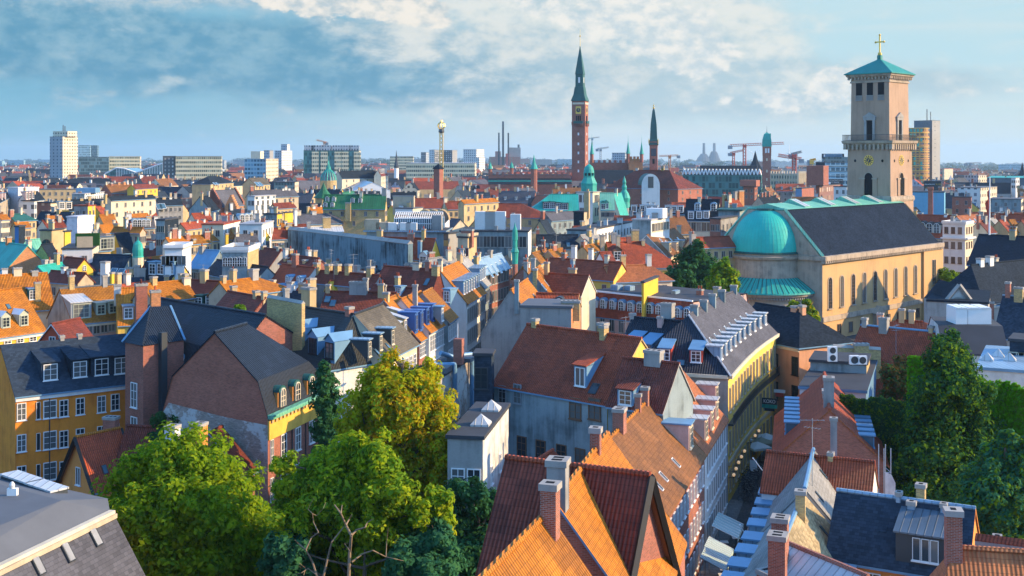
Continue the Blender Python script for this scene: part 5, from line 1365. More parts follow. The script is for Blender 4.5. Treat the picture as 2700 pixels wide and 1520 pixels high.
# chapel-like slate building with fan window
def gothic():
 H = house('blue slate hipped hall with a stone gable holding a fan window', A=t7(2095,0), B=t7(2700,-60), Ept=t7(2240,352), zr=17.5, t=1.15, hip=(4.2,0), roof='slate_dark', wall='stone_grey', cornice='white_dirty', cat='building', name='slate_hall', cp=[(t7(2180,-65),17,'white'),(t7(2265,-85),18,'white')])
 D = H.side['f'].p0.y; r = H.root
 a, l, c = at_y(t7(1985,178), 176), at_y(t7(1840,352), 176), at_y(t7(2115,352), 176)
 b = MB(); v = Vector((0,1,0))
 L0 = Vector((l.x,l.y,0)); C0 = Vector((c.x,c.y,0))
 b.poly([L0, C0, c, a, l], 'white_dirty');
 bk = [p + v*8 for p in (l, a, c)]
 b.poly([l, a, bk[1], bk[0]][::-1], 'slate_dark'); b.poly([a, c, bk[2], bk[1]][::-1], 'slate_dark'); b.poly([C0, C0+v*8, bk[2], c], 'stone_grey'); b.poly([L0+v*8, L0, l, bk[0]], 'stone_grey')
 for p, q in ((l,a),(a,c)): b.tube(p-v*.2, q-v*.2, .35, 'stone_grey', 4)
 b.build('gable', r)
 b = MB(); m = at_y(t7(1978,358), 175.9); R_ = 50/3.4347/F*176*1.05; N = 14
 g = [Vector((m.x+R_*math.cos(math.pi*i/N), m.y-.02, m.z+R_*math.sin(math.pi*i/N))) for i in range(N+1)]
 b.poly(g[::-1][::-1], 'glass')
 go = [Vector((m.x+R_*1.35*math.cos(math.pi*i/N), m.y-.08, m.z+R_*1.35*math.sin(math.pi*i/N))) for i in range(N+1)]
 for i in range(N): b.poly([go[i], g[i], g[i+1], go[i+1]][::-1], 'stone_grey')
 for i in range(1,N,2): b.tube(g[i]-v*.05, Vector((m.x,m.y-.07,m.z)), .07, 'sand', 4)
 b.build('fan_window', r)
 H2 = block('low stone annex with shadowed frieze beside the fan-window gable', 'building', 'annex', t7(1700,0)[0], t7(2250,0)[0], t7(2270,0)[0], t7(0,352)[1], 172, .02, 'stone_grey', 'stone_grey', 'slate_dark', win=[dict(x=3, z=[4.2], w=1.1, h=1.6, frame='beige')])
gothic()
house('blue slate lean-to roof with slim brick pinnacles at the right edge', A=t7(2390,275), B=t7(2760,300), Ept=t7(2330,640), zr=16, t=1.0, roof='slate', wall='stone_grey', ridgecap='zinc', cp=[(t7(2432,150),12,'brick_red'),(t7(2285,330),9,'brick_red',2)])
block('dark two-storey house with a glazed front above the ivy wall, right edge', 'building', 'town_house', t7(2445,0)[0], t7(2700,0)[0], t7(2740,0)[0], t7(0,705)[1], 122, .1, 'slate', 'slate', 'felt', win=[dict(s='f',x=[.25,.6,.9],z=[2.6],w=1.6,h=1.5,frame='cream')])
H_f = block('long pale blue flat-roofed house behind the ivy wall with small roof pyramids', 'building', 'flat_roofed_building', t7(2150,0)[0], t7(2700,0)[0], t7(2740,0)[0], t7(0,985)[1], 114, .03, 'white', 'white', 'zinc', rim='lead')
for x, y in ((.12,.3),(.28,.5),(.5,.35)):
 p = H_f.K+H_f.a*H_f.la*(1-x)+H_f.c*H_f.lc*y; b = MB(); b.sq((Vector((p.x,p.y,0)),-H_f.a,H_f.c), [(.6,H_f.zt+.3),(.6,H_f.zt+.4),(.02,H_f.zt+1.1)], 'zinc_pale'); b.build('roof_pyramid', H_f.root)
# flat dark roofs with air conditioners, between church house and dormer house
H_ac = block('flat dark roof terrace with air-conditioning units and a tiled parapet', 'building', 'flat_roofed_building', t7(640,0)[0], t7(1150,0)[0], t7(1180,0)[0], t7(0,905)[1], 128, .06, 'bluegrey', 'brick_yellow', 'felt', dep=9)
block('second flat dark roof with blue edge strips below the terrace', 'building', 'flat_roofed_building', t7(545,0)[0], t7(1145,0)[0], t7(1250,0)[0], t7(0,1160)[1], 119, .06, 'white', 'lead', 'felt', rim='lead')
stone_wall('stepped yellow brick fire wall with chimney behind the air conditioners', t7(850,740), t7(1280,768), 137.4, 136.8, 'brick_yellow')
p = at_y(t7(1100,705), 137); chimney(tag(bpy.data.objects.new('x', None)) if False else H_ac.root, (p.x, p.y, p.z-1.6), 0, 1.6, .8, 1.6, 'brick_yellow')
def lead_slope():
 a, b_, c, d = at_z(t7(640,825), 12.5), at_z(t7(850,672), 14.2), at_z(t7(945,672), 14.2), at_z(t7(755,830), 12.5)
 b = MB(); b.poly([a, d, c, b_], 'lead'); b.poly([b_, c, Vector((c.x,c.y,11)), Vector((b_.x,b_.y,11))][::-1], 'bluegrey')
lead_slope()
def ac_unit(p, ang, w, h, label, fans=1):
 r = thing('air_conditioner', label, 'air conditioner', p, 'air conditioners on the terrace roof')
 fr = (Vector((p[0],p[1],0)), Vector((math.cos(ang),math.sin(ang),0)), Vector((-math.sin(ang),math.cos(ang),0)))
 b = MB(); b.box(-w/2, w/2, -.2, .2, p[2]+.1, p[2]+h, 'metal_white', fr=fr)
 for x in (-w*.35, w*.35): b.box(x-.04, x+.04, -.2, .2, p[2], p[2]+.1, 'metal_dark', fr=fr)
 b.build('casing', r)
 for i in range(fans):
  z = p[2]+.1+(h-.1)*(i+.5)/fans; b = MB(); rr = min(w*.4,(h-.1)/fans*.42)
  b.poly([fr[0]+fr[1]*(rr*math.cos(2*math.pi*k/16))+fr[2]*-.212+Vector((0,0,z+rr*math.sin(2*math.pi*k/16))) for k in range(16)], 'metal_dark'); b.build('fan', r)
for px_, w_, h_, f, lb in ((840,1.0,1.7,2,'tall white air conditioner with two fans by the yellow fire wall'),(1037,1.0,1.05,1,'white box air conditioner with one fan, left of the pair on the terrace'),(1110,.95,1.0,1,'white box air conditioner with one fan, right of the pair on the terrace')):
 p = at_z(t7(px_, 905 if f==1 else 878), H_ac.zt+.31); ac_unit((p.x,p.y,H_ac.zt+.31), .05, w_, h_, lb, f)
for i, (x0, x1, lb) in enumerate(((1945,2050,'smaller white ventilation box on the black flat roof'),(2055,2265,'long white ventilation box with ridged lid on the black flat roof'))):
 r = thing('ventilation_unit', lb, 'ventilation box', Vector((43+i*4,136,16.6)))
 p, q = at_y(t7(x0,0),136), at_y(t7(x1,0),136); b = MB()
 b.box(p.x, q.x, 135.5, 138.5, 16.6, 18.4, 'metal_white'); b.build('casing', r)
 b = MB()
 for k in range(2): b.box(p.x+(q.x-p.x)*(k*.5+.05), p.x+(q.x-p.x)*(k*.5+.45), 135.4, 138.6, 18.41, 18.55, 'metal_white')
 b.build('lid', r)
# ------------------------------------------------------------------ grey-roofed building at the bottom left, the little peach house
def grey_roof_building():
 root = thing('felt_roofed_building', 'large building with pale grey felt roof, slate slope, skylights and a zinc barrel dormer', 'building', Vector((-27, 60, 0)))
 z = 17.0
 g0, g1 = at_z(t2(1000,858), z), at_z(t2(60,1312), z)      # gutter, far and near
 d = (g1-g0).normalized(); g2 = g0+d*22
 k0 = at_z(t2(980,742), z+.3); k1 = at_z(t2(-400,330), z+.3)
 n = Vector((-d.y, d.x, 0)); n = n if n.x > 0 else -n
 b = MB(); far = Vector((-60, 60, z+1.2)); m0 = at_z(t2(540,760), z+1.15); m1 = g2 - n*14 + Vector((0,0,1.5))
 rd0 = at_z(t2(560,760), z+1.0); rd1 = at_z(t2(-60,1010), z+1.0)
 b.poly([g0, rd0, k0], 'felt_grey')
 b.poly([g0, g2, rd1+d*12, rd1, rd0], 'felt_grey')
 b.poly([k0, rd0, rd1, rd1+d*12, Vector((-75,45,z+.8)), k1+Vector((-20,10,0))], 'felt_grey')
 b.build('felt_roof', root)
 b = MB(); zz = Vector((0,0,1))
 lo0, lo1 = g0+n*2.4-zz*3.6, g2+n*2.4-zz*3.6
 b.poly([lo1, lo0, g0+n*.35-zz*.3, g2+n*.35-zz*.3][::-1], 'slate_grey'); b.build('slate_slope', root)
 b = MB(); b.poly([Vector((p.x,p.y,0)) for p in (lo1,lo0)] + [lo0, lo1], 'brick_red'); b.poly([Vector((k0.x,k0.y,0)), Vector((lo0.x,lo0.y,0)), lo0, g0, k0][::-1], 'brick_red'); kk = k1+Vector((-20,10,0)); b.poly([Vector((kk.x,kk.y,0)), Vector((k0.x,k0.y,0)), k0, kk][::-1], 'brick_red'); b.build('wall', root)
 b = MB(); L = (g2-g0).length
 b.box(0, L, .0, .34, z-.22, z+.08, 'cream', fr=(Vector((g0.x,g0.y,0)), d, n)); b.box(0, L, .35, .46, z-.32, z-.08, 'beige', fr=(Vector((g0.x,g0.y,0)), d, n)); b.build('gutter', root)
 up = (g0+n*.35-zz*.3) - lo0; up.normalize(); nn = d.cross(up); nn = nn if nn.x > 0 else -nn
 for px in ((905,1175),(655,1320),(385,1440)):
  dd = ray(*t2(*px)); s = (lo0-Vector((0,0,CH))).dot(nn)/dd.dot(nn); p = Vector((0,0,CH))+dd*s
  b = MB()
  for c0, c1, w_, l0, l1, mm in ((-.05,.10,.27,0,1.05,'metal_dark'),(.10,.112,.21,.06,.99,'zinc_pale')):
   q = [p+d*(a*w_)+up*l+nn*c1 for a, l in ((-1,l0),(1,l0),(1,l1),(-1,l1))]; b.poly(q, mm); b.poly(q[::-1], mm)
   if c0 < 0:
    q0 = [v-nn*(c1-c0) for v in q]
    for i in range(4): j=(i+1)%4; b.poly([q0[i],q0[j],q[j],q[i]], mm)
  b.build('skylight', root)
 b = MB(); c = at_z(t2(240,1500), 15.4); N = 10     # barrel dormer
 ax = (n+Vector((0,0,0))).normalized()
 A = lambda o, r: [c+d*(r*math.cos(math.pi*i/N))+Vector((0,0,r*math.sin(math.pi*i/N)))+ax*o for i in range(N+1)]
 f, k = A(.3,1.35), A(-4,1.35)
 for i in range(N): b.poly([f[i],f[i+1],k[i+1],k[i]], 'zinc', True)
 fi = A(.3,1.0)
 for i in range(N): b.poly([f[i],fi[i],fi[i+1],f[i+1]], 'cream')
 b.poly(A(.2,1.02), 'glass');
 for o in (-.6,-1.3,-2.0,-2.7):
  q = A(o,1.38)
  for i in range(N): b.tube(q[i],q[i+1],.05,'zinc_pale',4)
 b.build('barrel_dormer', root)
 b = MB(); p = at_z(t2(115,720), z+.9); b.box(-.45,.45,-.18,.18,p.z-.1,p.z+.95,'metal_white',fr=(p,Vector((.8,.6,0)),Vector((-.6,.8,0)))) if False else None
 b.box(p.x-.26,p.x+.26,p.y-.12,p.y+.12,p.z-.2,p.z+.42,'metal_white'); b.lathe(p.x-.03,p.y,[(.13,p.z+.42),(.15,p.z+.6),(.08,p.z+.74),(.01,p.z+.78)],12,'zinc_pale'); b.build('roof_vent', root)
 for a, c_ in (((85,500),(320,580)),((310,580),(540,655))):   # skylight upstands along the far edge
  p, q = at_z(t2(*a), z+.85), at_z(t2(*c_), z+.85); e = (q-p).normalized(); m = Vector((-e.y,e.x,0)); b = MB(); l = (q-p).length
  b.box(0,l,-.5,.5,z,z+.75,'metal_dark',fr=(Vector((p.x,p.y,0)),e,m)); b.box(-.05,l+.05,-.55,.55,z+.751,z+.85,'zinc_pale',fr=(Vector((p.x,p.y,0)),e,m)); b.build('roof_light', root)
grey_roof_building()
p = at_y(t2(716,180), 112); ax = Vector((.62,.78,0))
H = house('small peach house with black-edged gable and a half-sunlit orange roof, below the ochre tenement', R0=(p.x,p.y,0), R1=(p.x+ax.x*4.2,p.y+ax.y*4.2,0), prof=[(0,p.z),(2.9,p.z-4.4)], roof='tile_red', wall='orange_wall', verge='black_wood', over=.35, gover=.35, ridgecap='tile_orange',
 win=[dict(s='l',x=[.5],z=[.2],w=.75,h=1.7,style='s'),dict(s='l',x=[.12,.36,.62,.88],z=[2.6],w=.75,h=1.2)], sk=[dict(x=[.35],o=.62,w=.5,l=.9)], barge='black_wood')
house('dark red cross roof joined to the small peach house', R0=(p.x+3.6,p.y+3.2,0), R1=(p.x+8.5,p.y+2.2,0), prof=[(0,p.z+.3),(3.2,p.z-4.2)], roof='tile_dark', wall='orange_wall', verge='sand', over=.2, ridgecap='tile_dark', cp=[(t2(1012,-5),34,'brick_brown',-.5)])
house('dark red lean-to roof with a blue lead valley at the foot of the brick gable', A=t2(1905,150), B=t2(2020,90), Ept=t2(2230,515), zr=10.5, t=1.1, roof='tile_dark', wall='brick_red', verge='lead', cp=[(t2(1570,75),34,'white',1),(t2(1815,55),44,'orange_wall',.5)])
# ------------------------------------------------------------------ the street
st = street('street', [(9.5,60),(14.2,80),(18.0,95),(21.5,108),(26,122),(31.5,140),(38,158)], 4.6, .006, 'cobbles') if 'cobbles' in MATS else None
st = street('pavement', [(7.2,60.5),(11.9,80.6),(15.6,95.7),(19.0,108.8),(23.3,122.8)], .9, .09, 'paving')
def parasol(label, px, D_z, w, z, m, ang, tilt=0):
 p = at_z(px, z); r = thing('parasol', label, 'parasol', Vector((p.x,p.y,0)), 'parasols along the shaded street')
 b = MB(); n = 4; q = [Vector((p.x+w*math.cos(ang+math.pi/4+math.pi/2*i), p.y+w*math.sin(ang+math.pi/4+math.pi/2*i), z-.55)) for i in range(4)]; t_ = Vector((p.x,p.y,z))
 mid = [(q[i]+q[(i+1)%4])/2+Vector((0,0,.05)) for i in range(4)]
 for i in range(4):
  b.poly([q[i], mid[i], t_], m); b.poly([mid[i], q[(i+1)%4], t_], m)
  b.poly([q[i]-Vector((0,0,.22)), q[(i+1)%4]-Vector((0,0,.22)), q[(i+1)%4], mid[i], q[i]], m)
 b.build('canopy', r); b = MB(); b.tube((p.x,p.y,0),(p.x,p.y,z+.12),.035,'metal_grey',6); b.box(p.x-.3,p.x+.3,p.y-.3,p.y+.3,0,.1,'metal_dark'); b.build('pole', r)
 return p
parasol('pale square parasol, farthest of three by the hanging sign', v1(530,205), 0, 1.75, 2.9, 'canvas', .35)
parasol('olive-grey square parasol, middle of three by the hanging sign', v1(485,240), 0, 1.75, 2.9, 'canvas_olive', .35)
parasol('pale square parasol, nearest of three by the hanging sign', v1(455,280), 0, 1.75, 2.9, 'canvas', .35)
def awning(label, c, w, l, z0, z1, ang):
 p = at_z(c, z0); ax = Vector((math.cos(ang), math.sin(ang), 0)); ay = Vector((-ax.y, ax.x, 0)); r = thing('market_canopy', label, 'canopy', Vector((p.x,p.y,0)), 'sloping canopies at the pale blue house')
 b = MB(); P = lambda a, l_, z: Vector((p.x,p.y,0))+ax*a+ay*l_+Vector((0,0,z))
 q = [P(w/2,-l/2,z0), P(w/2,l/2,z0), P(-w/2,l/2,z1), P(-w/2,-l/2,z1)]
 b.poly(q, 'canvas_teal'); b.poly([v-Vector((0,0,.05)) for v in q][::-1], 'canvas_teal'); b.poly([q[0]-Vector((0,0,.3)), q[1]-Vector((0,0,.3)), q[1], q[0]], 'canvas_teal')
 b.build('canvas', r); b = MB()
 for a, y, zt in ((w/2,-l/2,z0),(w/2,l/2,z0),(-w/2,l/2,z1),(-w/2,-l/2,z1)): b.tube(P(a*.96,y*.96,0), P(a*.96,y*.96,zt-.06), .03, 'metal_grey', 5)
 for i in range(7): b.tube(P(w/2,-l/2+l*i/6,z0+.02), P(-w/2,-l/2+l*i/6,z1+.02), .025, 'metal_white', 4)
 b.build('frame', r); return P
AW = [awning('largest sloping canopy, farthest of three at the pale blue house', v1(195,1050), 2.3, 4.2, 2.4, 3.3, -.31), awning('middle sloping canopy of three at the pale blue house', v1(118,1250), 2.1, 2.7, 2.4, 3.3, -.31), awning('nearest sloping canopy of three at the pale blue house', v1(85,1345), 2.1, 2.7, 2.4, 3.3, -.31)]
def table_set(p, i, where):
 r = thing('cafe_table', 'small white cafe table %s' % where, 'table', p, 'cafe tables')
 b = MB(); b.box(p.x-.35,p.x+.35,p.y-.35,p.y+.35,.72,.75,'metal_white'); b.build('table_top', r); b = MB(); b.tube((p.x,p.y,0),(p.x,p.y,.72),.04,'metal_dark',6); b.box(p.x-.25,p.x+.25,p.y-.25,p.y+.25,0,.03,'metal_dark'); b.build('leg', r)
for i, (q, wh) in enumerate(((v1(265,1112),'at the street side of the largest canopy'),(v1(205,1225),'beside the middle canopy, far corner'),(v1(200,1285),'beside the middle canopy, near corner'),(v1(160,1385),'beside the nearest canopy'),(v1(150,1435),'nearest the bottom edge of the street'),(v1(165,1150),'under the near edge of the largest canopy'))):
 table_set(at_z(q, .75)-Vector((0,0,.75)), i, wh)
def bicycle():
 b = MB(); r = bpy.data.objects.new('bicycle', None); COL.objects.link(r); r['_base'] = (0,0,0)
 for x, nm in ((-.52,'wheel'),(.52,'wheel')):
  w = MB(); n = 16
  for i in range(n):
   a0, a1 = 2*math.pi*i/n, 2*math.pi*(i+1)/n; w.tube((x+.33*math.cos(a0),0,.34+.33*math.sin(a0)),(x+.33*math.cos(a1),0,.34+.33*math.sin(a1)),.025,'metal_dark',4)
  for i in range(6): a = math.pi*i/6; w.tube((x-.33*math.cos(a),0,.34-.33*math.sin(a)),(x+.33*math.cos(a),0,.34+.33*math.sin(a)),.006,'metal_grey',3)
  w.build(nm, r)
 f = MB()
 for p, q in (((-.52,0,.34),(-.08,0,.32)),((-.08,0,.32),(-.2,0,.82)),((-.52,0,.34),(-.17,0,.72)),((-.08,0,.32),(.4,0,.72)),((-.17,0,.74),(.38,0,.82)),((.52,0,.34),(.36,0,.95))): f.tube(p,q,.022,'metal_dark',5)
 f.build('frame', r); s = MB(); s.box(-.34,-.08,-.08,.08,.86,.92,'black_wood'); s.tube((-.2,0,.8),(-.21,0,.88),.018,'metal_grey',5); s.build('saddle', r)
 h = MB(); h.tube((.36,-.28,1.0),(.36,.28,1.0),.018,'metal_grey',5); h.tube((.36,0,.93),(.36,0,1.0),.018,'metal_grey',5); h.tube((.36,.28,1.0),(.24,.3,.98),.02,'black_wood',5); h.tube((.36,-.28,1.0),(.24,-.3,.98),.02,'black_wood',5); h.build('handlebar', r)
 return r
def bicycles():
 proto = bicycle(); rnd = random.Random(3); first = True; i = 0
 rows = [(v1(355,770),v1(470,520),15,1.1),(v1(330,700),v1(440,545),9,-.3),(v1(295,640),v1(345,500),6,-1.0),(v1(600,215),v1(635,160),4,.4)]
 for a, c, n, off in rows:
  for k in range(n):
   px = (a[0]+(c[0]-a[0])*(k+.5)/n+rnd.uniform(-4,4), a[1]+(c[1]-a[1])*(k+.5)/n); p = at_z(px, .5)
   if first: o = proto; first = False
   else:
    o = proto.copy(); COL.objects.link(o)
    for ch in proto.children: q = ch.copy(); COL.objects.link(q); q.parent = o
   o.location = (p.x, p.y, .01); o.rotation_euler = (rnd.uniform(-.12,.12), 0, rnd.uniform(-.4,.4)+(.2 if rnd.random() < .7 else 1.2))
   o['label'] = 'dark bicycle parked in the crowded cluster on the shaded street'; o['category'] = 'bicycle'; o['group'] = 'bicycles parked on the shaded street'
   i += 1
bicycles()
def lamps():
 for k, px in enumerate((v1(424,186),v1(390,228),v1(355,268),v1(297,362),v1(269,411),v1(244,461),v1(220,515),v1(200,569))):
  best = min((abs(1350+F*ALONG(s)[0].x/ALONG(s)[0].y-px[0]), s) for s in [CTOT*q/200 for q in range(201)])[1]
  p, d = ALONG(best); n = Vector((d.y,-d.x,0)); q = p+n*.55; top = at_y(px, q.y); z = min(max(top.z, 2.4), 5)
  r = thing('globe_lamp', ('glowing globe lamp on the curved facade, farthest of the row beside the hanging sign','second glowing globe lamp from the hanging sign','unlit glass globe lamp between the lit ones','glowing globe lamp just past the gap in the row','glowing globe lamp, third from the near end of the row','glowing globe lamp in the middle of the near five','glowing globe lamp, next to the last at the near end','nearest glowing globe lamp at the corner of the curved facade')[k], 'lamp', p+Vector((0,0,z)), 'globe lamps on the curved facade')
  b = MB(); b.ball((q.x,q.y,z), .18, 'lamp' if k != 2 else 'zinc_pale', 12); b.build('globe', r); b = MB(); b.tube(p+Vector((0,0,z-.35)), (q.x,q.y,z-.3), .03, 'metal_dark', 5); b.tube((q.x,q.y,z-.32),(q.x,q.y,z-.2),.06,'metal_dark',6); b.build('bracket', r)
lamps()
def hanging_sign():
 p, d = ALONG(CTOT*.72); n = Vector((d.y,-d.x,0)); z = 6.0; r = thing('hanging_sign', 'green and dark hanging sign with white letters on the curved facade', 'sign', p+n*.8+Vector((0,0,z)))
 b = MB(); b.box(.1,1.9,-.08,.08,z,z+.75,'metal_dark',fr=(p,n,d)); b.build('upper_panel', r); b = MB(); b.box(.1,1.9,-.08,.08,z-.45,z-.01,'copper',fr=(p,n,d)); b.build('green_band', r); b = MB(); b.box(.4,1.6,-.08,.08,z-.8,z-.46,'metal_dark',fr=(p,n,d)); b.build('lower_panel', r)
 globals()['SIGN'] = (r, p+n*1.0-d*.1+Vector((0,0,z+.36)), math.atan2(n.y,n.x))
 q, d2 = ALONG(CTOT*.93); m = Vector((d2.y,-d2.x,0)); r2 = thing('hanging_sign', 'small white and red hanging sign at the far end of the curved facade', 'sign', q+m*.8+Vector((0,0,6.2)))
 b = MB(); b.box(.2,1.6,-.06,.06,6.2,6.6,'metal_white',fr=(q,m,d2)); b.build('upper_panel', r2); b = MB(); b.box(.4,1.4,-.06,.06,5.7,6.19,'metal_red',fr=(q,m,d2)); b.build('lower_panel', r2)
hanging_sign()
def street_bits():
 for i, (a, c, lb) in enumerate(((v1(495,530),v1(415,425),'white pole leaning out over the crowded bicycles'),(v1(360,1115),v1(300,1005),'white pole leaning out over the street near the canopies'))):
  p, q = at_z(a, 8.5), at_z(c, 9.6); r = thing('wall_flagpole', lb, 'flagpole', p); b = MB(); b.tube(p, q, .05, 'metal_white', 6, .035); b.ball(q, .08, 'metal_white', 8); b.build('pole', r)
 p = at_z(v1(417,530), .05); r = thing('signboard', 'white standing signboard between the bicycles and the parasols', 'signboard', Vector((p.x,p.y,0))); b = MB()
 for s_ in (-1, 1): b.poly([Vector((p.x-.4,p.y+s_*.35,.02)), Vector((p.x+.4,p.y+s_*.35,.02)), Vector((p.x+.4,p.y,1.25)), Vector((p.x-.4,p.y,1.25))][::-s_], 'metal_white')
 b.build('board', r); b = MB(); b.tube((p.x-.4,p.y,1.25),(p.x+.4,p.y,1.25),.03,'metal_grey',5); b.build('hinge', r)
 p, q = at_y((2327,1180), 97), at_y((2350,1310), 96.5); r = thing('scaffold', 'thin scaffold tower with white sheeting by the right eave of the dormer house', 'scaffold', Vector((p.x,97,0))); b = MB()
 for x in (p.x, q.x):
  for y in (96.6, 98): b.tube((x,y,0),(x,y,p.z),.045,'zinc_pale',5)
 z = 2.0
 while z < p.z: b.tube((p.x,96.6,z),(q.x,96.6,z),.03,'zinc_pale',4); b.tube((q.x,96.6,z),(q.x,98,z),.03,'zinc_pale',4); z += 2
 b.build('frame', r); b = MB(); zt = at_y((2340,1245),96.5).z; b.poly([Vector((p.x+.05,96.5,0)),Vector((q.x+.2,96.5,0)),Vector((q.x+.35,96.5,zt-.9)),Vector((q.x,96.5,zt-.2)),Vector((p.x+.05,96.5,zt))],'wrap'); b.poly([Vector((q.x+.2,96.5,0)),Vector((q.x+.2,98,0)),Vector((q.x+.35,98,zt-.9)),Vector((q.x+.35,96.5,zt-.9))],'wrap'); b.build('sheeting', r)
street_bits()
def person(label, pos, turn, cloth):
 # one continuous skinned body, mid-stride
 J = {'pel':(0,0,.95),'sp':(0,.01,1.18),'ch':(0,.02,1.38),'nk':(0,.02,1.5),'hd':(0,-.02,1.62),'tp':(0,-.02,1.74),
   'hl':(.1,0,.9),'kl':(.11,-.14,.5),'al':(.11,-.06,.09),'tl':(.11,-.22,.04),'hr':(-.1,0,.9),'kr':(-.11,.08,.5),'ar':(-.11,.26,.12),'tr':(-.11,.14,.04),
   'sl':(.19,.02,1.4),'el':(.24,.1,1.13),'wl':(.25,.02,.9),'fl':(.25,-.01,.8),'sr':(-.19,.02,1.4),'er':(-.24,-.06,1.13),'wr':(-.24,-.2,.94),'fr':(-.24,-.24,.85)}
 rad = {'pel':.15,'sp':.13,'ch':.15,'nk':.06,'hd':.095,'tp':.06,'hl':.09,'kl':.06,'al':.045,'tl':.04,'hr':.09,'kr':.06,'ar':.045,'tr':.04,'sl':.065,'el':.045,'wl':.032,'fl':.028,'sr':.065,'er':.045,'wr':.032,'fr':.028}
 ed = [('pel','sp'),('sp','ch'),('ch','nk'),('nk','hd'),('hd','tp'),('pel','hl'),('hl','kl'),('kl','al'),('al','tl'),('pel','hr'),('hr','kr'),('kr','ar'),('ar','tr'),('ch','sl'),('sl','el'),('el','wl'),('wl','fl'),('ch','sr'),('sr','er'),('er','wr'),('wr','fr')]
 ks = list(J); me = bpy.data.meshes.new('tmp'); me.from_pydata([J[k] for k in ks], [(ks.index(a), ks.index(b_)) for a, b_ in ed], [])
 o = bpy.data.objects.new('tmp', me); COL.objects.link(o); o.modifiers.new('skin', 'SKIN'); o.modifiers.new('sub', 'SUBSURF').levels = 2
 for k, v in zip(ks, me.skin_vertices[0].data): v.radius = (rad[k], rad[k]); v.use_root = k == 'pel'
 bpy.context.view_layer.update(); m2 = bpy.data.meshes.new_from_object(o.evaluated_get(bpy.context.evaluated_depsgraph_get())); bpy.data.objects.remove(o)
 m2.materials.clear()
 for mm in ('metal_dark', cloth, 'peach', 'black_wood'): m2.materials.append(M(mm))
 for p in m2.polygons:
  c = p.center; p.use_smooth = True
  p.material_index = 3 if c.z > 1.66 or c.z < .1 or (c.z > 1.56 and c.y > .03) else 2 if c.z > 1.5 or (abs(c.x) > .2 and c.z < .9) else 1 if c.z > .93 else 0
 b = bpy.data.objects.new('person', m2); COL.objects.link(b); b.location = pos; b.rotation_euler = (0,0,turn); tag(b, label, 'person'); return b
p = at_z((1991,1372), 0); person('person in a dark jacket walking along the shaded street past the bicycles', p, .25, 'slate')
# ------------------------------------------------------------------ trees and ivy
MATS.update({
 'leaf_lime': leaf_mat('lime_tree_leaves', (.14, .255, .012), (.29, .365, .014), (.22, .315, .014)),
 'leaf_yellow': leaf_mat('yellowing_leaves', (.34, .36, .012), (.52, .44, .014), (.44, .29, .014)),
 'leaf_fresh': leaf_mat('yellow_green_leaves', (.27, .375, .014), (.43, .44, .02), (.18, .33, .03)),
 'leaf_dark': leaf_mat('dark_green_leaves', (.02, .075, .03), (.05, .13, .03), (.03, .10, .035), .3),
 'leaf_teal': leaf_mat('blue_green_leaves', (.03, .13, .07), (.08, .22, .08), (.05, .16, .07), .35),
 'leaf_green': leaf_mat('mid_green_leaves', (.08, .19, .015), (.19, .28, .02), (.12, .23, .02)),
 'leaf_ivy': leaf_mat('ivy_leaves', (.09, .30, .008), (.19, .48, .012), (.13, .38, .01), .45),
 'leaf_brown': leaf_mat('bronze_leaves', (.08, .06, .025), (.13, .085, .03), (.07, .08, .03), .3),
 'leaf_far': leaf_mat('far_tree_leaves', (.018, .05, .02), (.035, .07, .022), (.026, .058, .024), .2),
})
def leaves(name, pos, nor, size, mats, seed, parent=None, base=(0,0,0), aspect=1.5):
 """One mesh of small quads at pos facing roughly nor."""
 r = np.random.default_rng(seed); n = len(pos)
 nn = nor + r.normal(0, .42, (n, 3)); nn /= np.linalg.norm(nn, axis=1, keepdims=True) + 1e-9
 a = np.cross(nn, r.normal(0, 1, (n, 3))); a /= np.linalg.norm(a, axis=1, keepdims=True) + 1e-9
 b = np.cross(nn, a); s = (size * r.uniform(.45, 1.0, (n, 1))**1.5 * 1.75)
 bend = nn * s * .18
 v = np.stack([pos - a*s*aspect*.5, pos - b*s*.38 + bend, pos + a*s*aspect*.5, pos + b*s*.38 + bend], 1).reshape(-1, 3) - np.array(base)
 me = bpy.data.meshes.new(name)
 me.vertices.add(4*n); me.vertices.foreach_set('co', v.ravel().astype(np.float32))
 me.loops.add(4*n); me.loops.foreach_set('vertex_index', np.arange(4*n, dtype=np.int32))
 me.polygons.add(n); me.polygons.foreach_set('loop_start', np.arange(0, 4*n, 4, dtype=np.int32))
 try: me.polygons.foreach_set('loop_total', np.full(n, 4, dtype=np.int32))
 except Exception: pass
 for m in mats: me.materials.append(M(m))
 if len(mats) > 1: me.polygons.foreach_set('material_index', (r.random(n) < .3).astype(np.int32))
 me.update(calc_edges=True); me.validate()
 o = bpy.data.objects.new(name, me); COL.objects.link(o)
 if parent is not None: o.parent = parent
 return o
def limb_path(mb, pts_, r0, r1, mat):
 k = len(pts_) - 1
 for i in range(k):
  mb.tube(pts_[i], pts_[i+1], r0 + (r1-r0)*i/k, mat, 7, r0 + (r1-r0)*(i+1)/k)
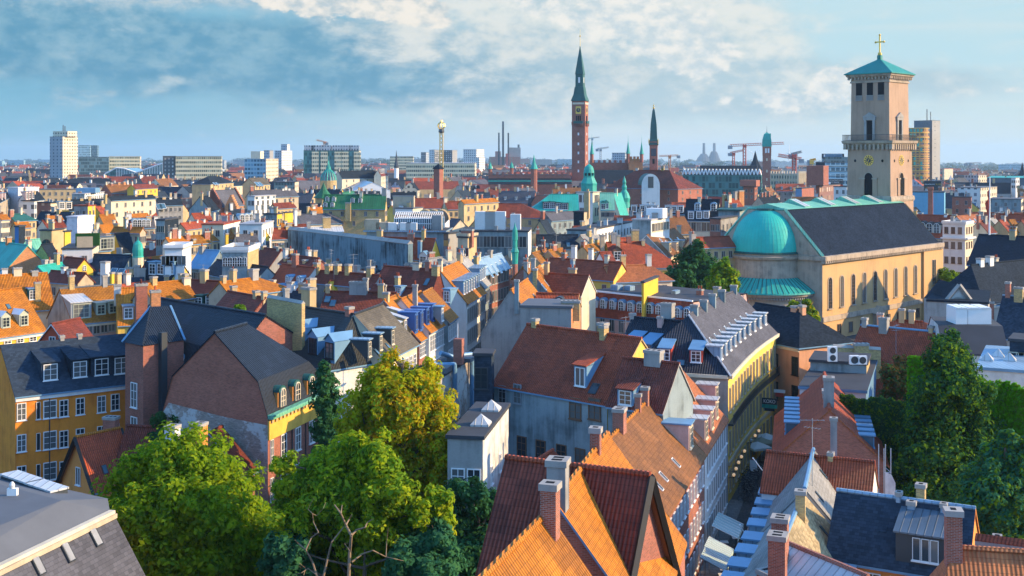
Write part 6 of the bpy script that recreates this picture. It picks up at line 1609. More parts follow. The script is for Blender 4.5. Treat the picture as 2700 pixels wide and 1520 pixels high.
def tree(label, name, blobs, D, n, size, mat, seed=1, cat='tree', trunk=None, bark='bark', spread=.7, tr=.35, squash=1.0, extra=None, zc=None):
 """blobs: (photo x, photo y, radius in photo pixels[, nearer/farther metres]) - lobes of the crown at depth D."""
 r = np.random.default_rng(seed); rnd = random.Random(seed)
 L = []
 for q in blobs:
  dy = q[3] if len(q) > 3 else rnd.uniform(-1, 1) * spread * q[2]/F*D*1.6
  c = at_y((q[0], q[1]), D+dy); L.append((np.array(c), q[2]/F*D))
 ctr = sum(c for c, _ in L)/len(L)
 tx, ty = (trunk or (None, None)) if trunk else (None, None)
 base = Vector((ctr[0], ctr[1], gz(ctr[0], ctr[1]))) if not trunk else Vector((trunk[0], trunk[1], 0))
 root = thing(name, label, cat, base)
 w = np.array([rr**2 for _, rr in L]); w /= w.sum()
 P_, N_ = [], []
 for (c, rr), q in zip(L, w):
  k = int(n*q)
  # each lobe is itself a handful of leafy sprays
  m = max(14, int(46*(rr/1.5)**1.5)); sd_ = r.normal(0, 1, (m, 3)); sd_ /= np.linalg.norm(sd_, axis=1, keepdims=True); sd_[:, 2] *= squash
  sc = c + sd_*rr*(r.uniform(.12, 1.18, (m, 1))**.7); sr = .28+rr*r.uniform(.08, .22, m)
  idx = r.integers(0, m, k); d = r.normal(0, 1, (k, 3)); d /= np.linalg.norm(d, axis=1, keepdims=True)
  p = sc[idx] + d*(sr[idx]*r.uniform(.35, 1.08, k)**.6)[:, None]
  P_.append(p); out = (p - c); out /= np.linalg.norm(out, axis=1, keepdims=True)+1e-9
  N_.append(d*.5 + out*.6 + np.array([0, 0, .35]))
 P_, N_ = np.concatenate(P_), np.concatenate(N_)
 leaves('crown', P_, N_, size, mat if isinstance(mat, (list, tuple)) else [mat], seed, root, tuple(base))
 b = MB(); top = Vector(ctr); zt = max(c[2] for c, _ in L); zb = min(c[2] - rr for c, rr in L)
 mid = Vector((ctr[0], ctr[1], max(base.z+1.5, zb + .5)))
 b.tube(base - Vector((0,0,.3)), mid, tr*1.25, bark, 8, tr)
 b.tube(mid, Vector((ctr[0], ctr[1], zt-.5)), tr, bark, 7, tr*.25)
 for c, rr in L:
  s = Vector((ctr[0], ctr[1], min(max(mid.z, c[2]-rr*1.6), zt-.5))); e = Vector(c); m_ = (s+e)/2 + Vector((0,0,-.15*rr))
  limb_path(b, [s, m_, e], tr*.45, tr*.12, bark)
  for k in range(3):
   d = Vector(r.normal(0,1,3)); d.normalize(); b.tube(e, e+d*rr*.8, tr*.12, bark, 4, .02)
 if extra: extra(b)
 b.build('trunk', root) if False else None
 o = b.build('trunk'); o.parent = root; o.location = -base
 return root
tree('big rounded lime-green tree in front of the brick gable house', 'broadleaf_tree', [(470,1215,82),(410,1235,75),(535,1225,80),(350,1310,85),(600,1310,95),(480,1330,120),(320,1410,85),(430,1440,115),(560,1430,115),(655,1430,85),(690,1515,55),(285,1500,70),(520,1540,130),(630,1540,90),(400,1550,120),(470,1480,120,-4),(540,1350,90,-4),(390,1370,85,-4),(300,1380,70),(275,1450,72),(262,1520,70),(340,1270,60),(560,1290,90),(640,1390,80),(700,1460,55)], 76, 100000, .20, ['leaf_lime','leaf_green'], 3, tr=.45)
tree('tall golden-yellow tree with upright plumes, behind the yellow-green tree', 'golden_tree', [(1022,965,28),(1018,1000,45),(985,1025,45),(1060,985,32),(1132,958,14),(1130,990,36),(1050,1060,68),(955,1085,50),(1135,1075,60),(1000,1145,75),(1090,1155,85),(1170,1180,60),(930,1160,40),(1185,1250,55),(1120,1275,75),(1040,1235,75),(1190,1305,36),(960,1220,50),(1010,1010,42),(1060,1020,40),(1000,1080,60),(1110,1040,45),(1140,1130,60),(1205,1215,42),(1212,1275,36),(912,1130,30),(905,1205,36),(1035,940,16),(990,990,26),(1090,1000,28)], 97, 72000, .20, ['leaf_yellow','leaf_fresh'], 5, tr=.4)
def bare(b):
 D = 65.5
 for path, r0, r1 in (([(930,1480),(940,1220),(955,1080),(905,985),(860,880),(800,800)], .17, .06), ([(955,1080),(1000,1030),(1080,1005),(1100,960),(1150,930)], .11, .03), ([(905,985),(935,930),(958,890)], .09, .03), ([(860,880),(870,800)], .07, .03),
  ([(660,1500),(600,1320),(540,1210),(470,1150),(440,1120)], .11, .03), ([(540,1210),(590,1100),(655,1050),(610,960),(600,880),(560,840),(610,740)], .07, .02), ([(690,1500),(740,1280),(775,1140),(890,995)], .11, .05), ([(600,880),(640,900),(700,830),(720,780)], .035, .015),
  ([(960,1320),(1050,1250),(1150,1215),(1270,1275),(1340,1290),(1430,1310)], .09, .02), ([(1270,1270),(1275,1150),(1290,1010)], .05, .02), ([(640,1440),(560,1380),(500,1420),(430,1440)], .05, .02), ([(520,1440),(540,1380),(480,1330)], .04, .015), ([(940,1220),(890,1150),(920,1150)], .04, .015)):
  q = [at_y(t4(*p), D + (i % 2)*.4) for i, p in enumerate(path)]
  limb_path(b, q, r0*.62, r1*.6, 'bark_pale')
tree('yellow-green tree with pale bare branches showing through, lowest in the middle', 'broadleaf_tree', [(752,1225,30),(765,1290,30),(900,1240,68),(990,1205,58),(860,1300,72),(960,1295,100),(1040,1290,55),(1065,1385,58),(975,1390,95),(800,1370,60),(765,1385,50),(1150,1330,40),(1110,1350,40),(820,1470,70,3),(1000,1480,70,2),(850,1400,75,3),(920,1450,80,4),(980,1420,75,4),(1060,1450,60,4),(1000,1350,70,3),(780,1320,60,2),(830,1240,50,2),(930,1180,45),(900,1520,80,4),(1150,1385,40,2)], 70, 82000, .18, ['leaf_fresh','leaf_green'], 11, tr=.3, extra=bare)
tree('blue-green shaded shrub tree at the foot of the yellow-green tree', 'shrub_tree', [(1150,1420,45),(1110,1450,55),(1160,1480,50),(1080,1500,60),(1140,1530,60),(760,1470,60),(745,1440,40),(735,1500,45),(780,1530,70)], 69, 30000, .18, 'leaf_teal', 12, tr=.2)
tree('slim dark cypress-like tree between the brick house and the golden tree', 'conifer_tree', [(851,965,10),(853,985,17),(856,1020,28),(862,1070,36),(866,1130,39),(866,1185,38),(862,1240,40),(860,1300,42)], 108, 15000, .24, ['leaf_dark','leaf_teal'], 13, tr=.2, spread=.2)
tree('dark leafy trees filling the shaded court beside the white rear house', 'court_tree', [(1250,1310,42),(1300,1330,40),(1220,1385,55),(1290,1400,55),(1250,1460,65),(1310,1470,45),(1205,1300,30),(1270,1530,70)], 84, 26000, .2, ['leaf_dark','leaf_teal'], 14, tr=.25)
tree('tall conical dark green tree with a sunlit right edge by the ivy wall', 'conical_tree', [(2508,880,12),(2472,900,14),(2505,905,22),(2490,940,50),(2535,955,40),(2500,1005,72),(2478,1080,85),(2558,1050,58),(2500,1170,105),(2555,1150,76),(2435,1190,72),(2510,1285,118),(2580,1250,50),(2440,1290,70),(2500,1360,100)], 104, 62000, .22, ['leaf_dark','leaf_green'], 15, tr=.4, spread=.4)
tree('rounded green tree at the right edge, sunlit on its upper right', 'broadleaf_tree', [(2655,1160,22),(2640,1200,40),(2690,1200,46),(2610,1265,62),(2680,1275,75),(2570,1335,48),(2640,1360,85),(2705,1360,65),(2600,1300,55),(2720,1270,60),(2640,1440,80)], 84, 42000, .2, ['leaf_teal','leaf_green'], 16, tr=.3)
tree('big dark tree left of the church dome', 'broadleaf_tree', [(1836,662,24),(1812,690,32),(1850,700,36),(1800,730,36),(1842,742,36),(1865,715,24),(1820,760,36)], 212, 9000, .42, ['leaf_dark','leaf_teal'], 17, tr=.4)
tree('pair of narrow dark conifers at the left foot of the dark tree', 'conifer_tree', [(1757,728,7),(1757,745,14),(1757,765,18),(1786,720,8),(1784,740,16),(1782,765,20)], 206, 3500, .42, 'leaf_dark', 18, spread=.2)
tree('sunlit yellow-green tree in front of the church apse', 'broadleaf_tree', [(1910,698,14),(1905,720,26),(1925,735,24),(1890,750,26),(1920,765,30),(1880,775,24),(1900,790,28)], 200, 8000, .40, ['leaf_green','leaf_fresh'], 19, tr=.35)
tree('small yellowing tree behind the peach chimney by the church wall', 'small_tree', [(2093,803,9),(2090,815,11),(2128,800,9),(2132,818,15),(2143,835,15),(2120,840,14)], 190, 3500, .35, ['leaf_green','leaf_yellow'], 20, tr=.15)
tree('little bright shrub growing behind the black glazed roof', 'shrub', [(632,815,10),(628,828,13),(640,835,15),(622,842,12)], 143, 2500, .26, ['leaf_green','leaf_fresh'], 21, tr=.08, cat='shrub')
tree('bronze-leaved climbing shrub left of the ivy wall', 'shrub', [(2380,970,26),(2350,990,26),(2385,1010,30),(2350,1030,30),(2390,1040,26),(2340,1060,22)], 116, 6000, .22, ['leaf_brown','leaf_dark'], 22, tr=.12, cat='shrub')
tree('bushes growing beside the white street house behind the church', 'shrub', [(2490,722,14),(2510,728,12),(2520,735,14),(2498,740,16)], 262, 1800, .4, 'leaf_green', 23, tr=.1, cat='shrub')
tree('dark climber on the brick wing beside the stair tower', 'shrub', [(420,1105,18),(440,1125,20),(420,1150,22),(465,1110,14),(440,1180,24)], 113, 3500, .22, 'leaf_dark', 24, tr=.1, cat='shrub')
def ivy_wall(label, xa, xb, D0, D1, ytop, n, seed, mat='leaf_ivy'):
 p, q = at_y((xa, ytop), D0), at_y((xb, ytop), D1); d = Vector((q.x-p.x, q.y-p.y, 0)); L = d.length; d.normalize(); nn = Vector((d.y, -d.x, 0))
 o = Vector((p.x, p.y, 0)); zt = (p.z+q.z)/2
 root = thing('ivy_wall', label, 'ivy wall', o + d*L/2, None); root['kind'] = 'thing'
 b = MB(); b.box(0, L, .0, .5, 0, zt-.4, 'brick_yellow', fr=(o, d, -nn)); b.build('wall', root)
 r = np.random.default_rng(seed)
 u = r.uniform(0, L, n); z = r.uniform(0, 1, n)**.8*zt
 bul = .15 + .06*np.sin(u*1.3)*np.sin(z*.9+u*.4) + r.normal(0, .07, n); z += .22*np.sin(u*2.1+np.sin(u*5))*(z > zt*.95)
 P_ = np.array(o)[None] + u[:, None]*np.array(d) + bul[:, None]*np.array(nn) + z[:, None]*np.array([0, 0, 1.])
 N_ = np.tile(np.array(nn)*1.0 + np.array([0, 0, .5]), (n, 1))
 leaves('ivy', P_, N_, .2, [mat, 'leaf_green'], seed, root, tuple(root['_base']))
ivy_wall('low ivy-covered wall in shade, between the dormer house and the conical tree', 2215, 2396, 113, 111, 1050, 16000, 31, 'leaf_dark')  # darker leaves here put the shade on this wall into the colour
ivy_wall('tall bright green ivy wall just left of the conical tree', 2394, 2480, 110.5, 109.5, 948, 13000, 32)
ivy_wall('ivy wall right of the conical tree, reaching the picture edge', 2560, 2760, 110, 104, 1010, 18000, 33)
# ------------------------------------------------------------------ landmarks on the skyline
def frame_at(px, D, phi):
 p = at_y((px, HZ), D); p.z = 0; return (p, Vector((math.cos(phi), -math.sin(phi), 0)), Vector((math.sin(phi), math.cos(phi), 0)))
def zy(y, D): return CH + (HZ-y)/F*D
def Y7(y): return 50 + y/3.452
def city_hall():
 D = 690; fr = frame_at(1529.5, D, R(17.5)); Z = lambda y: zy(Y7(y), D)
 root = thing('town_hall', 'red brick town hall with a very tall clock tower and slim dark copper spire', 'town hall', fr[0])
 b = MB(); b.sq(fr, [(3.95,0),(3.95,Z(975)),(4.15,Z(960)),(4.15,Z(940)),(3.95,Z(935)),(3.95,Z(748))], 'brick_brown'); b.build('tower_shaft', root)
 b = MB(); b.sq(fr, [(4.4,Z(752)),(4.4,Z(746)),(3.2,Z(690)),(2.6,Z(622)),(2.3,Z(620)),(2.2,Z(508)),(2.5,Z(506)),(2.4,Z(500)),(.12,Z(250))], 'copper_dark'); b.build('spire', root)
 b = MB(); b.tube((fr[0].x,fr[0].y,Z(250)), (fr[0].x,fr[0].y,Z(90)), .16, 'gold', 6, .06); b.ball((fr[0].x,fr[0].y,Z(158)), .5, 'gold', 8); b.build('finial', root)
 for k, f2 in enumerate((fr, (fr[0], fr[2], -fr[1]))):
  b = MB(); y0 = -4.0
  b.box(-1.6,1.6,y0-.1,y0+.2,Z(868),Z(800),'gold',fr=f2)
  pt = lambda x, z: f2[0]+f2[1]*x+f2[2]*(y0-.13)+Vector((0,0,z)); zc = (Z(868)+Z(800))/2
  b.poly([pt(1.3*math.cos(2*math.pi*i/20), zc+1.3*math.sin(2*math.pi*i/20)) for i in range(20)], 'metal_dark')
  b.box(-.08,.08,y0-.2,y0-.15,zc-.1,zc+1.1,'gold',fr=f2); b.box(-.08,.7,y0-.2,y0-.15,zc-.12,zc+.05,'gold',fr=f2)
  b.build('clock', root)
  b = MB()
  for x in (-1.1,0,1.1): b.box(x-.4,x+.4,y0-.02,y0+.3,Z(930),Z(885),'dark',fr=f2)
  b.box(-2.8,2.8,y0-.9,y0+.2,Z(955),Z(932),'copper_dark',fr=f2)
  for i in range(7): b.box(-2.6+i*.8,-2.3+i*.8,y0-.8,y0+.2,Z(980),Z(955),'brick_brown',fr=f2)
  b.build('tower_gallery', root)
  b = MB();
  for y in (1050,1140,1222,1303,1385): b.box(-.45,.45,y0-.06,y0+.2,Z(y+12),Z(y-12),'metal_white',fr=f2)
  b.build('tower_window', root)
  b = MB(); b.box(-3.5,3.5,y0-.08,y0+.1,Z(782),Z(765),'cream',fr=f2); b.build('frieze_band', root)
  b = MB(); b.box(-.55,.55,-2.32,-2.0,Z(585),Z(535),'white',fr=f2); b.build('lantern_opening', root)
 # long brick halls either side, crenellated
 def hall(x0, x1, ytop, ybot, Dh, dep, name, roof_y=None, roofm='slate_dark', wallm='brick_brown'):
  p, q = at_y((x0,ytop),Dh), at_y((x1,ytop),Dh); b = MB(); b.box(p.x,q.x,Dh,Dh+dep,0,p.z,wallm,top=roofm); b.build(name, root)
  b = MB(); n = max(4,int((q.x-p.x)/3.2))
  for i in range(n):
   x = p.x+(q.x-p.x)*(i+.25)/n; b.box(x,x+1.5,Dh-.1,Dh+1,p.z+.004,p.z+1.6,wallm)
  b.build('crenellation', root)
 U4 = lambda y: 320+y/3.452
 hall(u3(1340,0)[0], 1506, U4(490), 0, 660, 30, 'left_hall')
 hall(u4(720,0)[0], u4(1065,0)[0], U4(378), 0, 730, 20, 'right_hall')
 hall(u4(1065,0)[0], u4(1190,0)[0], U4(345), 0, 725, 24, 'side_hall', wallm='brick_orange')
 b = MB(); p, q = at_y((u3(1340,0)[0],U4(540)),655), at_y((1506,U4(540)),655);
 b.poly([(p.x,648,zy(U4(575),648)),(q.x,648,zy(U4(575),648)),(q.x,660,zy(U4(520),660)),(p.x,660,zy(U4(520),660))],'slate_dark'); b.box(p.x,q.x,647,647.6,zy(U4(552),647),zy(U4(538),647),'copper'); b.box(p.x,q.x,648,660,0,zy(U4(577),648),'brick_brown'); b.build('left_roof', root)
 b = MB(); p, q = at_y((u4(745,0)[0],U4(445)),700), at_y((u4(1110,0)[0],U4(445)),700)
 zt, ze_ = zy(U4(445),706), zy(U4(570),690)
 b.poly([(p.x-2,690,ze_),(q.x+2,690,ze_),(q.x,706,zt),(p.x,706,zt)],'slate_dark'); b.poly([(p.x,706,zt),(q.x,706,zt),(q.x,720,ze_),(p.x,720,ze_)],'slate_dark'); b.box(p.x-2,q.x+2,690.3,719.7,0,ze_,'brick_brown',skip='t'); b.build('right_roof', root)
 for px, ytip, yb, yw in ((u4(727,0)[0],180,305,350),(u4(1057,0)[0],180,300,350),(u4(1180,0)[0],190,305,345),(u3(1355,0)[0],370,440,490),(u3(1550,0)[0],370,430,490)):
  D2 = 722; p = at_y((px,HZ),D2); b = MB(); z = lambda y: zy(U4(y),D2)
  b.lathe(p.x,p.y,[(1.1,z(yw)-2),(1.1,z(yb)),(1.35,z(yb)+.3)],8,'brick_brown',smooth=False); b.lathe(p.x,p.y,[(1.35,z(yb)+.3),(.95,z(yb)+2.2),(.1,z(ytip)),(.02,z(ytip)+4)],8,'copper',smooth=False); b.build('corner_turret', root)
city_hall()
def hotel_tower():
 D = 760; fr = frame_at(1723.5, D, R(9)); Z = lambda y: zy(Y7(y), D)
 root = thing('clock_tower', 'slender brick tower with dark tapering copper spire and gold tip, right of the town hall', 'tower', fr[0])
 b = MB(); b.sq(fr, [(2.55,0),(2.55,Z(1160)),(2.9,Z(1150)),(3.0,Z(1118))], 'brick_purple'); b.build('shaft', root)
 b = MB(); b.sq(fr, [(3.0,Z(1150)),(2.95,Z(1110)),(2.3,Z(1100)),(2.2,Z(1060)),(1.9,Z(960)),(.75,Z(835)),(.1,Z(815))], 'copper_dark'); b.build('spire', root)
 b = MB(); x, y = fr[0].x, fr[0].y
 b.tube((x,y,Z(820)),(x,y,Z(760)),.12,'gold',5,.04); b.ball((x,y,Z(812)),.75,'gold',8); b.ball((x,y,Z(790)),.5,'gold',8); b.build('gold_finial', root)
 b = MB(); b.box(-1.6,1.6,-2.7,-2.5,Z(1250),Z(1182),'metal_dark',fr=fr); b.box(-1.25,1.25,-2.75,-2.69,Z(1243),Z(1190),'slate_grey',fr=fr); b.build('picture_panel', root)
 b = MB(); b.box(-.7,.7,-2.66,-2.5,Z(1320),Z(1275),'dark',fr=fr); b.build('opening', root)
 for sx in (-1,1):
  b = MB(); p = fr[0]+fr[1]*sx*2.95-fr[2]*2.95; b.lathe(p.x,p.y,[(.3,Z(1140)),(.3,Z(1105)),(.05,Z(1090))],6,'gold'); b.build('corner_statue', root)
hotel_tower()
def green_cap_tower():
 D = 800; Z = lambda y: zy(320+y/3.452, D); fr = frame_at(u5(766,0)[0], D, R(12))
 root = thing('brick_tower', 'brick bell tower with a green helmet roof, among the construction cranes', 'tower', fr[0])
 b = MB(); b.sq(fr, [(2.9,0),(2.85,Z(300))], 'brick_red'); b.sq(fr,[(2.95,Z(315)),(2.95,Z(232))],'brick_purple'); b.build('shaft', root)
 b = MB(); b.sq(fr, [(3.2,Z(232)),(3.0,Z(170)),(1.9,Z(118)),(.5,Z(105)),(.05,Z(95))], 'copper'); b.box(1.7,2.7,-1,1,Z(200),Z(112),'copper',fr=fr); b.build('helmet_roof', root)
 b = MB(); b.tube((fr[0].x,fr[0].y,Z(105)),(fr[0].x,fr[0].y,Z(45)),.15,'metal_dark',5,.04); b.build('finial', root)
 b = MB();
 for x in (-1.15,.55): b.box(x,x+1.1,-3.02,-2.8,Z(290),Z(248),'metal_white',fr=fr)
 b.build('belfry_opening', root)
 for x, y in ((0,350),(0,455),(0,530),(0,600)):
  b = MB(); b.box(-.5,.5,-2.98,-2.7,Z(y+12),Z(y-12),'cream',fr=fr); b.build('window', root)
green_cap_tower()
def ride():
 D = 830; p = at_y((u3(911,0)[0],HZ),D); Z = lambda y: zy(320+y/3.452,D)
 root = thing('swing_tower', 'tall thin yellow fairground swing tower with an openwork gold crown', 'ride', Vector((p.x,p.y,0)))
 b = MB(); w = 1.1
 for sx, sy in ((-1,-1),(1,-1),(1,1),(-1,1)): b.tube((p.x+sx*w,p.y+sy*w,0),(p.x+sx*w,p.y+sy*w,Z(75)),.28,'metal_yellow',5)
 z = 20
 while z < Z(75):
  b.tube((p.x-w,p.y-w,z),(p.x+w,p.y-w,z+3),.16,'metal_yellow',4); b.tube((p.x+w,p.y-w,z),(p.x-w,p.y-w,z+3),.16,'metal_yellow',4); z += 3
 b.build('mast', root)
 b = MB(); b.lathe(p.x,p.y,[(1.5,Z(110)),(2.1,Z(95)),(1.8,Z(72))],10,'metal_dark'); b.build('carriage', root)
 b = MB()
 for i in range(8):
  a = math.pi*i/4; pr = [(1.2,Z(75)),(2.7,Z(48)),(2.3,Z(25)),(.7,Z(8)),(.2,Z(-8))]
  for (r0,z0),(r1,z1) in zip(pr,pr[1:]): b.tube((p.x+r0*math.cos(a),p.y+r0*math.sin(a),z0),(p.x+r1*math.cos(a),p.y+r1*math.sin(a),z1),.26,'gold',4)
 b.build('crown', root)
ride()
def power_chimneys():
 D = 2600; Z = lambda y: zy(320+y/3.452,D)
 root = thing('power_station', 'power station with three slim dark chimneys and a grey boiler house', 'power station', Vector((at_y((u3(1470,0)[0],HZ),D).x,D,gz(0,D))))
 for px, yt, r in ((1434,105,1.9),(1472,2,2.4),(1520,107,1.9)):
  p = at_y((u3(px,0)[0],HZ),D); b = MB(); b.lathe(p.x,p.y,[(r,gz(0,D)),(r*.9,Z(yt))],12,'slate_dark'); b.build('chimney', root)
 def bx(x0,x1,yt,m,name,dy=0):
  a, c = at_y((u3(x0,0)[0],HZ),D+dy), at_y((u3(x1,0)[0],HZ),D+dy); b = MB(); b.box(a.x,c.x,D+dy,D+dy+40,gz(0,D),Z(yt),m); b.build(name, root)
 bx(1345,1630,325,'brick_red','turbine_hall'); bx(1400,1450,275,'brick_red','red_block',5); bx(1495,1520,295,'metal_red','red_tower',-5); bx(1515,1632,240,'stone_grey','boiler_house',12); bx(1605,1622,212,'metal_dark','roof_stack',20)
power_chimneys()
def heap():
 D = 6500; Z = lambda y: zy(320+y/3.452,D)
 c = at_y((u5(222,0)[0],HZ),D); root = thing('distant_plant', 'hazy distant plant of two rounded mounds, each with a thin chimney', 'power station', Vector((c.x,D,gz(c.x,D))))
 for x, yt, rw in ((190,297,55),(285,275,50)):
  p = at_y((u5(x,0)[0],HZ),D); sc = 1/3.452/F*D; b = MB(); zb = gz(p.x,D)-5
  b.lathe(p.x,p.y,[(rw*1.7*sc,zb),(rw*sc,Z(335)),(rw*.62*sc,Z(yt+12)),(rw*.45*sc,Z(yt))],14,'slate_grey'); b.build('mound', root)
  b = MB(); q = at_y((u5(x+3,0)[0],HZ),D); b.lathe(q.x,q.y,[(8,Z(yt)),(7,Z(200))],8,'slate_grey'); b.build('chimney', root)
heap()
FACE = {}
def G(name, col, glass, fw, fh, du=.6, dv=.5):
 if name not in MATS: MATS[name] = grid_mat(name, col, glass, fw, fh, du, dv)
 return name
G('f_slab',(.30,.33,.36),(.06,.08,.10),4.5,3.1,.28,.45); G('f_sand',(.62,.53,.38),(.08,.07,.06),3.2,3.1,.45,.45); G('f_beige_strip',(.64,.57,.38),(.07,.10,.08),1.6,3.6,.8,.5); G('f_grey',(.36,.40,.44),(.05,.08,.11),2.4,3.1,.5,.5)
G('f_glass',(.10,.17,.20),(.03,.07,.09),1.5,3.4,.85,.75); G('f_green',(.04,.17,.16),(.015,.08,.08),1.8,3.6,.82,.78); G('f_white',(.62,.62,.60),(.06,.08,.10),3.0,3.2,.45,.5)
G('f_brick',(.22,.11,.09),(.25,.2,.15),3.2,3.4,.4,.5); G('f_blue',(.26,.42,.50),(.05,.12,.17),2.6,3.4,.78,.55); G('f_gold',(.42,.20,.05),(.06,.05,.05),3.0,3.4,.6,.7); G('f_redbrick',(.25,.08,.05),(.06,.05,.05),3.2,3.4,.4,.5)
G('f_concrete',(.28,.28,.27),(.10,.11,.12),9,3.4,.15,.2); G('f_black',(.07,.075,.08),(.30,.30,.29),3.0,3.2,.4,.5)
def tower_block(label, cat, name, pl, pc, pr, yt, D, phi, wl, wr, top='felt_grey', **k):
 return block(label, cat, name, pl, pc, pr, yt, D, phi, wl, wr, top, **k)
X1, X2, X3, X5, X6 = (lambda v: u1(v,0)[0]), (lambda v: u2(v,0)[0]), (lambda v: u3(v,0)[0]), (lambda v: u5(v,0)[0]), (lambda v: u6(v,0)[0])
YU = lambda y: 320+y/3.452
H = block('tall cream high-rise with shaded grey flank, alone on the left skyline', 'high-rise', 'high_rise', X1(453), X1(570), X1(708), YU(142), 1100, .78, 'f_slab', 'f_sand', 'stone_grey', boxes=[(.4,.5,18,12,5,'f_sand'),(.55,.5,.6,.6,11,'metal_dark'),(.35,.45,.6,.6,10,'metal_dark')])  # shade of the left flank is put into a greyer facade colour
block('slanted glass office tower with white streaks behind the high-rise', 'tower', 'office_tower', X1(712), X1(822), X1(828), YU(220), 2300, .1, 'f_blue', 'f_blue', 'zinc', dep=30)
block('dark blue slab tower beside the slanted glass tower', 'tower', 'office_tower', X1(828), X1(885), X1(898), YU(222), 2350, .15, 'f_glass', 'f_glass', 'zinc_dark')
block('long dark glass office block right of the cream high-rise', 'office', 'office_block', X1(715), X1(990), X1(1000), YU(328), 1180, .05, 'f_glass', 'f_glass', 'felt', dep=20)
block('pale office block with ribbon windows joined to the dark glass block', 'office', 'office_block', X1(992), X1(1275), X1(1285), YU(322), 1200, .03, 'f_beige_strip', 'f_sand', 'felt_light', dep=20)
block('wide pale office block with rows of windows and a dark end wall', 'office', 'office_block', X2(45), X2(463), X2(470), YU(322), 1000, .04, 'f_beige_strip', 'f_beige_strip', 'felt', dep=16)
block('dark windowless end stair of the wide pale office block', 'office', 'stair_block', X1(1482), X2(42), X2(48), YU(320), 995, .04, 'f_black', 'slate_dark', 'felt', dep=14)
def glass_hall():
 D = 1080; p = [at_y(u1(x,y),D) for x, y in ((955,480),(1060,425),(1130,430),(1240,468),(1495,378),(1497,500))]
 root = thing('glass_hall', 'low glass hall with a zigzag folded roof between two office blocks', 'hall', Vector((p[2].x,D,0)))
 b = MB(); v = Vector((0,40,0)); lo = [Vector((q.x,q.y,0)) for q in p]
 for i in range(4):
  b.poly([lo[i],lo[i+1],p[i+1],p[i]],'f_green'); b.poly([p[i],p[i+1],p[i+1]+v,p[i]+v],'glass_blue')
 b.poly([lo[4],lo[4]+v,p[4]+v,p[4]],'f_green'); b.build('glazing', root)
 b = MB()
 for i in range(4): b.tube(p[i],p[i+1],.6,'metal_white',4)
 for i in range(30):
  t_ = i/29; q = p[1]+(p[4]-p[1])*t_; k = next(j for j in range(1,4) if p[j].x <= q.x+1e-3 <= p[j+1].x+.01) if q.x < p[4].x else 3
  f = (q.x-p[k].x)/(p[k+1].x-p[k].x); zt = p[k].z+(p[k+1].z-p[k].z)*f; b.box(q.x-.2,q.x+.2,D-.4,D-.1,0,zt,'metal_white')
 b.build('frame', root)
glass_hall()
block('pale blue office with rounded corner and cream end', 'office', 'office_block', X2(672), X2(868), X2(980), YU(345), 950, .35, 'f_blue', 'f_sand', 'felt_light', boxes=[(.7,.5,8,8,6,'cream')])
block('white stepped apartment tower, tallest of the pale pair left of the dark green block', 'tower', 'stepped_tower', X2(1005), X2(1060), X2(1085), YU(212), 1500, .5, 'f_grey', 'f_white', 'felt_light')
block('lower white step beside the stepped apartment tower', 'tower', 'stepped_tower', X2(947), X2(1010), X2(1105), YU(270), 1480, .4, 'f_grey', 'f_white', 'felt_light')
block('grey terraced tower just left of the white stepped tower', 'tower', 'stepped_tower', X2(848), X2(900), X2(935), YU(268), 1400, .5, 'f_grey', 'f_concrete', 'felt_grey')
H = block('broad dark green glass block with cream corner bays', 'office', 'office_block', X2(1210), X3(160), X3(178), YU(268), 1050, .04, 'f_green', 'f_beige_strip', 'felt_grey', dep=22, boxes=[(x,.5,9,8,4.5,'f_grey') for x in (.1,.25,.42,.62,.8,.93)], boxname='roof_plant')
for x in (.21,.37,.62,.75,.97):
 b = MB(); s = H.side['f']; b.box(s.L*x-3, s.L*x+3, -.6, -.02, 0, s.ze-1, 'f_beige_strip', fr=s.fr()); b.build('corner_bay', H.root)
block('white and black checkered apartment tower left of the swing tower', 'tower', 'apartment_tower', X3(800), X3(848), X3(925), YU(262), 1700, .5, 'f_white', 'f_black', 'felt_grey')
block('dark apartment tower directly behind the swing tower', 'tower', 'apartment_tower', X3(850), X3(1010), X3(1055), YU(265), 1750, .4, 'f_black', 'f_concrete', 'felt_grey')
block('small grey tower at the far left of the checkered towers', 'tower', 'apartment_tower', X3(725), X3(770), X3(798), YU(285), 2100, .5, 'f_black', 'f_grey', 'felt_grey')
block('white apartment tower with tall window slots, right of the swing tower', 'tower', 'apartment_tower', X3(1110), X3(1230), X3(1300), YU(258), 1650, .45, 'f_white', 'f_white', 'felt_light')
block('pale lower wing of the white slot-windowed tower', 'tower', 'apartment_wing', X3(1160), X3(1255), X3(1308), YU(330), 1600, .45, 'f_white', 'f_white', 'felt_light')
block('low cream office on the horizon behind the gold-topped mast', 'office', 'office_block', X3(443), X3(655), X3(660), YU(322), 1500, .03, 'f_beige_strip', 'f_beige_strip', 'felt_light', dep=20)
block('long flat grey rail-side building in front of the apartment towers', 'building', 'station_building', X3(590), X3(1215), X3(1230), YU(385), 1000, .02, 'f_beige_strip', 'f_sand', 'felt_light', dep=30)
block('grey flat office box behind the brick town hall', 'office', 'office_block', 1350+(X3(900)-X3(900))+ (u4(910,0)[0]-1350), u4(1030,0)[0], u4(1045,0)[0], YU(290), 1500, .05, 'f_grey', 'f_grey', 'felt_grey', dep=25)
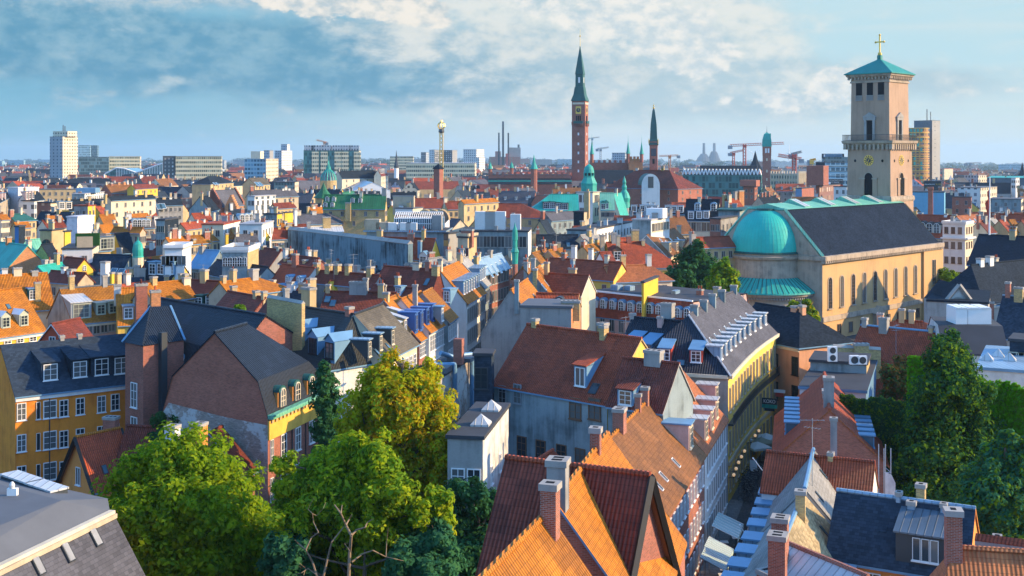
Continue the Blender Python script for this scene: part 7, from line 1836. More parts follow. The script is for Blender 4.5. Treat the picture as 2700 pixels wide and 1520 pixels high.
def hotel():
 D = 900; root_p = at_y((X6(800),HZ),D)
 H = block('grey concrete slab tower beside the round copper-coloured hotel', 'tower', 'concrete_tower', X6(725), X6(890), X6(962), YU(-5), D+28, .52, 'zinc_dark', 'f_concrete', 'felt_grey', boxes=[(.5,.5,.5,.5,9,'metal_dark'),(.3,.5,.4,.4,7,'metal_dark')])
 r = thing('round_hotel', 'round-cornered copper-brown tower with teal windows and golden floor bands', 'tower', Vector((root_p.x,D,0)))
 zt = zy(YU(62),D); xl, xr = at_y((X6(672),HZ),D).x, at_y((X6(898),HZ),D).x; rad = 9.5
 b = MB(); q = [(xl,D+30),(xl,D)] + [(xr-rad+rad*math.sin(a), D+rad-rad*math.cos(a)) for a in [math.pi/2*i/8 for i in range(9)]] + [(xr,D+30)]
 b.prism(q, 0, zt, 'f_gold', 'felt_grey'); b.build('facade', r)
 b = MB()
 for i in range(16):
  z = zt-.3-i*3.6; o = [(x-(.25 if j < 2 else -.1), y-.25) for j, (x,y) in enumerate(q)]; b.prism(o, z, z+.4, 'gold')
 b.build('floor_band', r)
 rnd = random.Random(4)
 for i in range(15):
  for x in np.arange(xl+1.5, xr-rad, 2.6):
   if rnd.random() < .45: MB().box(x, x+1.5, D-.3, D-.02, zt-3.2-i*3.6, zt-.8-i*3.6, 'copper').build('teal_window', r)
hotel()
def bank():
 D = 620; k = lambda x: 2100+x/12.08; ky = lambda y: 400+y/12.08
 H = block('dark blue bank office with a glass rooftop and lettered sign', 'office', 'bank_office', k(615), k(905), k(1680), ky(355), D, 1.25, 'slate', 'f_blue', 'felt_grey')
 s = H.side['r']; r = H.root
 b = MB(); b.box(s.L*.02, s.L, .3, 6, s.ze+.31, s.ze+3.0, 'f_glass', fr=s.fr()); b.build('glass_attic', r)
 for i in range(5):
  b = MB(); b.box(0, s.L, -.25, -.01, s.ze-2.1-i*2.55, s.ze-1.75-i*2.55, 'bluegrey', fr=s.fr()); b.build('floor_band', r)
 z0, z1 = zy(ky(200),D), zy(ky(70),D)
 b = MB(); b.box(-.6, s.L*.82, 1.0, 3.4, z0-.2, z1, 'slate', fr=s.fr()); b.box(.6, s.L*.74, .9, .98, z0+.6, z1-.3, 'lead', fr=s.fr()); b.build('rooftop_sign', r)
 def text(body, pos, size, ang, m, name, parent, wmax=None):
  cu = bpy.data.curves.new(name, 'FONT'); cu.body = body; cu.size = size; cu.extrude = .02; cu.align_x = 'CENTER'; cu.align_y = 'CENTER'
  tmp = bpy.data.objects.new('tmp', cu); COL.objects.link(tmp); bpy.context.view_layer.update()
  me = bpy.data.meshes.new_from_object(tmp.evaluated_get(bpy.context.evaluated_depsgraph_get())); wd = tmp.dimensions.x
  bpy.data.objects.remove(tmp); bpy.data.curves.remove(cu); me.name = name; me.materials.clear(); me.materials.append(M(m))
  o = bpy.data.objects.new(name, me); COL.objects.link(o); o.parent = parent
  o.location = Vector(pos) - Vector(parent['_base']); o.rotation_euler = (R(90), 0, ang)
  if wmax and wd > 0: f = wmax/wd; o.scale = (f, min(f*1.2, 1.4), 1)
  return o
 globals()['text'] = text
 text('Arbejdernes Landsbank', s.pt(s.L*.38, (z0+z1)/2+.1, -.86), 1.7, s.ang(), 'metal_dark', 'lettering', r, s.L*.68)
 b = MB(); b.box(-.3, .45, .93, .99, z0+.5, z1-.4, 'metal_white', fr=s.fr()); b.build('sign_emblem', r)
 S = thing('news_screen', 'dark electronic news screen with two lines of white text below the bank windows', 'screen', at_y((k(1200),ky(1080)),600))
 a, c = at_y((k(925),ky(880)),600), at_y((k(1485),ky(1055)),600)
 b = MB(); b.box(a.x, c.x, 600, 600.5, c.z, a.z, 'metal_dark'); b.build('screen_panel', S); b = MB(); b.box(a.x+1.0,a.x+2.6,599.9,599.96,c.z-.2,c.z+1.4,'metal_white'); b.build('screen_picture', S)
 b = MB(); b.box(a.x,c.x,600.1,600.4,c.z-1.2,c.z-.02,'metal_red'); b.build('red_band', S)
 text('Danmark og Sverige betaler for de sidste', Vector(((a.x+c.x)/2,599.95,a.z-.6)), .8, 0, 'metal_white', 'screen_text', S, (c.x-a.x)*.92)
 text('med i en stor afstemning', Vector(((a.x+c.x)/2-.8,599.95,a.z-1.5)), .8, 0, 'metal_white', 'screen_text', S, (c.x-a.x)*.72)
bank()
def crane(label, px, yb, ytop, D, x0, x1, yj0, yj1, m='metal_red', w=1.6):
 p = at_y((px,HZ),D); zt = zy(ytop,D); root = thing('tower_crane', label, 'crane', Vector((p.x,D,gz(p.x,D))), None)
 def lattice(b, a, c, w, n):
  a, c = Vector(a), Vector(c); d = (c-a).normalized(); s = d.cross(Vector((0,1,0))); s = s.normalized()*w/2; t_ = Vector((0,w/2,0))
  cs = [s+t_, s-t_, -s-t_, -s+t_]
  for q in cs: b.tube(a+q, c+q, w*.11, m, 4)
  for i in range(n):
   u, v_ = a+(c-a)*(i/n), a+(c-a)*((i+1)/n)
   for j in range(4): b.tube(u+cs[j], v_+cs[(j+1)%4], w*.08, m, 3)
 b = MB(); lattice(b, (p.x,D,gz(p.x,D)), (p.x,D,zt), w, 16); b.build('mast', root)
 a, c = at_y((x0,yj0),D), at_y((x1,yj1),D); b = MB(); lattice(b, a, c, w*.8, 22); b.build('jib', root)
 b = MB(); q = a if abs(x0-px) < abs(x1-px) else c; b.box(q.x-2,q.x+2,D-1.5,D+1.5,q.z-3.5,q.z,'metal_grey'); b.build('counterweight', root)
 b = MB(); b.box(p.x-1.6,p.x+1.6,D-2,D+1,zt-3.5,zt-.5,m); b.build('cab', root)
crane('big red tower crane with a long jib passing behind the green-capped tower', X5(563), 0, YU(210), 1150, X5(432), X5(920), YU(222), YU(200), 'metal_red', 2.6)
crane('smaller red tower crane left of the big red crane', X5(463), 0, YU(285), 1300, X5(430), X5(550), YU(290), YU(265), 'metal_red', 2.2)
crane('squat red and grey crane right of the green-capped tower', X5(1015), 0, YU(300), 1050, X5(870), X5(1080), YU(310), YU(345), 'metal_red', 3.0)
crane('raised grey jib of the squat crane', X5(1025), 0, YU(285), 1060, X5(985), X5(1082), YU(300), YU(278), 'metal_grey', 2.2)
crane('small yellow crane beside the bank office', X5(1170), 0, YU(350), 900, X5(1158), X5(1212), YU(355), YU(345), 'metal_yellow', 1.6)
crane('white-jibbed crane with a red cab right of the dark spire tower', u4(1435,0)[0], 0, YU(312), 1400, u4(1340,0)[0], u4(1515,0)[0], YU(318), YU(312), 'metal_orange', 2.2)
crane('slim grey crane with a hammerhead between the town hall turrets', u4(806,0)[0], 0, YU(250), 1600, u4(775,0)[0], u4(880,0)[0], YU(252), YU(238), 'metal_grey', 2.0)
crane('thin crane jib just right of the tall town hall tower', u4(730,0)[0], 0, YU(155), 1900, u4(690,0)[0], u4(796,0)[0], YU(158), YU(146), 'metal_grey', 1.8)
crane('orange crane above the dark green glass block', X2(1400), 0, YU(185), 1700, X2(1328), X2(1424), YU(172), YU(195), 'metal_orange', 2.2)
crane('second orange crane, lower, above the dark green glass block', X2(1470), 0, YU(232), 1800, X2(1370), X2(1492), YU(222), YU(234), 'metal_orange', 2.0)
crane('grey crane over the far trees at the right', X6(1238), 0, YU(380), 1700, X6(1197), X6(1338), YU(384), YU(378), 'metal_grey', 2.0)
for i, (px, D, rr) in enumerate(((u5(641,0)[0],5200,38),(u5(965,0)[0],5000,36))):
 p = at_y((px,HZ),D); z = zy(YU(290 if i == 0 else 288),D); root = thing('wind_turbine', ('distant white wind turbine left of the green-capped tower','distant white wind turbine above the squat red crane')[i], 'wind turbine', Vector((p.x,D,gz(p.x,D))))
 b = MB(); b.tube((p.x,D,gz(p.x,D)),(p.x,D,z),2.2,'metal_white',6,1.2); b.build('mast', root); b = MB()
 for k in range(3): a = .5+i+k*2*math.pi/3; b.tube((p.x,D-3,z),(p.x+rr*math.cos(a),D-3,z+rr*math.sin(a)),1.6,'metal_white',4,.5)
 b.build('rotor', root)
def small_spire(label, px, yt, yb, yw, D, w, m, wall, n=8, name='spire_tower'):
 p = at_y((px,HZ),D); root = thing(name, label, 'spire', Vector((p.x,D,0))); z = lambda y: zy(y,D)
 b = MB(); b.lathe(p.x,p.y,[(w*.8,0),(w*.8,z(yb))],n,wall,smooth=False); b.build('shaft', root)
 b = MB(); h = z(yt)-z(yb); b.lathe(p.x,p.y,[(w,z(yb)-.4),(w*.55,z(yb)+h*.28),(w*.32,z(yb)+h*.5),(.08,z(yt))],n,m,smooth=False); b.build('spire', root)
 return root
small_spire('dark church spire just left of the green-capped tower', X5(661), YU(270), YU(440), YU(480), 950, 6.5, 'slate_dark', 'brick_brown')
small_spire('green pointed turret left of the town hall tower', u4(200,0)[0], YU(305), YU(430), 0, 640, 2.2, 'copper', 'brick_brown')
small_spire('dark slender spire at the right edge of the skyline', X6(1710), YU(375), YU(520), 0, 900, 4.5, 'slate_dark', 'brick_brown')
small_spire('gold-tipped thin mast tower above the fairground', X3(501), YU(265), YU(420), 0, 900, 2.2, 'metal_dark', 'metal_white')
small_spire('green conical spire on the bottle green roof', X2(1392), YU(560), YU(690), 0, 470, 4.2, 'green_roof', 'brick_yellow')
def bell_dome(label, px, D, prof, m, wall, wprof, n=12, name='domed_tower', cat='tower', ribs=None):
 p = at_y((px,HZ),D); root = thing(name, label, cat, Vector((p.x,D,0)))
 z = lambda y: zy(y,D); s = D/F
 if wprof: b = MB(); b.lathe(p.x,p.y,[(r*s,z(y) if y else 0) for r, y in wprof],n,wall,smooth=False); b.build('drum', root)
 b = MB(); b.lathe(p.x,p.y,[(max(.03,r*s),z(y)) for r, y in prof],n,m,smooth=n>8); b.build('dome', root)
 if ribs:
  b = MB()
  for i in range(n):
   a = 2*math.pi*i/n
   for (r0,y0),(r1,y1) in zip(prof,prof[1:]): b.tube((p.x+r0*s*math.cos(a),p.y+r0*s*math.sin(a),z(y0)),(p.x+r1*s*math.cos(a),p.y+r1*s*math.sin(a),z(y1)),.3,ribs,4)
  b.build('rib', root)
 return root
bell_dome('glazed dark dome with green copper ribs and lantern', X2(1436), 640, [(21,YU(540)),(19.5,YU(510)),(15,YU(475)),(8,YU(450)),(5,YU(440)),(4.5,YU(420)),(1.5,YU(400)),(.2,YU(360))], 'glass', 'brick_yellow', [(22,0),(22,YU(540))], 16, ribs='copper')
bell_dome('bulbous green copper spire with onion tip, right of the white lantern tower', u4(1022,0)[0], 430, [(15.5,YU(790)),(14,YU(735)),(16,YU(700)),(11,YU(655)),(5.5,YU(625)),(7,YU(600)),(4,YU(575)),(5.2,YU(555)),(2.5,YU(520)),(.3,YU(498))], 'copper', 'stone_grey', [(16,0),(16,YU(790))], 12)
bell_dome('green onion cupola of a small white chapel', u1(1255,0)[0], 205, [(15.5,YU(1240)),(14,YU(1225)),(14.5,YU(1170)),(12,YU(1120)),(6,YU(1095)),(1.5,YU(1085)),(.5,YU(1055))], 'copper', 'cream', [(15,0),(15,YU(1240))], 10, name='chapel_cupola')
house('small white chapel with a pointed gable under the green onion cupola', A=u1(1215,1180), B=u1(1240,1165), Ept=u1(1262,1260), zr=17.6, t=1.5, roof='slate', wall='cream', w=None, win=[dict(s='l', x=[.5], z=[4.5], w=.9, h=2.2, style='r', frame='stone_grey')])
def lantern_tower():
 D = 420
 H = block('white stone tower base carrying a green copper lantern', 'tower', 'lantern_tower', u4(588,0)[0], u4(735,0)[0], u4(803,0)[0], YU(650), D, .42, 'white', 'cream', 'stone_grey', eave=.3,
  win=[dict(s='f', x=[.25,.5,.75], z=[3.5], w=1.1, h=2.6, style='s', frame='stone_grey'), dict(s='r', x=[.3,.5,.7], z=[3.5], w=1.0, h=2.6, style='s', frame='stone_grey'), dict(s='r', x=[.35,.65], z=[8.5], w=1.2, h=3, style='s', frame='stone_grey'), dict(s='f', x=[.35], z=[8.5], w=2, h=3, style='s', frame='stone_grey')])
 p = at_y((u4(700,0)[0],HZ),D+7); b = MB(); s = D/F; z = lambda y: zy(YU(y),D); n = 8
 b.lathe(p.x,p.y,[(22*s,z(648)),(22*s,z(590)),(23*s,z(570)),(19*s,z(545)),(15*s,z(515)),(15*s,z(500))],n,'copper',rot=.4,smooth=False); b.build('lantern_base', H.root)
 b = MB(); b.lathe(p.x,p.y,[(11*s,z(500)),(11*s,z(472))],n,'dark',rot=.4,smooth=False)
 for i in range(8): a = .4+math.pi/4*i; b.tube((p.x+13*s*math.cos(a),p.y+13*s*math.sin(a),z(500)),(p.x+13*s*math.cos(a),p.y+13*s*math.sin(a),z(472)),.3,'copper',5)
 b.build('lantern_columns', H.root)
 b = MB(); b.lathe(p.x,p.y,[(14.5*s,z(474)),(14*s,z(465)),(13*s,z(440)),(10*s,z(415)),(4*s,z(398)),(1*s,z(392)),(.3*s,z(365))],16,'copper'); b.build('lantern_cap', H.root)
lantern_tower()
def brick_stack():
 D = 540; Z = lambda y: zy(YU(y),D); fr = frame_at(u3(884,0)[0], D, R(30))
 root = thing('brick_tower', 'square brown brick tower with a low dark pyramid roof, below the swing tower', 'tower', fr[0])
 b = MB(); b.sq(fr, [(1.6,0),(1.55,Z(435))], 'brick_brown'); b.build('shaft', root); b = MB(); b.sq(fr, [(1.95,Z(436)),(1.95,Z(430)),(.1,Z(388))], 'slate_dark'); b.build('pyramid_roof', root)
brick_stack()
def slim_green_turret():
 D = 200; p = at_y((u3(1580,0)[0],HZ),D); s = D/F; z = lambda y: zy(YU(y),D)
 root = thing('corner_turret', 'slim green copper turret at the street corner, in front of the town hall hall', 'turret', Vector((p.x,D,0)))
 b = MB(); b.lathe(p.x,p.y,[(7*s,0),(7*s,z(1290))],8,'brick_red',smooth=False); b.build('shaft', root)
 b = MB(); b.lathe(p.x,p.y,[(7*s,z(1300)),(9*s,z(1200)),(10.5*s,z(1190)),(6.5*s,z(1150)),(6*s,z(1085)),(7.2*s,z(1080)),(7.2*s,z(1030)),(6*s,z(990)),(2.2*s,z(955)),(.3*s,z(920))],8,'copper',smooth=False); b.build('copper_turret', root)
slim_green_turret()
# ------------------------------------------------------------------ the roofs between the foreground and the skyline
MID = []
def m(t, lab, A, B, E_, zr, tt, roof, wall, **k):
 for key in ('dm', 'sk', 'win'):
  if key in k:
   k[key] = [dict(d, p=[t(*q) for q in d['p']]) if 'p' in d else d for d in k[key]]
 if 'cp' in k: k['cp'] = [(t(*c[0]),) + tuple(c[1:]) for c in k['cp']]
 y_ = t(*A)[1]
 if y_ > 545: zr = min(19.8, max(17.4, 17.8 + (700-y_)*.03))
 if wall == 'white' and wrnd.random() < .7: wall = wrnd.choice(('white_dirty','cream','sand','beige','grey_wall'))
 if 'win' not in k: k['win'] = [dict(s=q, x=x, z=[2.3,5.0], w=.85, h=1.35, frame='stone_grey') for q, x in (('f',5),('r',3))]
 H = house(lab, A=t(*A), B=t(*B), Ept=t(*E_) if E_ else None, zr=zr, t=tt, roof=roof, wall=wall, **k)
 MID.append(H); return H
def mb(t, lab, pl, pc, pr, yt, D, phi, wl, wr, top='felt', name='building', **k):
 H = block(lab, 'building', name, t(pl,0)[0], t(pc,0)[0], t(pr,0)[0], t(0,yt)[1], D, phi, wl, wr, top, **k); return H
DL = dict(lid='lead', cheek='lead')
Y = 'brick_yellow'
# far left
m(u1,'teal copper roof in shade with an orange brick gable end, left edge', (-200,1080),(250,1132),(95,1400), 19.5,1.05,'copper','brick_orange', sk=[dict(p=[(15,1340),(45,1345)],w=1,l=2)], cp=[((78,1050),12,'brick_orange')])
m(u1,'pale green copper roof catching the sun behind the orange brick gable', (90,1090),(358,1075),(440,1390), 20.5,1.15,'copper_light','stone_grey', dm=[dict(p=[(415,1290)],w=3,h=1.5,kind='arch',cheek='brick_brown',lid='copper')], cp=[((208,1045),9,'brick_orange')])
m(u1,'low teal copper annex roof right of the orange brick gable', (345,1325),(560,1290),(370,1400), 16.5,.9,'copper','stone_grey')
m(u1,'dark slate roof with a yellow brick gable end beside the copper roofs', (380,1125),(472,1117),(410,1275), 19.5,1.2,'slate_dark','brick_yellow', verge='tile_red')
m(u1,'grey mansard with three green-framed dormers behind a roof terrace', (770,1038),(955,1028),(835,1172), 20,1.3,'slate_grey','sand', dm=[dict(p=[(880,1180),(942,1170),(1002,1165)],w=2,h=2.6,kind='flat',cheek='metal_grey',lid='zinc_dark',frame='metal_green')], cp=[((865,985),8,'white')])
H=mb(u1,'low white terrace building with planters and a slatted railing on its roof', 565,842,900,1165,205,.1,'white','cream', dep=8, boxes=[(.25,.4,4,1.2,2.2,'leaf_dark')], boxname='planter')
b=MB(); s=H.side['f']
for i in range(26): b.box(s.L*(.48+i*.02),s.L*(.48+i*.02)+.12,.1,.18,s.ze+.3,s.ze+2.2,'beige',fr=s.fr())
b.build('slatted_railing',H.root)
m(u1,'dark slate roof with a bright yellow gable end, left of the chapel', (1050,1022),(1172,1016),(1100,1190), 20,1.3,'slate_dark','yellow', win=[dict(s='r',x=[.5],z=[1.2],w=1,h=1.8)])
m(u1,'long blue slate roof with two skylights in front of the yellow gable', (605,1208),(1190,1222),(650,1390), 16.6,.9,'slate','bluegrey', sk=[dict(p=[(1050,1340),(1118,1345)],w=1.2,l=2,m='metal_white')])
m(u1,'dark mansard with three lead dormers and a pale yellow end wall, right of the chapel', (1340,1262),(1650,1282),(1350,1440), 18,1.2,'slate_dark','yellow_pale', ends={'r':'yellow_pale'}, dm=[dict(p=[(1388,1400),(1462,1400),(1550,1398)],w=1.9,h=2.2,kind='flat',**DL)], cp=[((1395,1412),9,'sand',3),((1516,1400),9,'sand',3)])
mb(u1,'pale blue penthouse with glass railings, above the dark mansard', 1500,1660,1740,1170,196,.2,'metal_white','white','felt_light', parapet=.5, win=[dict(s='f',x=4,z=[2.6],w=2,h=1.6,style='p',frame='zinc')])
m(u1,'dark red roof with a yellow gable, in front of the long blue slate roof', (610,1240),(768,1255),(590,1345), 16.2,1.05,'tile_dark','yellow', ends={'r':'yellow'}, win=[dict(s='r',x=[.5],z=[.3],w=.7,h=1,style='r')], cp=[((590,1225),16,'brick_brown')])
m(u1,'plain dark red roof below the small yellow gable', (470,1362),(780,1385),(430,1450), 15.6,.9,'tile_dark','white', cp=[((585,1325),12,'white'),((650,1345),18,'white'),((958,1275),20,'white'),((1020,1380),8,'yellow')])
mb(u1,'sandy flat-roofed house with an arched opening', 365,470,580,1000,232,.5,'sand','sand','felt', win=[dict(s='f',x=[.55],z=[4.6],w=2,h=3,style='r',frame='brown_wood')], ch=[(.2,.2,.8,1.5,'sand'),(.8,.7,.8,1.8,'sand')])
mb(u1,'small bright yellow block beside the white sheeted scaffold', 580,590,645,1010,226,.9,'yellow','yellow','felt')
mb(u1,'house wrapped in white scaffold sheeting among orange roofs', 608,705,858,878,268,.55,'wrap','wrap','wrap')
mb(u1,'grey gabled house with one bright yellow side, left of the orange roofs', 675,800,868,775,300,.45,'grey_wall','yellow','tile_red', eave=.2)
m(u1,'red tiled roof with three chimneys right of the yellow-sided house', (868,778),(1155,762),(885,855), 21,1.0,'tile_red','yellow', ends={'r':'yellow'}, cp=[((937,748),7,Y),((1010,705),7,Y),((1098,735),7,Y)])
m(u1,'big black slate roof with a yellow facade, far left', (600,718),(1010,708),(525,815), 22,1.0,'slate_dark','yellow', win=[dict(x=12,z=[2.6],w=1.2,h=1.8,frame='cream')], dm=[dict(p=[(565,800),(628,800)],w=2,h=2.4,kind='flat',cheek='cream',lid='lead')], cp=[((625,688),7,Y),((813,680),7,Y),((1010,705),8,Y),((740,700),8,Y)])
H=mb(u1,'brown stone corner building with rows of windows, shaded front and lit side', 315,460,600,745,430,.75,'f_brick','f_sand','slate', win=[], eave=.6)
mb(u1,'slim white facade with a dark slate attic, left of the brown corner building', 208,312,335,728,425,.5,'f_white','f_white','slate_dark', eave=.5)
m(u1,'dark slate attic with pinkish dormers over the slim white facade', (222,650),(352,640),(208,725), 22.5,1.3,'slate_dark','white', dm=[dict(p=[(245,715),(272,712),(300,708)],w=2,h=3,kind='flat',cheek='pink',lid='zinc')])
mb(u1,'tall building wrapped in pale lilac scaffold sheeting, far left', 70,165,356,610,440,.95,'wrap','wrap','wrap')
m(u1,'dark mansard at the left edge over a white-blue facade', (-60,690),(60,640),(-20,740), 22.5,1.2,'slate_dark','white', dm=[dict(p=[(20,720),(50,715)],w=2,h=2.5,kind='flat',cheek='pink',lid='zinc')], win=[dict(x=6,z=[3,6.5,10],w=1.1,h=2)])
mb(u1,'long low tan wall block behind the brown corner building', 362,715,722,622,520,.05,'sand','sand','felt_grey', dep=12)
mb(u1,'low grey office with a roof terrace and pale blue plant', 655,770,950,665,480,.3,'bluegrey','f_white','felt_light', boxes=[(.4,.4,8,6,2,'lead')])
mb(u1,'wide yellow-walled building under a dark roof', 1160,1215,1405,622,545,.3,'yellow','yellow','felt')
m(u1,'brown tiled roof left of the wide yellow building', (960,578),(1210,572),(970,655), 23,.9,'tile_brown','brick_brown', cp=[((1010,560),7,'brick_orange'),((1080,555),7,'brick_orange'),((1130,550),7,'brick_orange')])
m(u1,'dark roof above the wide yellow building', (1195,580),(1400,570),(1190,618), 23,.9,'tile_dark','yellow')
for i,(A,B,E_,zr,rf,wl,lab,cc) in enumerate((
 ((385,905),(560,895),(365,975),20,'tile_dark','cream','dark red roof with an orange gable left of the scaffold sheeting',[((432,845),7,'brick_orange'),((518,850),6,'brick_orange')]),
 ((440,868),(555,862),(440,900),21,'tile_orange','brick_orange','small orange roof with orange chimneys above the dark red roof',[]),
 ((905,855),(1030,850),(905,940),19.5,'tile_orange','sand','orange roof directly below the yellow-sided house',[((968,808),7,Y),((1040,865),5,Y)]),
 ((905,948),(1030,942),(905,1015),18.6,'tile_orange','sand','orange roof second in line below the yellow-sided house',[((888,925),7,'cream'),((1038,900),6,'cream')]),
 ((1040,965),(1300,972),(1040,1005),18.5,'tile_orange','white','long low orange roof above white walls, left of the chapel',[((1140,870),7,Y),((1150,890),7,'white')]),
 ((1235,800),(1405,795),(1190,878),20.5,'tile_red','sand','red roof right of the grey dormer mansard',[((1300,755),6,Y),((1315,790),6,Y)]),
 ((1185,850),(1340,840),(1185,885),19.8,'tile_orange','sand','orange roof touching the grey dormer mansard',[]),
 ((1510,1065),(1690,1050),(1515,1108),18,'tile_orange','cream','orange roof right of the chapel cupola',[((1625,985),9,'white'),((1545,1005),6,'cream')]),
 ((-20,858),(60,853),(-10,895),21,'tile_orange','cream','small orange roof at the left edge',[]),
 ((130,925),(252,918),(135,968),20,'tile_orange','sand','orange roof above the navy sheeted tower',[((158,905),6,Y)]),
 ((85,850),(215,842),(75,910),20.5,'copper_dark','sand','grey-green hipped roof left of the orange roofs',[((112,810),6,'sand')]))):
 m(u1,lab,A,B,E_,zr,.95,rf,wl,cp=cc,hip=(0,3) if i==10 else (0,0))
m(u1,'grey slate mansard with a row of small white dormers', (1165,888),(1395,882),(1160,968), 20,1.2,'slate_grey','white', dm=[dict(p=[(1228,962),(1268,962),(1308,962),(1345,962)],w=1.5,h=1.6,kind='arch',cheek='metal_white',lid='zinc')], cp=[((1152,870),8,'sand'),((1418,890),10,'white')])
mb(u1,'dark navy sheeted stair tower on the left rooftops', 135,170,230,965,225,.5,'metal_blue','slate_dark','felt')
m(u1,'dark slate roof with skylights right of the grey mansard', (1420,705),(1640,700),(1400,765), 22,.9,'slate_dark','white', sk=[dict(p=[(1440,755),(1470,750)],w=2,l=2.5,m='metal_white')], cp=[((1550,735),7,'white'),((1490,780),9,'sand')])
mb(u1,'dark grey windowless block right of the grey mansard', 1420,1500,1625,905,245,.4,'bluegrey','slate_dark','felt')
m(u1,'long dark roof behind the big black slate roof', (985,690),(1390,672),(975,720), 24,.8,'slate_dark','white', cp=[((960,662),6,Y),((1235,692),6,Y)])
# u2
def stepped():
 H=m(u2,'brick house with stepped gables, purple in shade and orange in sun', (385,632),(585,622),(450,775), 22.5,1.5,'slate_grey','brick_orange', ends={'l':'brick_purple'}, dm=[])  # shade and sun painted in as purple and orange brick
 for key,apex,half,mat in (('l',630,9,'brick_purple'),):
  pass
 def steps(a, b_, base, c, n, mat, th, name):
  bb=MB()
  P0=at_y(u2(*a),c); P1=at_y(u2(*b_),c); z0=zy(YU(base),c); zt=zy(YU(a[2] if len(a)>2 else 670),c)
  return bb
 D=H.side['f'].p0.y-2
 l,r_=at_y(u2(492,800),D),at_y(u2(600,800),D); zt,zs=zy(YU(672),D),zy(YU(790),D); b=MB(); n=6; w=(r_.x-l.x)/2; cx=(l.x+r_.x)/2
 b.box(l.x,r_.x,D,D+4,0,zs,'brick_orange')
 for i in range(n): f=w*(1-i/n); b.box(cx-f,cx+f,D,D+4-.01*i,zs+(zt-zs)*i/n,zs+(zt-zs)*(i+1)/n,'brick_orange')
 b.box(cx-.8,cx+.8,D-.05,D,zs-3,zs+1.5,'dark'); b.build('stepped_gable',H.root)
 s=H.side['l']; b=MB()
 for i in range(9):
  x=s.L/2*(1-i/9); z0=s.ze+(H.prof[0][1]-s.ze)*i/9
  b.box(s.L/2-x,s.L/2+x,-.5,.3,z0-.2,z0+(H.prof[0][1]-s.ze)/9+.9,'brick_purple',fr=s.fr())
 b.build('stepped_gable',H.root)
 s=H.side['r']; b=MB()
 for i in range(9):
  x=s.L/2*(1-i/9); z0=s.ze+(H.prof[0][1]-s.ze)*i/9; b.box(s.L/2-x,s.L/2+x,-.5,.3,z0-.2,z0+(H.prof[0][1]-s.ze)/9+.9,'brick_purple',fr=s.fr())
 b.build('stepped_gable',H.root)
stepped()
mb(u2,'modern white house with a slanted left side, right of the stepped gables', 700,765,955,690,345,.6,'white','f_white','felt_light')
m(u2,'wide grey slate roof behind the modern white house', (725,632),(1125,622),(735,692), 24,.85,'slate_grey','white', cp=[((1020,690),6,'white'),((1075,670),6,'white')])
mb(u2,'dark glazed attic block with slanted panes, centre left', 940,1130,1165,558,610,.1,'f_glass','f_sand','felt')
m(u2,'hipped dark slate roof, first of two left of the glazed attic', (335,505),(440,500),(280,575), 26,.7,'slate_dark','sand', hip=(8,8), sk=[dict(p=[(385,560),(410,560)],w=2,l=2,m='metal_white')])
m(u2,'hipped dark slate roof with a cream eave, second of two left of the glazed attic', (545,545),(640,540),(540,590), 23,.6,'slate_dark','cream', hip=(8,10))
m(u2,'weathered beige roof with skylights, centre left', (710,520),(850,515),(705,580), 25,.9,'tile_olive','sand', sk=[dict(p=[(770,555),(800,555)],w=3,l=3,m='metal_white')])
def mural():
 p,q=at_y(u2(1068,985),255),at_y(u3(608,1118),214)
 stone_wall('huge bare weathered blue-grey fire wall across the middle', u2(1068,985), u3(608,1118), 255, 214, 'mural', th=1.0)
MATS['mural']=plaster_mat('weathered_blue_grey_fire_wall',(.15,.23,.27),.95,dirt=(.03,.045,.055),scale=.16)
mural()
m(u2,'long building with zinc-edged roof right behind the bare fire wall', (1085,975),(1560,965),(1080,1010), 19,.5,'zinc_pale','stone_grey', cp=[((1420,870),20,Y),((1255,915),9,'grey_wall')])
m(u2,'blue metal roof sloping left of the white balustrade attic', (265,1172),(445,1180),(300,1330), 17.5,1.0,'lead','bluegrey')
m(u2,'slate roof with small skylights in front of the white balustrade attic', (425,1262),(880,1330),(410,1395), 16.2,.9,'slate','bluegrey', sk=[dict(p=[(520,1370),(640,1390),(760,1395)],w=.8,l=1.2)], cp=[((745,1345),22,'sand',1),((575,1345),11,Y,2)])
mb(u2,'white balustraded attic with small arched windows', 468,700,800,1195,188,.2,'bluegrey','brick_yellow','felt', parapet=.6, rim='white', win=[dict(s='f',x=5,z=[2.2],w=.8,h=1.5,style='r')])
m(u2,'large dark red roof left of the bare fire wall', (830,1155),(1010,1172),(840,1330), 18,1.1,'tile_dark','grey_wall', cp=[((845,1145),9,Y),((985,1150),9,'cream')])
m(u2,'low dark red lean-to under the bare fire wall', (1060,1215),(1350,1250),(1040,1290), 16.5,.8,'tile_dark','brick_brown', cp=[((1052,1245),11,Y,1),((1225,1265),11,Y,1),((1340,1260),11,Y,1)])
mb(u2,'long white parapet wall in two steps, centre left', 625,830,935,945,250,.2,'white','white','felt_light')
mb(u2,'cream parapet wall left of the long white one', 285,480,632,945,252,.25,'cream','white','tile_red')
mb(u2,'weathered grey block with one yellow side, centre left', 842,968,1015,850,290,.4,'bluegrey','yellow','felt')
mb(u2,'low bright yellow block right of the weathered grey block', 1032,1040,1112,838,300,.6,'yellow','yellow','felt')
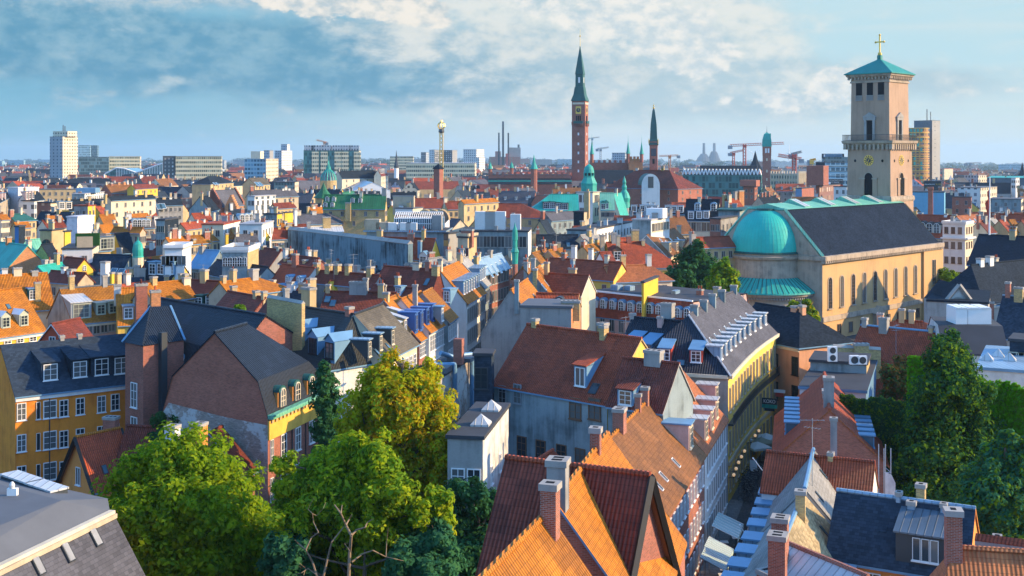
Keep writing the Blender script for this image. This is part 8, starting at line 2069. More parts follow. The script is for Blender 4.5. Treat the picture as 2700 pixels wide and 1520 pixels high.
for i,(A,B,E_,zr,rf,wl,lab,cc) in enumerate((
 ((190,842),(345,835),(200,910),21,'tile_red','cream','red roof below the stepped gable, on its left',[((285,820),5,Y),((345,815),6,'brick_orange')]),
 ((455,842),(545,838),(460,895),21,'tile_red','cream','red roof below the stepped gable, on its right',[((395,830),6,'cream'),((505,825),6,'cream')]),
 ((320,1008),(540,990),(335,1085),19,'tile_mix','sand','orange-brown roof with a tall pale chimney, centre left',[((385,1018),7,'white'),((560,985),9,Y)]),
 ((90,932),(330,905),(100,985),19.8,'tile_red','sand','red roof beside the cream parapet wall',[((235,905),7,'white'),((295,900),9,'white'),((165,945),6,Y)]),
 ((130,1050),(320,1038),(140,1112),18.2,'tile_mix','sand','orange-brown roof with white skylights, centre left',[((70,990),9,'white'),((210,1085),9,Y,1)]),
 ((1000,932),(1120,928),(1005,978),20,'tile_orange','white','orange roof right of the long white parapet',[((1045,905),7,'white')]),
 ((860,790),(1060,788),(855,840),21.5,'tile_dark','sand','dark red roof right of the modern white house',[((870,800),6,Y),((985,770),6,Y)]),
 ((930,752),(1110,742),(935,792),22.5,'tile_dark','sand','dark red roof above another, right of the modern white house',[((1100,735),6,Y)]),
 ((1110,945),(1245,940),(1115,985),19.6,'tile_dark','cream','dark red roof just above the bare fire wall',[((1135,800),7,'white'),((1078,955),13,Y)]),
 ((890,978),(1060,972),(880,1070),18.8,'tile_dark','cream','steep dark red roof just left of the bare fire wall',[((985,955),7,Y),((1065,965),13,Y)]),
 ((1265,790),(1405,785),(1200,845),21.5,'tile_orange','white','orange roof under the bottle green building',[((1250,775),6,Y),((1300,770),7,'white')]),
 ((640,990),(860,1000),(700,1050),18.4,'yellow','yellow','yellow-painted sloping roof left of the steep dark red roof',[((670,985),6,'cream')]))):
 m(u2,lab,A,B,E_,zr,1.0,rf,wl,cp=cc)
m(u2,'slate roof half in sun with chimneys, centre left', (590,1038),(775,1030),(660,1118), 18.3,1.0,'slate_grey','bluegrey', cp=[((735,1005),7,Y),((603,1045),9,'cream'),((510,1065),7,'yellow')])
m(u2,'long grey roof with a white valley, above the bare fire wall', (1155,852),(1525,842),(1170,935), 21,.9,'slate_grey','white', cp=[((1525,880),11,Y),((1140,800),7,'white')])
m(u2,'grey mansard with white round-headed dormers, centre left', (590,855),(740,848),(610,922), 20.8,1.2,'slate_grey','white', dm=[dict(p=[(648,920),(690,918),(728,915)],w=1.6,h=1.8,kind='arch',cheek='metal_white',lid='zinc')])
m(u2,'dark blue roof left of the stepped gables', (265,690),(345,680),(240,830), 24,1.2,'slate_dark','bluegrey', sk=[])
H=m(u2,'bottle green roofed house with white round-headed dormers', (1400,672),(1960,672),(1420,790), 25,1.3,'green_roof','brick_yellow', dm=[dict(p=[(1408,785),(1472,785),(1425,735),(1485,735),(1655,745),(1725,745)],w=1.1,h=1.3,kind='arch',cheek='metal_white',lid='green_roof')], cp=[((1615,740),14,Y,4)])
p=at_y(u2(1560,650),400); house('brick gable with a white window in front of the bottle green roof', R0=(p.x,p.y,0), R1=(p.x+2,p.y+14,0), prof=[(0,p.z),(9.5,p.z-14)], roof='green_roof', wall='brick_purple', over=.2, verge='stone_grey', win=[dict(s='l',x=[.42,.58],z=[-2.5],w=1.6,h=2.5)])
m(u2,'long green-roofed wing with dark windows right of the brick gable', (1610,690),(1930,690),(1620,760), 23,1.2,'green_roof','brick_yellow', dm=[dict(x=7,o=.8,w=1,h=1.2,kind='flat',cheek='metal_white',lid='green_roof')])
# u3
m(u3,'white fairground tent roof', (130,525),(285,558),(20,600), 22,.45,'zinc_pale','metal_white', cat='tent', name='tent')
H=m(u3,'steep slate chateau roof with cream gables', (330,445),(395,440),(330,500), 28,1.6,'tile_dark','cream', dm=[dict(x=5,o=.7,w=2.5,h=3,kind='flat',cheek='cream',lid='zinc')])
m(u3,'dark steep long roof left of the chateau roof', (-30,455),(300,450),(-20,520), 27.5,1.3,'slate_dark','cream')
mb(u3,'pale blue-white house with red-framed windows, left of the barrel roofs', 490,650,742,800,300,.45,'white','cream','felt_grey', win=[dict(s='f',x=[.15,.4,.65],z=[4],w=1.4,h=2.4,frame='metal_red'),dict(s='r',x=[.3,.6],z=[4],w=1.2,h=2.4)], ch=[(.8,.5,6,3,'beige')])
def barrels():
 D=262; root=thing('barrel_roof_building','dark glass roof of three parallel barrel vaults edged in beige',  'building', Vector((at_y(u3(780,0),D).x,D,0)))
 for i,(x0,x1) in enumerate(((625,790),(705,865),(790,935))):
  a,c=at_y(u3(x0,930),D),at_y(u3(x1,930),D); cx=(a.x+c.x)/2; w=(c.x-a.x)/2*.95; z0=a.z; h=zy(YU(822),D+8)-z0; b=MB(); n=12; dy=Vector((w*.55,14,0))
  A=lambda r,o: [Vector((cx-w*.3+r*w*math.cos(math.pi*k/n),D,z0+r*h*math.sin(math.pi*k/n)))+o for k in range(n+1)]
  f,g=A(1,Vector((0,0,0))),A(1,dy)
  for k in range(n): b.poly([f[k],g[k],g[k+1],f[k+1]],'slate_dark',True)
  b.poly(f,'glass'); b.build('vault',root)
  b=MB();
  for k in range(n): b.tube(g[k],g[k+1],.35,'sand',4); b.tube(f[k],f[k+1],.2,'metal_dark',4)
  b.build('vault_rim',root)
 a,c=at_y(u3(560,930),D-2),at_y(u3(945,930),D-2); b=MB(); b.box(a.x,c.x,D-1,D+16,0,a.z-.02,'white','felt'); b.build('wall',root)
barrels()
m(u3,'dark red roof with a round window, behind the barrel vaults', (665,705),(935,703),(650,790), 22,.9,'tile_dark','brick_brown', cp=[((950,690),12,'sand')])
m(u3,'long dark red roof behind the copper hipped roof, on its left', (940,735),(1190,730),(935,800), 22,.9,'tile_dark','sand')
m(u3,'orange lit roof behind the copper hipped roof', (1090,722),(1405,705),(1095,750), 23.5,.8,'tile_orange','sand', cp=[((1408,690),8,Y)])
m(u3,'green copper hipped roof with a pale pediment gable', (1215,745),(1325,742),(1185,850), 22,.9,'copper_light','brick_purple', hip=(0,5), backroof='copper')
m(u3,'wide dark red hipped roof right of the copper hipped roof', (1330,750),(1640,752),(1370,870), 22,.9,'tile_dark','sand', hip=(0,9), cp=[((1565,835),7,'brick_orange',5),((1240,820),9,'brick_orange',5)])
m(u3,'red mansard roof with a bright yellow gable wall, right of the bare fire wall', (335,1055),(855,1072),(820,1250), 17.6,1.6,'tile_red','white', ends={'r':'yellow'}, verge='lead', cp=[((715,1085),9,'lead',2),((370,1055),6,'lead',1)], dm=[dict(p=[(745,1310)],w=1.8,h=2,kind='gable',cheek='white',lid='lead')])
H=mb(u3,'long flat dark roof edged with zinc, carrying a glass conservatory and terrace', 230,930,985,1010,236,.12,'bluegrey','stone_grey','felt', dep=14, eave=.6, rim='zinc', win=[dict(s='f',x=[.05,.1,.3],z=[3.2],w=2.2,h=2.2,frame='metal_dark')], boxes=[(.93,.1,3,2,2.2,'beige'),(.8,.1,2.5,2,1.6,'beige'),(.68,.1,2.2,2,1.5,'white'),(.5,.1,2.2,2,1.5,'white'),(.42,.1,2.2,2,1.5,'white'),(.1,.2,2,2,3,'grey_wall')])
def conservatory(H):
 r=thing('conservatory','white-framed glass conservatory on the long flat roof','conservatory',H.K+H.a*H.la*.35+Vector((0,0,H.zt+.3)))
 fr=(H.K+H.a*H.la*.68+H.c*4,-H.a,H.c); L=H.la*.62; z=H.zt+.31; b=MB(); g=MB()
 n=22
 for i in range(n+1):
  x=L*i/n
  for y in (0,5): b.box(x-.06,x+.06,y-.06,y+.06,z,z+2.2,'metal_white',fr=fr)
  pk=lambda x,y,zz: fr[0]+fr[1]*x+fr[2]*y+Vector((0,0,zz)); b.tube(pk(x,0,z+2.2),pk(x,2.5,z+3.4),.06,'metal_white',4); b.tube(pk(x,2.5,z+3.4),pk(x,5,z+2.2),.06,'metal_white',4)
 for y,zz in ((0,z+2.2),(5,z+2.2),(2.5,z+3.4),(0,z+1.1)): b.tube(pk(0,y,zz),pk(L,y,zz),.09,'metal_white',4)
 g.box(.1,L-.1,.05,4.95,z,z+2.15,'glass_blue',fr=fr); b.build('frame',r); g.build('glazing',r)
conservatory(H)
mb(u3,'brown glass stair block at the right end of the long flat roof', 930,975,1060,1028,210,.7,'f_gold','stone_grey','felt')
m(u3,'lilac-grey slate roof in front of the red mansard', (790,1252),(1005,1235),(745,1345), 17.2,.8,'slate_pale','white')
m(u3,'grey house with a small skylit roof, right of the conservatory', (890,880),(1085,895),(1095,990), 20,.9,'slate_grey','cream', ends={'l':'white'}, win=[dict(x=3,z=[2.2],w=1.4,h=1.8)])
m(u3,'dark slate roof with a white gable, right of the conservatory', (1215,905),(1400,885),(1240,990), 20,1,'slate_dark','white')
mb(u3,'long blue-grey roof ridge building in front of the white gable', 1080,1700,1730,1010,228,.06,'bluegrey','white','felt', dep=9, boxes=[(.65,.3,4,2,3.5,'white'),(.5,.3,4,2,3.5,'white'),(.2,.3,2,2,3,'white')], win=[dict(s='f',x=9,z=[3],w=1.6,h=2.2)])
m(u3,'zinc mansard with steep pale skylights, along the far street', (1195,1265),(1455,1205),(1330,1370), 18.5,1.4,'zinc','brick_brown', sk=[dict(p=[(1320,1330),(1360,1310),(1400,1290),(1440,1270)],w=.9,l=2.2,m='metal_white')], win=[dict(x=9,z=[2.5,5.6,8.6],w=1.1,h=2)])
house('ornate brown brick street front with a stone cornice', EA=t3(2245,110), EB=t3(2420,10), ze=15, t=1.2, A=u3(1400,1235), roof='zinc', wall='brick_brown', cornice='stone_grey', win=[dict(x=7,z=[2.6,5.8,9,12.2],w=1.1,h=2.1,frame='stone_grey')])
house('red brick street front with arched windows, next to the brown one', EA=t5(200,10), EB=t5(345,-70), ze=15.5, t=1.2, A=u3(1560,1200), roof='slate', wall='brick_red', cornice='stone_grey', win=[dict(x=7,z=[2.6,5.8,9,12.2],w=1.1,h=2.1,style='r',frame='stone_grey')])
mb(u3,'stone facade house with red pots on its parapet, right of the stair block', 1060,1150,1232,1065,206,.5,'beige','sand','felt', parapet=.5, win=[dict(s='f',x=3,z=[3.5],w=1.2,h=1.8)], ch=[(.3,.3,2.2,1.2,'brick_red')])
# u4
H=m(u4,'teal copper mansard left of the white lantern tower', (345,668),(600,668),(250,808), 24.5,.95,'copper','cream', hip=(6,0), dm=[dict(p=[(315,800),(370,800),(425,806),(480,810)],w=2.2,h=2.2,kind='flat',cheek='brown_wood',lid='copper')])
m(u4,'copper roof right of the white lantern tower', (800,655),(925,655),(812,800), 25,1.2,'copper_light','cream', dm=[dict(p=[(830,805),(858,800)],w=1.6,h=2,kind='gable',cheek='copper_light',lid='copper')])
p=at_y(u4(922,665),412); house('cream stone gable with a tall arched window beside the lantern tower', R0=(p.x,p.y,0), R1=(p.x+4,p.y+12,0), prof=[(0,p.z),(5.3,p.z-16)], roof='copper', wall='cream', over=.1, verge='cream', win=[dict(s='l',x=[.5],z=[-3.5],w=2.2,h=6.5,style='r',frame='stone_grey')])
H=m(u4,'big dark red hipped hall roof with a white arched gable', (1130,447),(1435,450),(1065,605), 30,.8,'tile_dark','brick_purple', hip=(9,10))
def arch_gable(H):
 D=min(H.side['f'].pt(0,0).y,H.side['f'].pt(H.side['f'].L,0).y)-4; l,r_=at_y(u4(1180,600),D),at_y(u4(1345,600),D); cx=(l.x+r_.x)/2; w=(r_.x-l.x)/2; z0=zy(YU(585),D); h=zy(YU(480),D)-z0; n=16; b=MB()
 A=[Vector((cx+w*math.cos(math.pi*k/n),D,z0+h*math.sin(math.pi*k/n))) for k in range(n+1)]; v=Vector((0,14,0)); lo=[Vector((cx+w,D,0)),Vector((cx-w,D,0))]
 b.poly([lo[1],lo[0]]+A,'white')
 for k in range(n): b.poly([A[k],A[k]+v,A[k+1]+v,A[k+1]],'copper_dark',True)
 b.build('arched_gable',H.root); b=MB(); b.box(cx-1.1,cx+1.1,D-.1,D,z0-1,z0+3.5,'glass'); b.build('arch_window',H.root)
arch_gable(H)
for lab,px,y0,y1,w,D in (('dark green onion dome on a cream lantern, left of the white arch',u4(1217,0)[0],YU(640),YU(545),8,540),('small dark green dome behind the bulbous copper spire',u4(1047,0)[0],YU(635),YU(560),6,560)):
 bell_dome(lab,px,D,[(w,y0),(w*1.05,y0-(y0-y1)*.3),(w*.75,y0-(y0-y1)*.65),(w*.25,y0-(y0-y1)*.9),(.4,y1)],'green_roof','sand',[(w*.95,0),(w*.95,y0)],10)
mb(u4,'brown and cream corner block left of the white arch', 1105,1180,1242,655,500,.5,'brick_purple','sand','felt')
mb(u4,'grey block with a cream stepped top, right of the white arch', 1290,1355,1530,660,500,.3,'bluegrey','f_concrete','felt', boxes=[(.2,.3,12,8,5,'cream')])
m(u4,'long slate mansard over a blue-grey facade with paired windows', (1070,785),(1585,790),(1062,832), 23,1.3,'slate_dark','bluegrey', dm=[dict(p=[(1110,828),(1188,826),(1246,828),(1303,828),(1418,830),(1476,832),(1535,832)],w=1.8,h=2.2,kind='flat',cheek='metal_white',lid='zinc')], win=[dict(x=9,z=[3.6,7.2,10.6],w=2.6,h=2.4)], cp=[((1240,735),7,'white'),((1290,740),6,'white'),((1430,760),9,'white')])
mb(u4,'white flat-roofed top storey with a row of windows and a grey end', 1095,1265,1432,905,262,.35,'bluegrey','white','felt_light', win=[dict(s='r',x=6,z=[2.6],w=1.6,h=1.9,frame='cream')], boxes=[(.2,.5,4,3,2.2,'metal_white'),(.6,.6,3,2,1.5,'metal_grey')])
H=house('brown tiled house with white-edged grey gable and cream dormers, left of the dark tree', EA=u4(1405,1228), EB=u4(1650,1148), ze=14, t=1.0, A=u4(1292,1022), roof='tile_brown', wall='cream', ends={'l':'grey_wall'}, verge='metal_white',
 dm=[dict(p=[u4(1440,1195),u4(1505,1188),u4(1562,1170)],w=1.6,h=2.2,kind='flat',cheek='cream',lid='zinc',frame='cream')], sk=[dict(p=[u4(1340,1070),u4(1428,1062),u4(1500,1060),u4(1392,1090)],w=.8,l=1,m='metal_white')], win=[dict(x=5,z=[3.6,7.2],w=1.2,h=2.2,frame='cream')], cp=[(u4(1360,985),8,Y),(u4(1520,972),11,'beige')])
m(u4,'dark red hipped roof on a yellow house, left of the brown tiled house', (860,1105),(1195,1100),(1240,1325), 18.6,.95,'tile_red','yellow_pale', hip=(0,6), cornice='cream', cp=[((965,1035),9,'beige',3),((820,1035),11,'beige'),((1120,985),18,Y,-2)], dm=[dict(p=[(960,1270)],w=1.8,h=2,kind='gable',cheek='brown_wood',lid='tile_dark')])
m(u4,'white-gabled low dark red roof beside the hipped red roof', (800,1195),(900,1190),(830,1275), 17.4,1.1,'tile_dark','white', ends={'l':'white'})
m(u4,'long blue slate roof with small skylights, middle', (225,1037),(598,1035),(215,1155), 18.8,1.1,'slate','cream', sk=[dict(p=[(315,1110),(510,1105)],w=.8,l=1.2)], cp=[((362,1112),8,'sand',3),((428,1100),8,'sand',3),((190,1010),14,'sand')], ant=[(.45,2,3)])
m(u4,'pale grey slate roof with dark skylights, middle', (622,1040),(770,1020),(665,1142), 18.8,1.0,'slate_pale','white', sk=[dict(p=[(650,1110),(690,1100),(740,1090)],w=.6,l=2)], cp=[((720,1055),8,Y,2)])
m(u4,'dark red roof with white gable left of the blue-skylight roof', (555,960),(668,955),(560,1038), 19.6,1.1,'tile_dark','white', ends={'l':'white'}, cp=[((640,905),9,'sand')])
m(u4,'orange-brown roof with lilac parapets, middle', (180,1205),(310,1165),(205,1300), 17.8,1.05,'tile_mix','sand', verge='pink', cp=[((375,1185),10,'white')])
m(u4,'orange-brown roof second behind the lilac parapets', (330,1175),(455,1158),(345,1235), 18,1.0,'tile_mix','sand', verge='pink')
m(u4,'slate roof covered in bright blue skylights', (735,930),(1085,930),(725,1010), 20.5,.9,'slate_dark','bluegrey', sk=[dict(p=[(770,1000),(810,1000),(850,1000),(890,1000),(930,1000),(970,1000)],w=2.2,l=3,g='glass_blue')], cp=[((870,890),9,'white'),((990,895),9,'white')])
m(u4,'red-brown roof with a parapet behind the hipped red roof', (640,1140),(835,1105),(600,1205), 18,.9,'tile_mix','sand', cp=[((565,1135),12,'white'),((718,1155),11,'white',2)])
m(u4,'lit grey slate roof with skylight windows below the lantern tower', (300,838),(552,822),(330,905), 21,.9,'slate_grey','bluegrey', cp=[((280,815),9,'brick_brown')])
mb(u4,'dark grey high block right below the lantern tower', 560,655,700,830,300,.4,'slate_dark','beige','felt', ch=[(.1,.8,1.4,5,'sand')])
m(u4,'large plain red roof across the middle, with blue lead valleys', (350,1247),(1000,1290),(405,1400), 18.6,1.0,'tile_red','yellow_pale', cp=[((553,1255),9,'zinc',2)])
m(u4,'salmon red cross roof with a cream gable, lit along its lower edge', (842,1322),(1255,1308),(905,1455), 18,.95,'tile_salmon','cream', ends={'l':'cream'}, hip=(0,3))
mb(u4,'low yellow wall with a flat roof under the salmon red roof', 1180,1200,1330,1475,175,.25,'yellow','yellow','felt')
m(u4,'slate roof with a yellowish gable, far middle left', (255,905),(320,900),(350,1030), 20,1.3,'slate','sand')
mb(u4,'flat black roof with sunlit white skylight ridges', 500,700,1100,1000,246,.3,'bluegrey','white','felt', dep=10)
m(u4,'thatch-brown row of chimney-topped roofs right of the skylit roof', (990,1065),(1130,1062),(985,1130), 18.8,1.0,'tile_red','sand', cp=[((900,1020),9,Y)])
# u5
mb(u5,'curved building with a dark green roof and a row of pale windows', 325,520,640,815,285,.15,'bluegrey','bluegrey','copper_dark', win=[dict(s='f',x=6,z=[4.4],w=1.8,h=2.6,frame='cream')], eave=.7)
m(u5,'blue-black slate house with white oval dormers', (35,712),(335,715),(30,895), 23,1.5,'slate_dark','cream', dm=[dict(p=[(135,820),(280,820)],w=1.8,h=2,kind='arch',cheek='metal_white',lid='lead'),dict(p=[(75,892),(150,890),(215,888)],w=1.8,h=2.4,kind='flat',cheek='metal_white',lid='lead')], win=[dict(x=6,z=[3.4],w=1.4,h=2.6)])
mb(u5,'grey brick house end with a chimney behind the dark tree', 248,345,500,895,250,.3,'brick_purple','grey_wall','felt')
m(u5,'plain orange-red roof between the dark tree and the church', (70,1062),(420,1050),(75,1150), 19,.8,'tile_red','sand')
mb(u5,'purple-brown stepped brick gable among the far roofs', 552,655,682,600,560,.3,'brick_purple','brick_purple','felt', boxes=[(.5,.3,8,6,3,'brick_purple')])
m(u5,'red-brown gabled roof beside twin orange chimneys', (390,712),(500,708),(345,790), 25,1.1,'tile_red','brick_purple', cp=[((515,630),10,'brick_orange'),((538,630),9,'brick_orange')])
mb(u5,'brick gable wall with blue flank in front of the fluted building', 1028,1085,1195,615,520,.3,'lead','brick_purple','felt')
mb(u5,'brown building with lit arched windows, left of the church tower', 1215,1245,1435,590,480,.3,'brick_brown','f_brick','felt', boxes=[(.9,.05,7,7,8,'brick_brown')])
mb(u5,'pale blue slanting end wall against the church tower', 1375,1495,1500,600,430,.15,'white','white','felt', dep=5)
def scaffold_hall():
 H=mb(u5,'long building under green netting with a white zigzag roof edge and a red banner', 0,715,722,490,640,.02,'f_green','f_green','felt', dep=25)
 s=H.side['f']; b=MB(); n=22
 for i in range(n):
  x0,x1=s.L*i/n,s.L*(i+1)/n; b.tube(s.pt(x0,s.ze,.5),s.pt((x0+x1)/2,s.ze+3.2,.5),.35,'metal_white',4); b.tube(s.pt((x0+x1)/2,s.ze+3.2,.5),s.pt(x1,s.ze,.5),.35,'metal_white',4)
 b.build('zigzag_frame',H.root)
 b=MB(); b.box(s.L*.16,s.L*.53,-.8,-.3,s.ze-18,s.ze-12,'metal_red',fr=s.fr()); b.build('red_banner',H.root)
 b=MB(); b.box(s.L*.22,s.L*.95,2,8,s.ze+.31,s.ze+5,'felt',fr=s.fr()); b.build('roof_plant',H.root)
scaffold_hall()
def fluted():
 H=mb(u5,'sand-coloured building with closely spaced vertical fins, right of the green-capped tower', 805,1050,1112,480,700,.35,'f_beige_strip','f_beige_strip','felt_light')
 b=MB()
 for k in 'fr':
  s=H.side[k]; n=int(s.L/1.6)
  for i in range(n+1): b.box(s.L*i/n-.25,s.L*i/n+.25,-.7,-.01,0,s.ze+1.5,'cream',fr=s.fr())
 b.build('fins',H.root)
fluted()
# u6
m(u6,'long red mansard with a row of dark-hooded dormers, right of the church tower', (640,848),(1112,862),(760,1045), 20.5,1.3,'tile_red','white', dm=[dict(p=[(740,1000),(800,1010),(865,1018),(932,1022)],w=2,h=2.3,kind='arch',cheek='cream',lid='metal_dark')], win=[dict(x=10,z=[3.4,7],w=1.3,h=2.2,frame='brown_wood')], cp=[((1015,845),8,'white')])
m(u6,'sunlit orange end of the long red mansard', (1112,868),(1300,850),(1140,930), 20.3,1.0,'tile_salmon','white', sk=[dict(p=[(1160,905),(1228,892),(1270,890)],w=.8,l=1.3,m='metal_white')])
H=mb(u6,'tall white corner house with a raised attic storey and brown windows', 985,1190,1262,945,283,.28,'white','cream','felt_light', parapet=.5, rim='white', win=[dict(s='f',x=[.17,.47,.77],z=[2.2,5.8,9.4,13],w=.95,h=1.6,frame='brown_wood'),dict(s='r',x=[.2,.5,.8],z=[2.2,5.8,9.4,13],w=.8,h=1.6,frame='brown_wood')])
b=MB()
for k in 'fr': s=H.side[k]; b.box(-.3,s.L+.3,-.7,-.01,s.ze-3.5,s.ze-3.1,'white',fr=s.fr())
b.build('cornice',H.root)
m(u6,'long black glazed roof with a copper gutter, right edge', (1318,1032),(1850,1058),(1265,1300), 20,1.05,'tile_black','stone_grey', verge='stone_grey')
mb(u6,'bright blue painted fire wall right of the church tower', 690,1000,1010,650,420,.03,'bluewall','bluewall','felt', dep=9) if 'bluewall' in MATS else None
p=at_y(u6(875,600),395); root=thing('factory_chimney','tall square brick chimney in front of the blue fire wall','chimney',Vector((p.x,395,0))); b=MB(); b.sq((Vector((p.x,395,0)),Vector((.92,-.39,0)),Vector((.39,.92,0))),[(.85,0),(.75,p.z-1),(.92,p.z-.9),(.92,p.z)],'brick_purple'); b.build('stack',root)
mb(u6,'purple brick fire wall right of the blue wall', 1072,1245,1250,695,400,.05,'brick_purple','brick_purple','felt', dep=8)
mb(u6,'long pale office with a strip of windows, upper right', 1095,1330,1480,610,560,.25,'f_white','f_sand','felt_grey')
mb(u6,'grey parapet block in front of the long pale office', 1420,1700,1720,715,420,.05,'bluegrey','cream','felt_grey', dep=10)
mb(u6,'pale stepped office on the far right with cream upper floors', 1180,1310,1388,495,900,.5,'f_grey','f_sand','felt_light')
mb(u6,'cream pavilion on the skyline right of the grey tower', 985,1000,1080,435,1100,.5,'f_sand','cream','metal_red')
mb(u6,'white square stair tower, far right', 1610,1650,1685,520,640,.4,'white','white','felt_light')
mb(u6,'long flat teal-roofed hall on the far right', 1390,1740,1760,520,700,.02,'zinc_dark','zinc_dark','copper', dep=20)
HB=mb(u6,'dark hoarding board with white and yellow lettering, below the round hotel', 815,975,980,552,480,.02,'metal_dark','metal_dark','felt', dep=2, name='hoarding')
m(u6,'red roofs of the far right rows, in shade', (1455,842),(1750,850),(1450,900), 21,.9,'tile_red','sand', cp=[((1480,880),9,'brick_purple'),((1335,830),12,'stone_grey')])
m(u6,'dark red gabled roof right of the tall white corner house', (1310,912),(1385,905),(1330,1020), 20,1.1,'tile_dark','cream')
m(u6,'lit pale grey roof beside the flagpole', (1415,890),(1460,880),(1440,985), 19.5,1.1,'slate_pale','sand')
m(u6,'small red gabled roof right of the flagpole', (1500,905),(1560,900),(1520,1010), 19.5,1.1,'tile_red','sand', cp=[((1540,860),9,'stone_grey')])
m(u6,'narrow red roof with a white skylight box near the right edge', (1590,900),(1640,898),(1610,1010), 19.5,1.1,'tile_mix','sand')
m(u6,'dark red steep roof at the right edge', (1700,905),(1790,900),(1690,1020), 19.5,1.1,'tile_dark','sand')
root=thing('flagpole','tall white flagpole with a red and white flag, right of the tall white house','flagpole',at_y(u6(1413,1030),180)); p=at_y(u6(1411,1035),180); q=at_y(u6(1415,510),180)
b=MB(); b.tube(p,q,.14,'metal_white',6,.07); b.build('pole',root); b=MB(); z=q.z-1
b.loft([[(q.x-.1-.5*i/6-.15*math.sin(i*1.4),180+.25*math.sin(i*1.1),z-i*.55-1.2*(1-i/6)+.3) for i in range(7)],[(q.x-.1,180,z-i*.62-2.2) for i in range(7)]],'metal_red',cap=False,close=False); b.build('flag',root)
s=HB.side['f']
text('REKLAMEPLADS', s.pt(s.L*.33,s.ze-1.1,.03), 1.2, s.ang(), 'metal_white','lettering',HB.root,s.L*.56); text('TIL LEJE', s.pt(s.L*.82,s.ze-1.1,.03), 1.2, s.ang(), 'metal_yellow','lettering',HB.root,s.L*.32); text('INFO:', s.pt(s.L*.2,s.ze-2.4,.03), 1.0, s.ang(), 'metal_yellow','lettering',HB.root,s.L*.2)
text('KOKO', SIGN[1], .5, SIGN[2], 'metal_white','lettering',SIGN[0],1.4)
# ------------------------------------------------------------------ the rest of the city: farther houses, distant roofs, woods, haze
def project(p): return (1350+F*p.x/p.y, HZ-F*(p.z-CH)/p.y)
MARKS = [('the cream high-rise',165,440),('the zigzag glass hall',380,445),('the wide pale office block',500,440),('the pale blue office',690,450),('the dark green glass block',860,430),('the glazed copper dome',866,455),('the stepped brick gables',590,530),('the white fairground tent',950,485),('the brown pyramid-roofed tower',1157,470),('the swing tower',1163,440),('the town hall tower',1530,480),('the white lantern tower',1545,500),('the bulbous copper spire',1646,520),('the white arched gable',1712,480),('the zigzag-edged hall',1900,470),('the green-capped tower',2022,480),('the fluted building',2080,480),('the bank office',2190,450),('the blue fire wall',2440,520),('the flagpole',2610,520),('the bottle green roof',930,530),('the copper hipped roof',1265,550),('the bare fire wall',950,610),('the black slate roof',230,540),('the lilac sheeted scaffold',60,530)]
CNT = {}
def fill_houses(seed, want, D0, D1, zr0, zr1, pmax, near):
 rnd = random.Random(seed); done = 0; tries = 0
 roofs = [('tile_red','red tiled'),('tile_mix','orange-brown'),('tile_dark','dark red tiled'),('slate','blue slate')] if near else [('tile_red','red tiled'),('tile_dark','dark red tiled'),('slate_dark','dark slate'),('slate','blue slate'),('slate_grey','grey slate'),('slate_dark','dark slate'),('felt','black felt'),('tile_brown','brown tiled')]
 walls = [('cream','cream'),('sand','sandy'),('beige','beige'),('brick_purple','brown brick'),('yellow_pale','yellow'),('grey_wall','grey'),('stone_grey','stone'),('white_dirty','off-white')]
 feats = {0:'no chimney',1:'one chimney',2:'two chimneys',3:'three chimneys'}
 while done < want and tries < 5000:
  tries += 1
  D = D0 + (D1-D0)*(rnd.random()**.9); px = rnd.uniform(-60, pmax); x = (px-1350)/F*D
  if px > 1840 and D < 330: continue
  c = Vector((x, D, 0)); L = rnd.uniform(8, 12) if near else rnd.uniform(9, 20); w = rnd.uniform(3.2, 4.4) if near else rnd.uniform(4, 5.5)
  if any((Vector((q.x-c.x, q.y-c.y, 0))).length < r*(.8 if near else 1)+L*.4+(0 if near else 1.5) for q, r in FOOT): continue
  a = rnd.choice((-.35, -.2, .15, .5, .9, 1.2)) + rnd.uniform(-.1, .1); ax = Vector((math.cos(a), math.sin(a), 0))
  zr = rnd.uniform(zr0, zr1) + (.8 if D > 450 else 0)
  y = project(Vector((x, D, zr)))[1]
  rf, rn = rnd.choice(roofs); wl, wn = rnd.choice(walls); nc = rnd.choice((0, 1, 2, 2, 3))
  mk = min(MARKS, key=lambda q: abs(q[1]-px)+2.5*abs(q[2]-y)); rel = 'left of' if px < mk[1]-25 else 'right of' if px > mk[1]+25 else ('below' if y > mk[2] else 'behind')
  size = 'long' if L > 16 else 'small' if L < 11.5 else ''
  base = ('%s %s roof, %s walls, %s, %s %s' % (size, rn, wn, feats[nc], rel, mk[0])).strip()
  if base in LABELS: continue
  fl = rf == 'felt'
  house(base, R0=c-ax*L/2, R1=c+ax*L/2, prof=[(3.0, zr), (w, zr-3.2)] if fl else [(0, zr), (w, zr-w*rnd.uniform(.85, 1.2))], roof='slate_dark' if fl else rf, wall=wl,
   ch=[(rnd.uniform(.05, .95), 0 if not fl else 2, .9, .7, rnd.uniform(1.2, 2.4), rnd.choice(('brick_yellow', 'sand', 'white', 'brick_red', 'stone_grey')), 0) for _ in range(nc)],
   dm=[dict(x=3 if L > 12 else 2, o=.8, w=1.1, h=1.45, kind='flat', cheek='lead', lid='zinc')] if rnd.random() < .45 else [],
   win=[dict(x=max(3, int(L/3)), z=[2.6, 5.8], w=.95, h=1.5)], ridgecap=False)
  done += 1
 print('fill houses', done, tries)
fill_houses(11, 60, 172, 285, 13.5, 16.2, 1250, True)
fill_houses(42, 85, 285, 685, 16.5, 19.5, 2760, False)
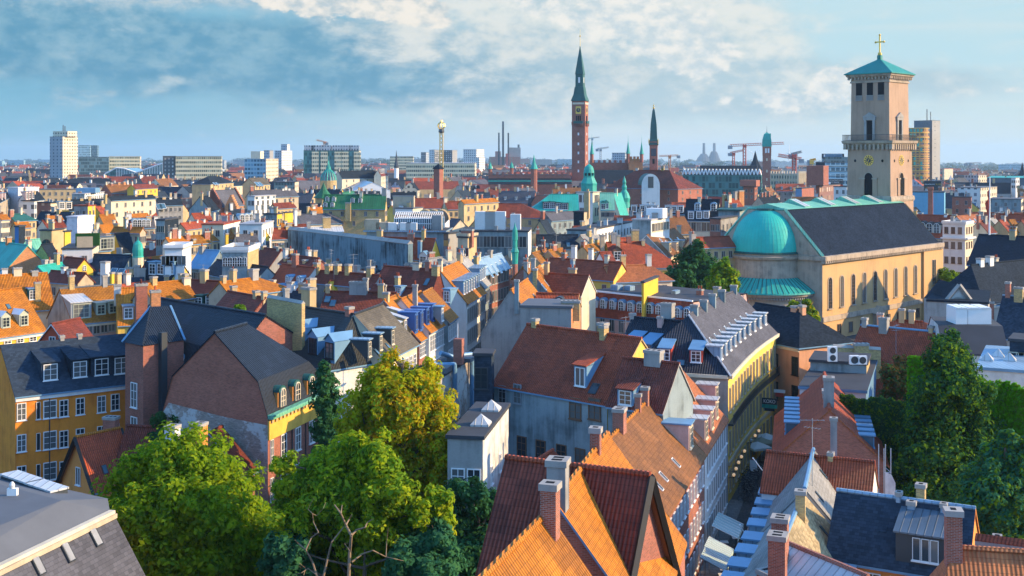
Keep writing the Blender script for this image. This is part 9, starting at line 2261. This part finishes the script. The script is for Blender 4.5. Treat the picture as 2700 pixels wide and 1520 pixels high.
def distant_roofs():
 rnd = random.Random(9); b = MB()
 roofs = ['tile_dark','slate_dark','slate','slate_dark','felt','tile_dark','slate_grey','tile_brown','felt_grey','slate_dark','tile_red','slate_church']
 walls = ['f_sand','f_brick','f_grey','sand','brick_purple','f_sand','beige','f_brick','stone_grey']
 n = 0; G_ = {}
 for q, r in FOOT: G_.setdefault((int(q.x//40), int(q.y//40)), []).append((q, r))
 while n < 1900:
  D = 640*math.exp(rnd.random()**1.1*1.5); px = rnd.uniform(-80, 2780)
  if n > 1500: D = 150*math.exp(rnd.random()*2.6); px = rnd.choice((rnd.uniform(-700, -130), rnd.uniform(2860, 3400)))
  if n > 1500 and D < 190 and px > 2000: continue
  x = (px-1350)/F*D; g = gz(x, D)
  c = Vector((x, D, 0)); L = rnd.uniform(10, 34); w = rnd.uniform(5, 8); k = (int(x//40), int(D//40))
  if any((q-c).length < r+L*.4+2 for i in (-1, 0, 1) for j in (-1, 0, 1) for q, r in G_.get((k[0]+i, k[1]+j), ())): n += .2; continue
  a = rnd.choice((-.3, .1, .25, 1.0, 1.3))+rnd.uniform(-.15, .15); u = Vector((math.cos(a), math.sin(a), 0)); v = Vector((-u.y, u.x, 0))
  ze = g + rnd.uniform(12, 17); zr = ze + rnd.choice((0, 4, 5, 6)); wl = rnd.choice(walls); rf = rnd.choice(roofs)
  P = lambda s, o, z: c + u*s + v*o + Vector((0, 0, z)); h = L/2
  q = [(-h,-w),(h,-w),(h,w),(-h,w)]
  for i in range(4):
   p1, p2 = q[i], q[(i+1)%4]; b.poly([P(*p1, g-1), P(*p2, g-1), P(*p2, ze), P(*p1, ze)], wl)
  if zr == ze: b.poly([P(*p, ze) for p in q], rf)
  else:
   b.poly([P(-h,-w,ze),P(h,-w,ze),P(h,0,zr),P(-h,0,zr)],rf); b.poly([P(h,w,ze),P(-h,w,ze),P(-h,0,zr),P(h,0,zr)],rf)
   b.poly([P(-h,w,ze),P(-h,-w,ze),P(-h,0,zr)],wl); b.poly([P(h,-w,ze),P(h,w,ze),P(h,0,zr)],wl)
  for _ in range(rnd.choice((0,1,2))):
   s = rnd.uniform(-h, h)*.9; cc = P(s, 0, 0); m_ = rnd.choice(('sand','brick_red','white','stone_grey'))
   b.box(-.6,.6,-.5,.5,zr-1,zr+rnd.uniform(1.2,2.6),m_,fr=(Vector((cc.x,cc.y,0)),u,v))
  n += 1
 o = b.build('distant_rooftops'); tag(o, 'countless distant roofs of the city, thinning toward the horizon', 'rooftops', kind='stuff')
 # far blocks on the horizon
 b = MB();
 for i in range(150):
  D = rnd.uniform(2300, 6500); px = rnd.uniform(-60, 2760); x = (px-1350)/F*D; g = gz(x, D); w = rnd.uniform(8, 40); h = rnd.choice((10, 14, 18, 22, 30))
  b.box(x-w, x+w, D, D+rnd.uniform(12, 30), g-2, g+h, rnd.choice(('f_white','f_grey','f_sand','f_redbrick','f_concrete','f_blue')), top='felt_grey')
 tag(b.build('distant_blocks'), 'pale and brick blocks scattered along the far edge of the city', 'far buildings', kind='stuff')
distant_roofs()
def woods():
 r = np.random.default_rng(5); b = MB(); P_, N_ = [], []
 for i in range(1500):
  D = 1000*np.exp(r.random()**.75*2.3); px = r.uniform(-400, 3100)
  x = (px-1350)/F*D; g = gz(x, D); rr = r.uniform(4, 8)*(1+D/5200); k = 45
  d = r.normal(0, 1, (k, 3)); d /= np.linalg.norm(d, axis=1, keepdims=True)
  sc = np.array([rr*r.uniform(1, 2.6), rr, rr*.85])
  P_.append(np.array([x, D, g+rr*.8]) + d*sc*r.uniform(.7, 1.05, (k, 1))); N_.append(d+np.array([0, 0, .4]))
 P_, N_ = np.concatenate(P_), np.concatenate(N_)
 s = 1.0+P_[:, 1:2]/1000*1.1
 o = leaves('far_woods', P_, N_, s, ['leaf_far'], 3); tag(o, 'dark woods and park trees along the horizon', 'woods', kind='stuff')
woods()
def haze():
 b = MB(); b.box(-9000, 9000, -60, 13500, -290, 150, 'haze')
 o = b.build('haze'); tag(o, 'thin blue evening haze over the city', 'haze', kind='stuff')
def haze_mat():
 m = bpy.data.materials.new('haze'); m.use_nodes = True; nt = m.node_tree; nt.nodes.clear()
 out = nt.nodes.new('ShaderNodeOutputMaterial'); v = nt.nodes.new('ShaderNodeVolumePrincipled')
 v.inputs['Color'].default_value = (.55, .80, 1, 1); v.inputs['Density'].default_value = .00008; v.inputs['Anisotropy'].default_value = .2
 nt.links.new(v.outputs[0], out.inputs['Volume']); MATS['haze'] = m
haze_mat(); haze()
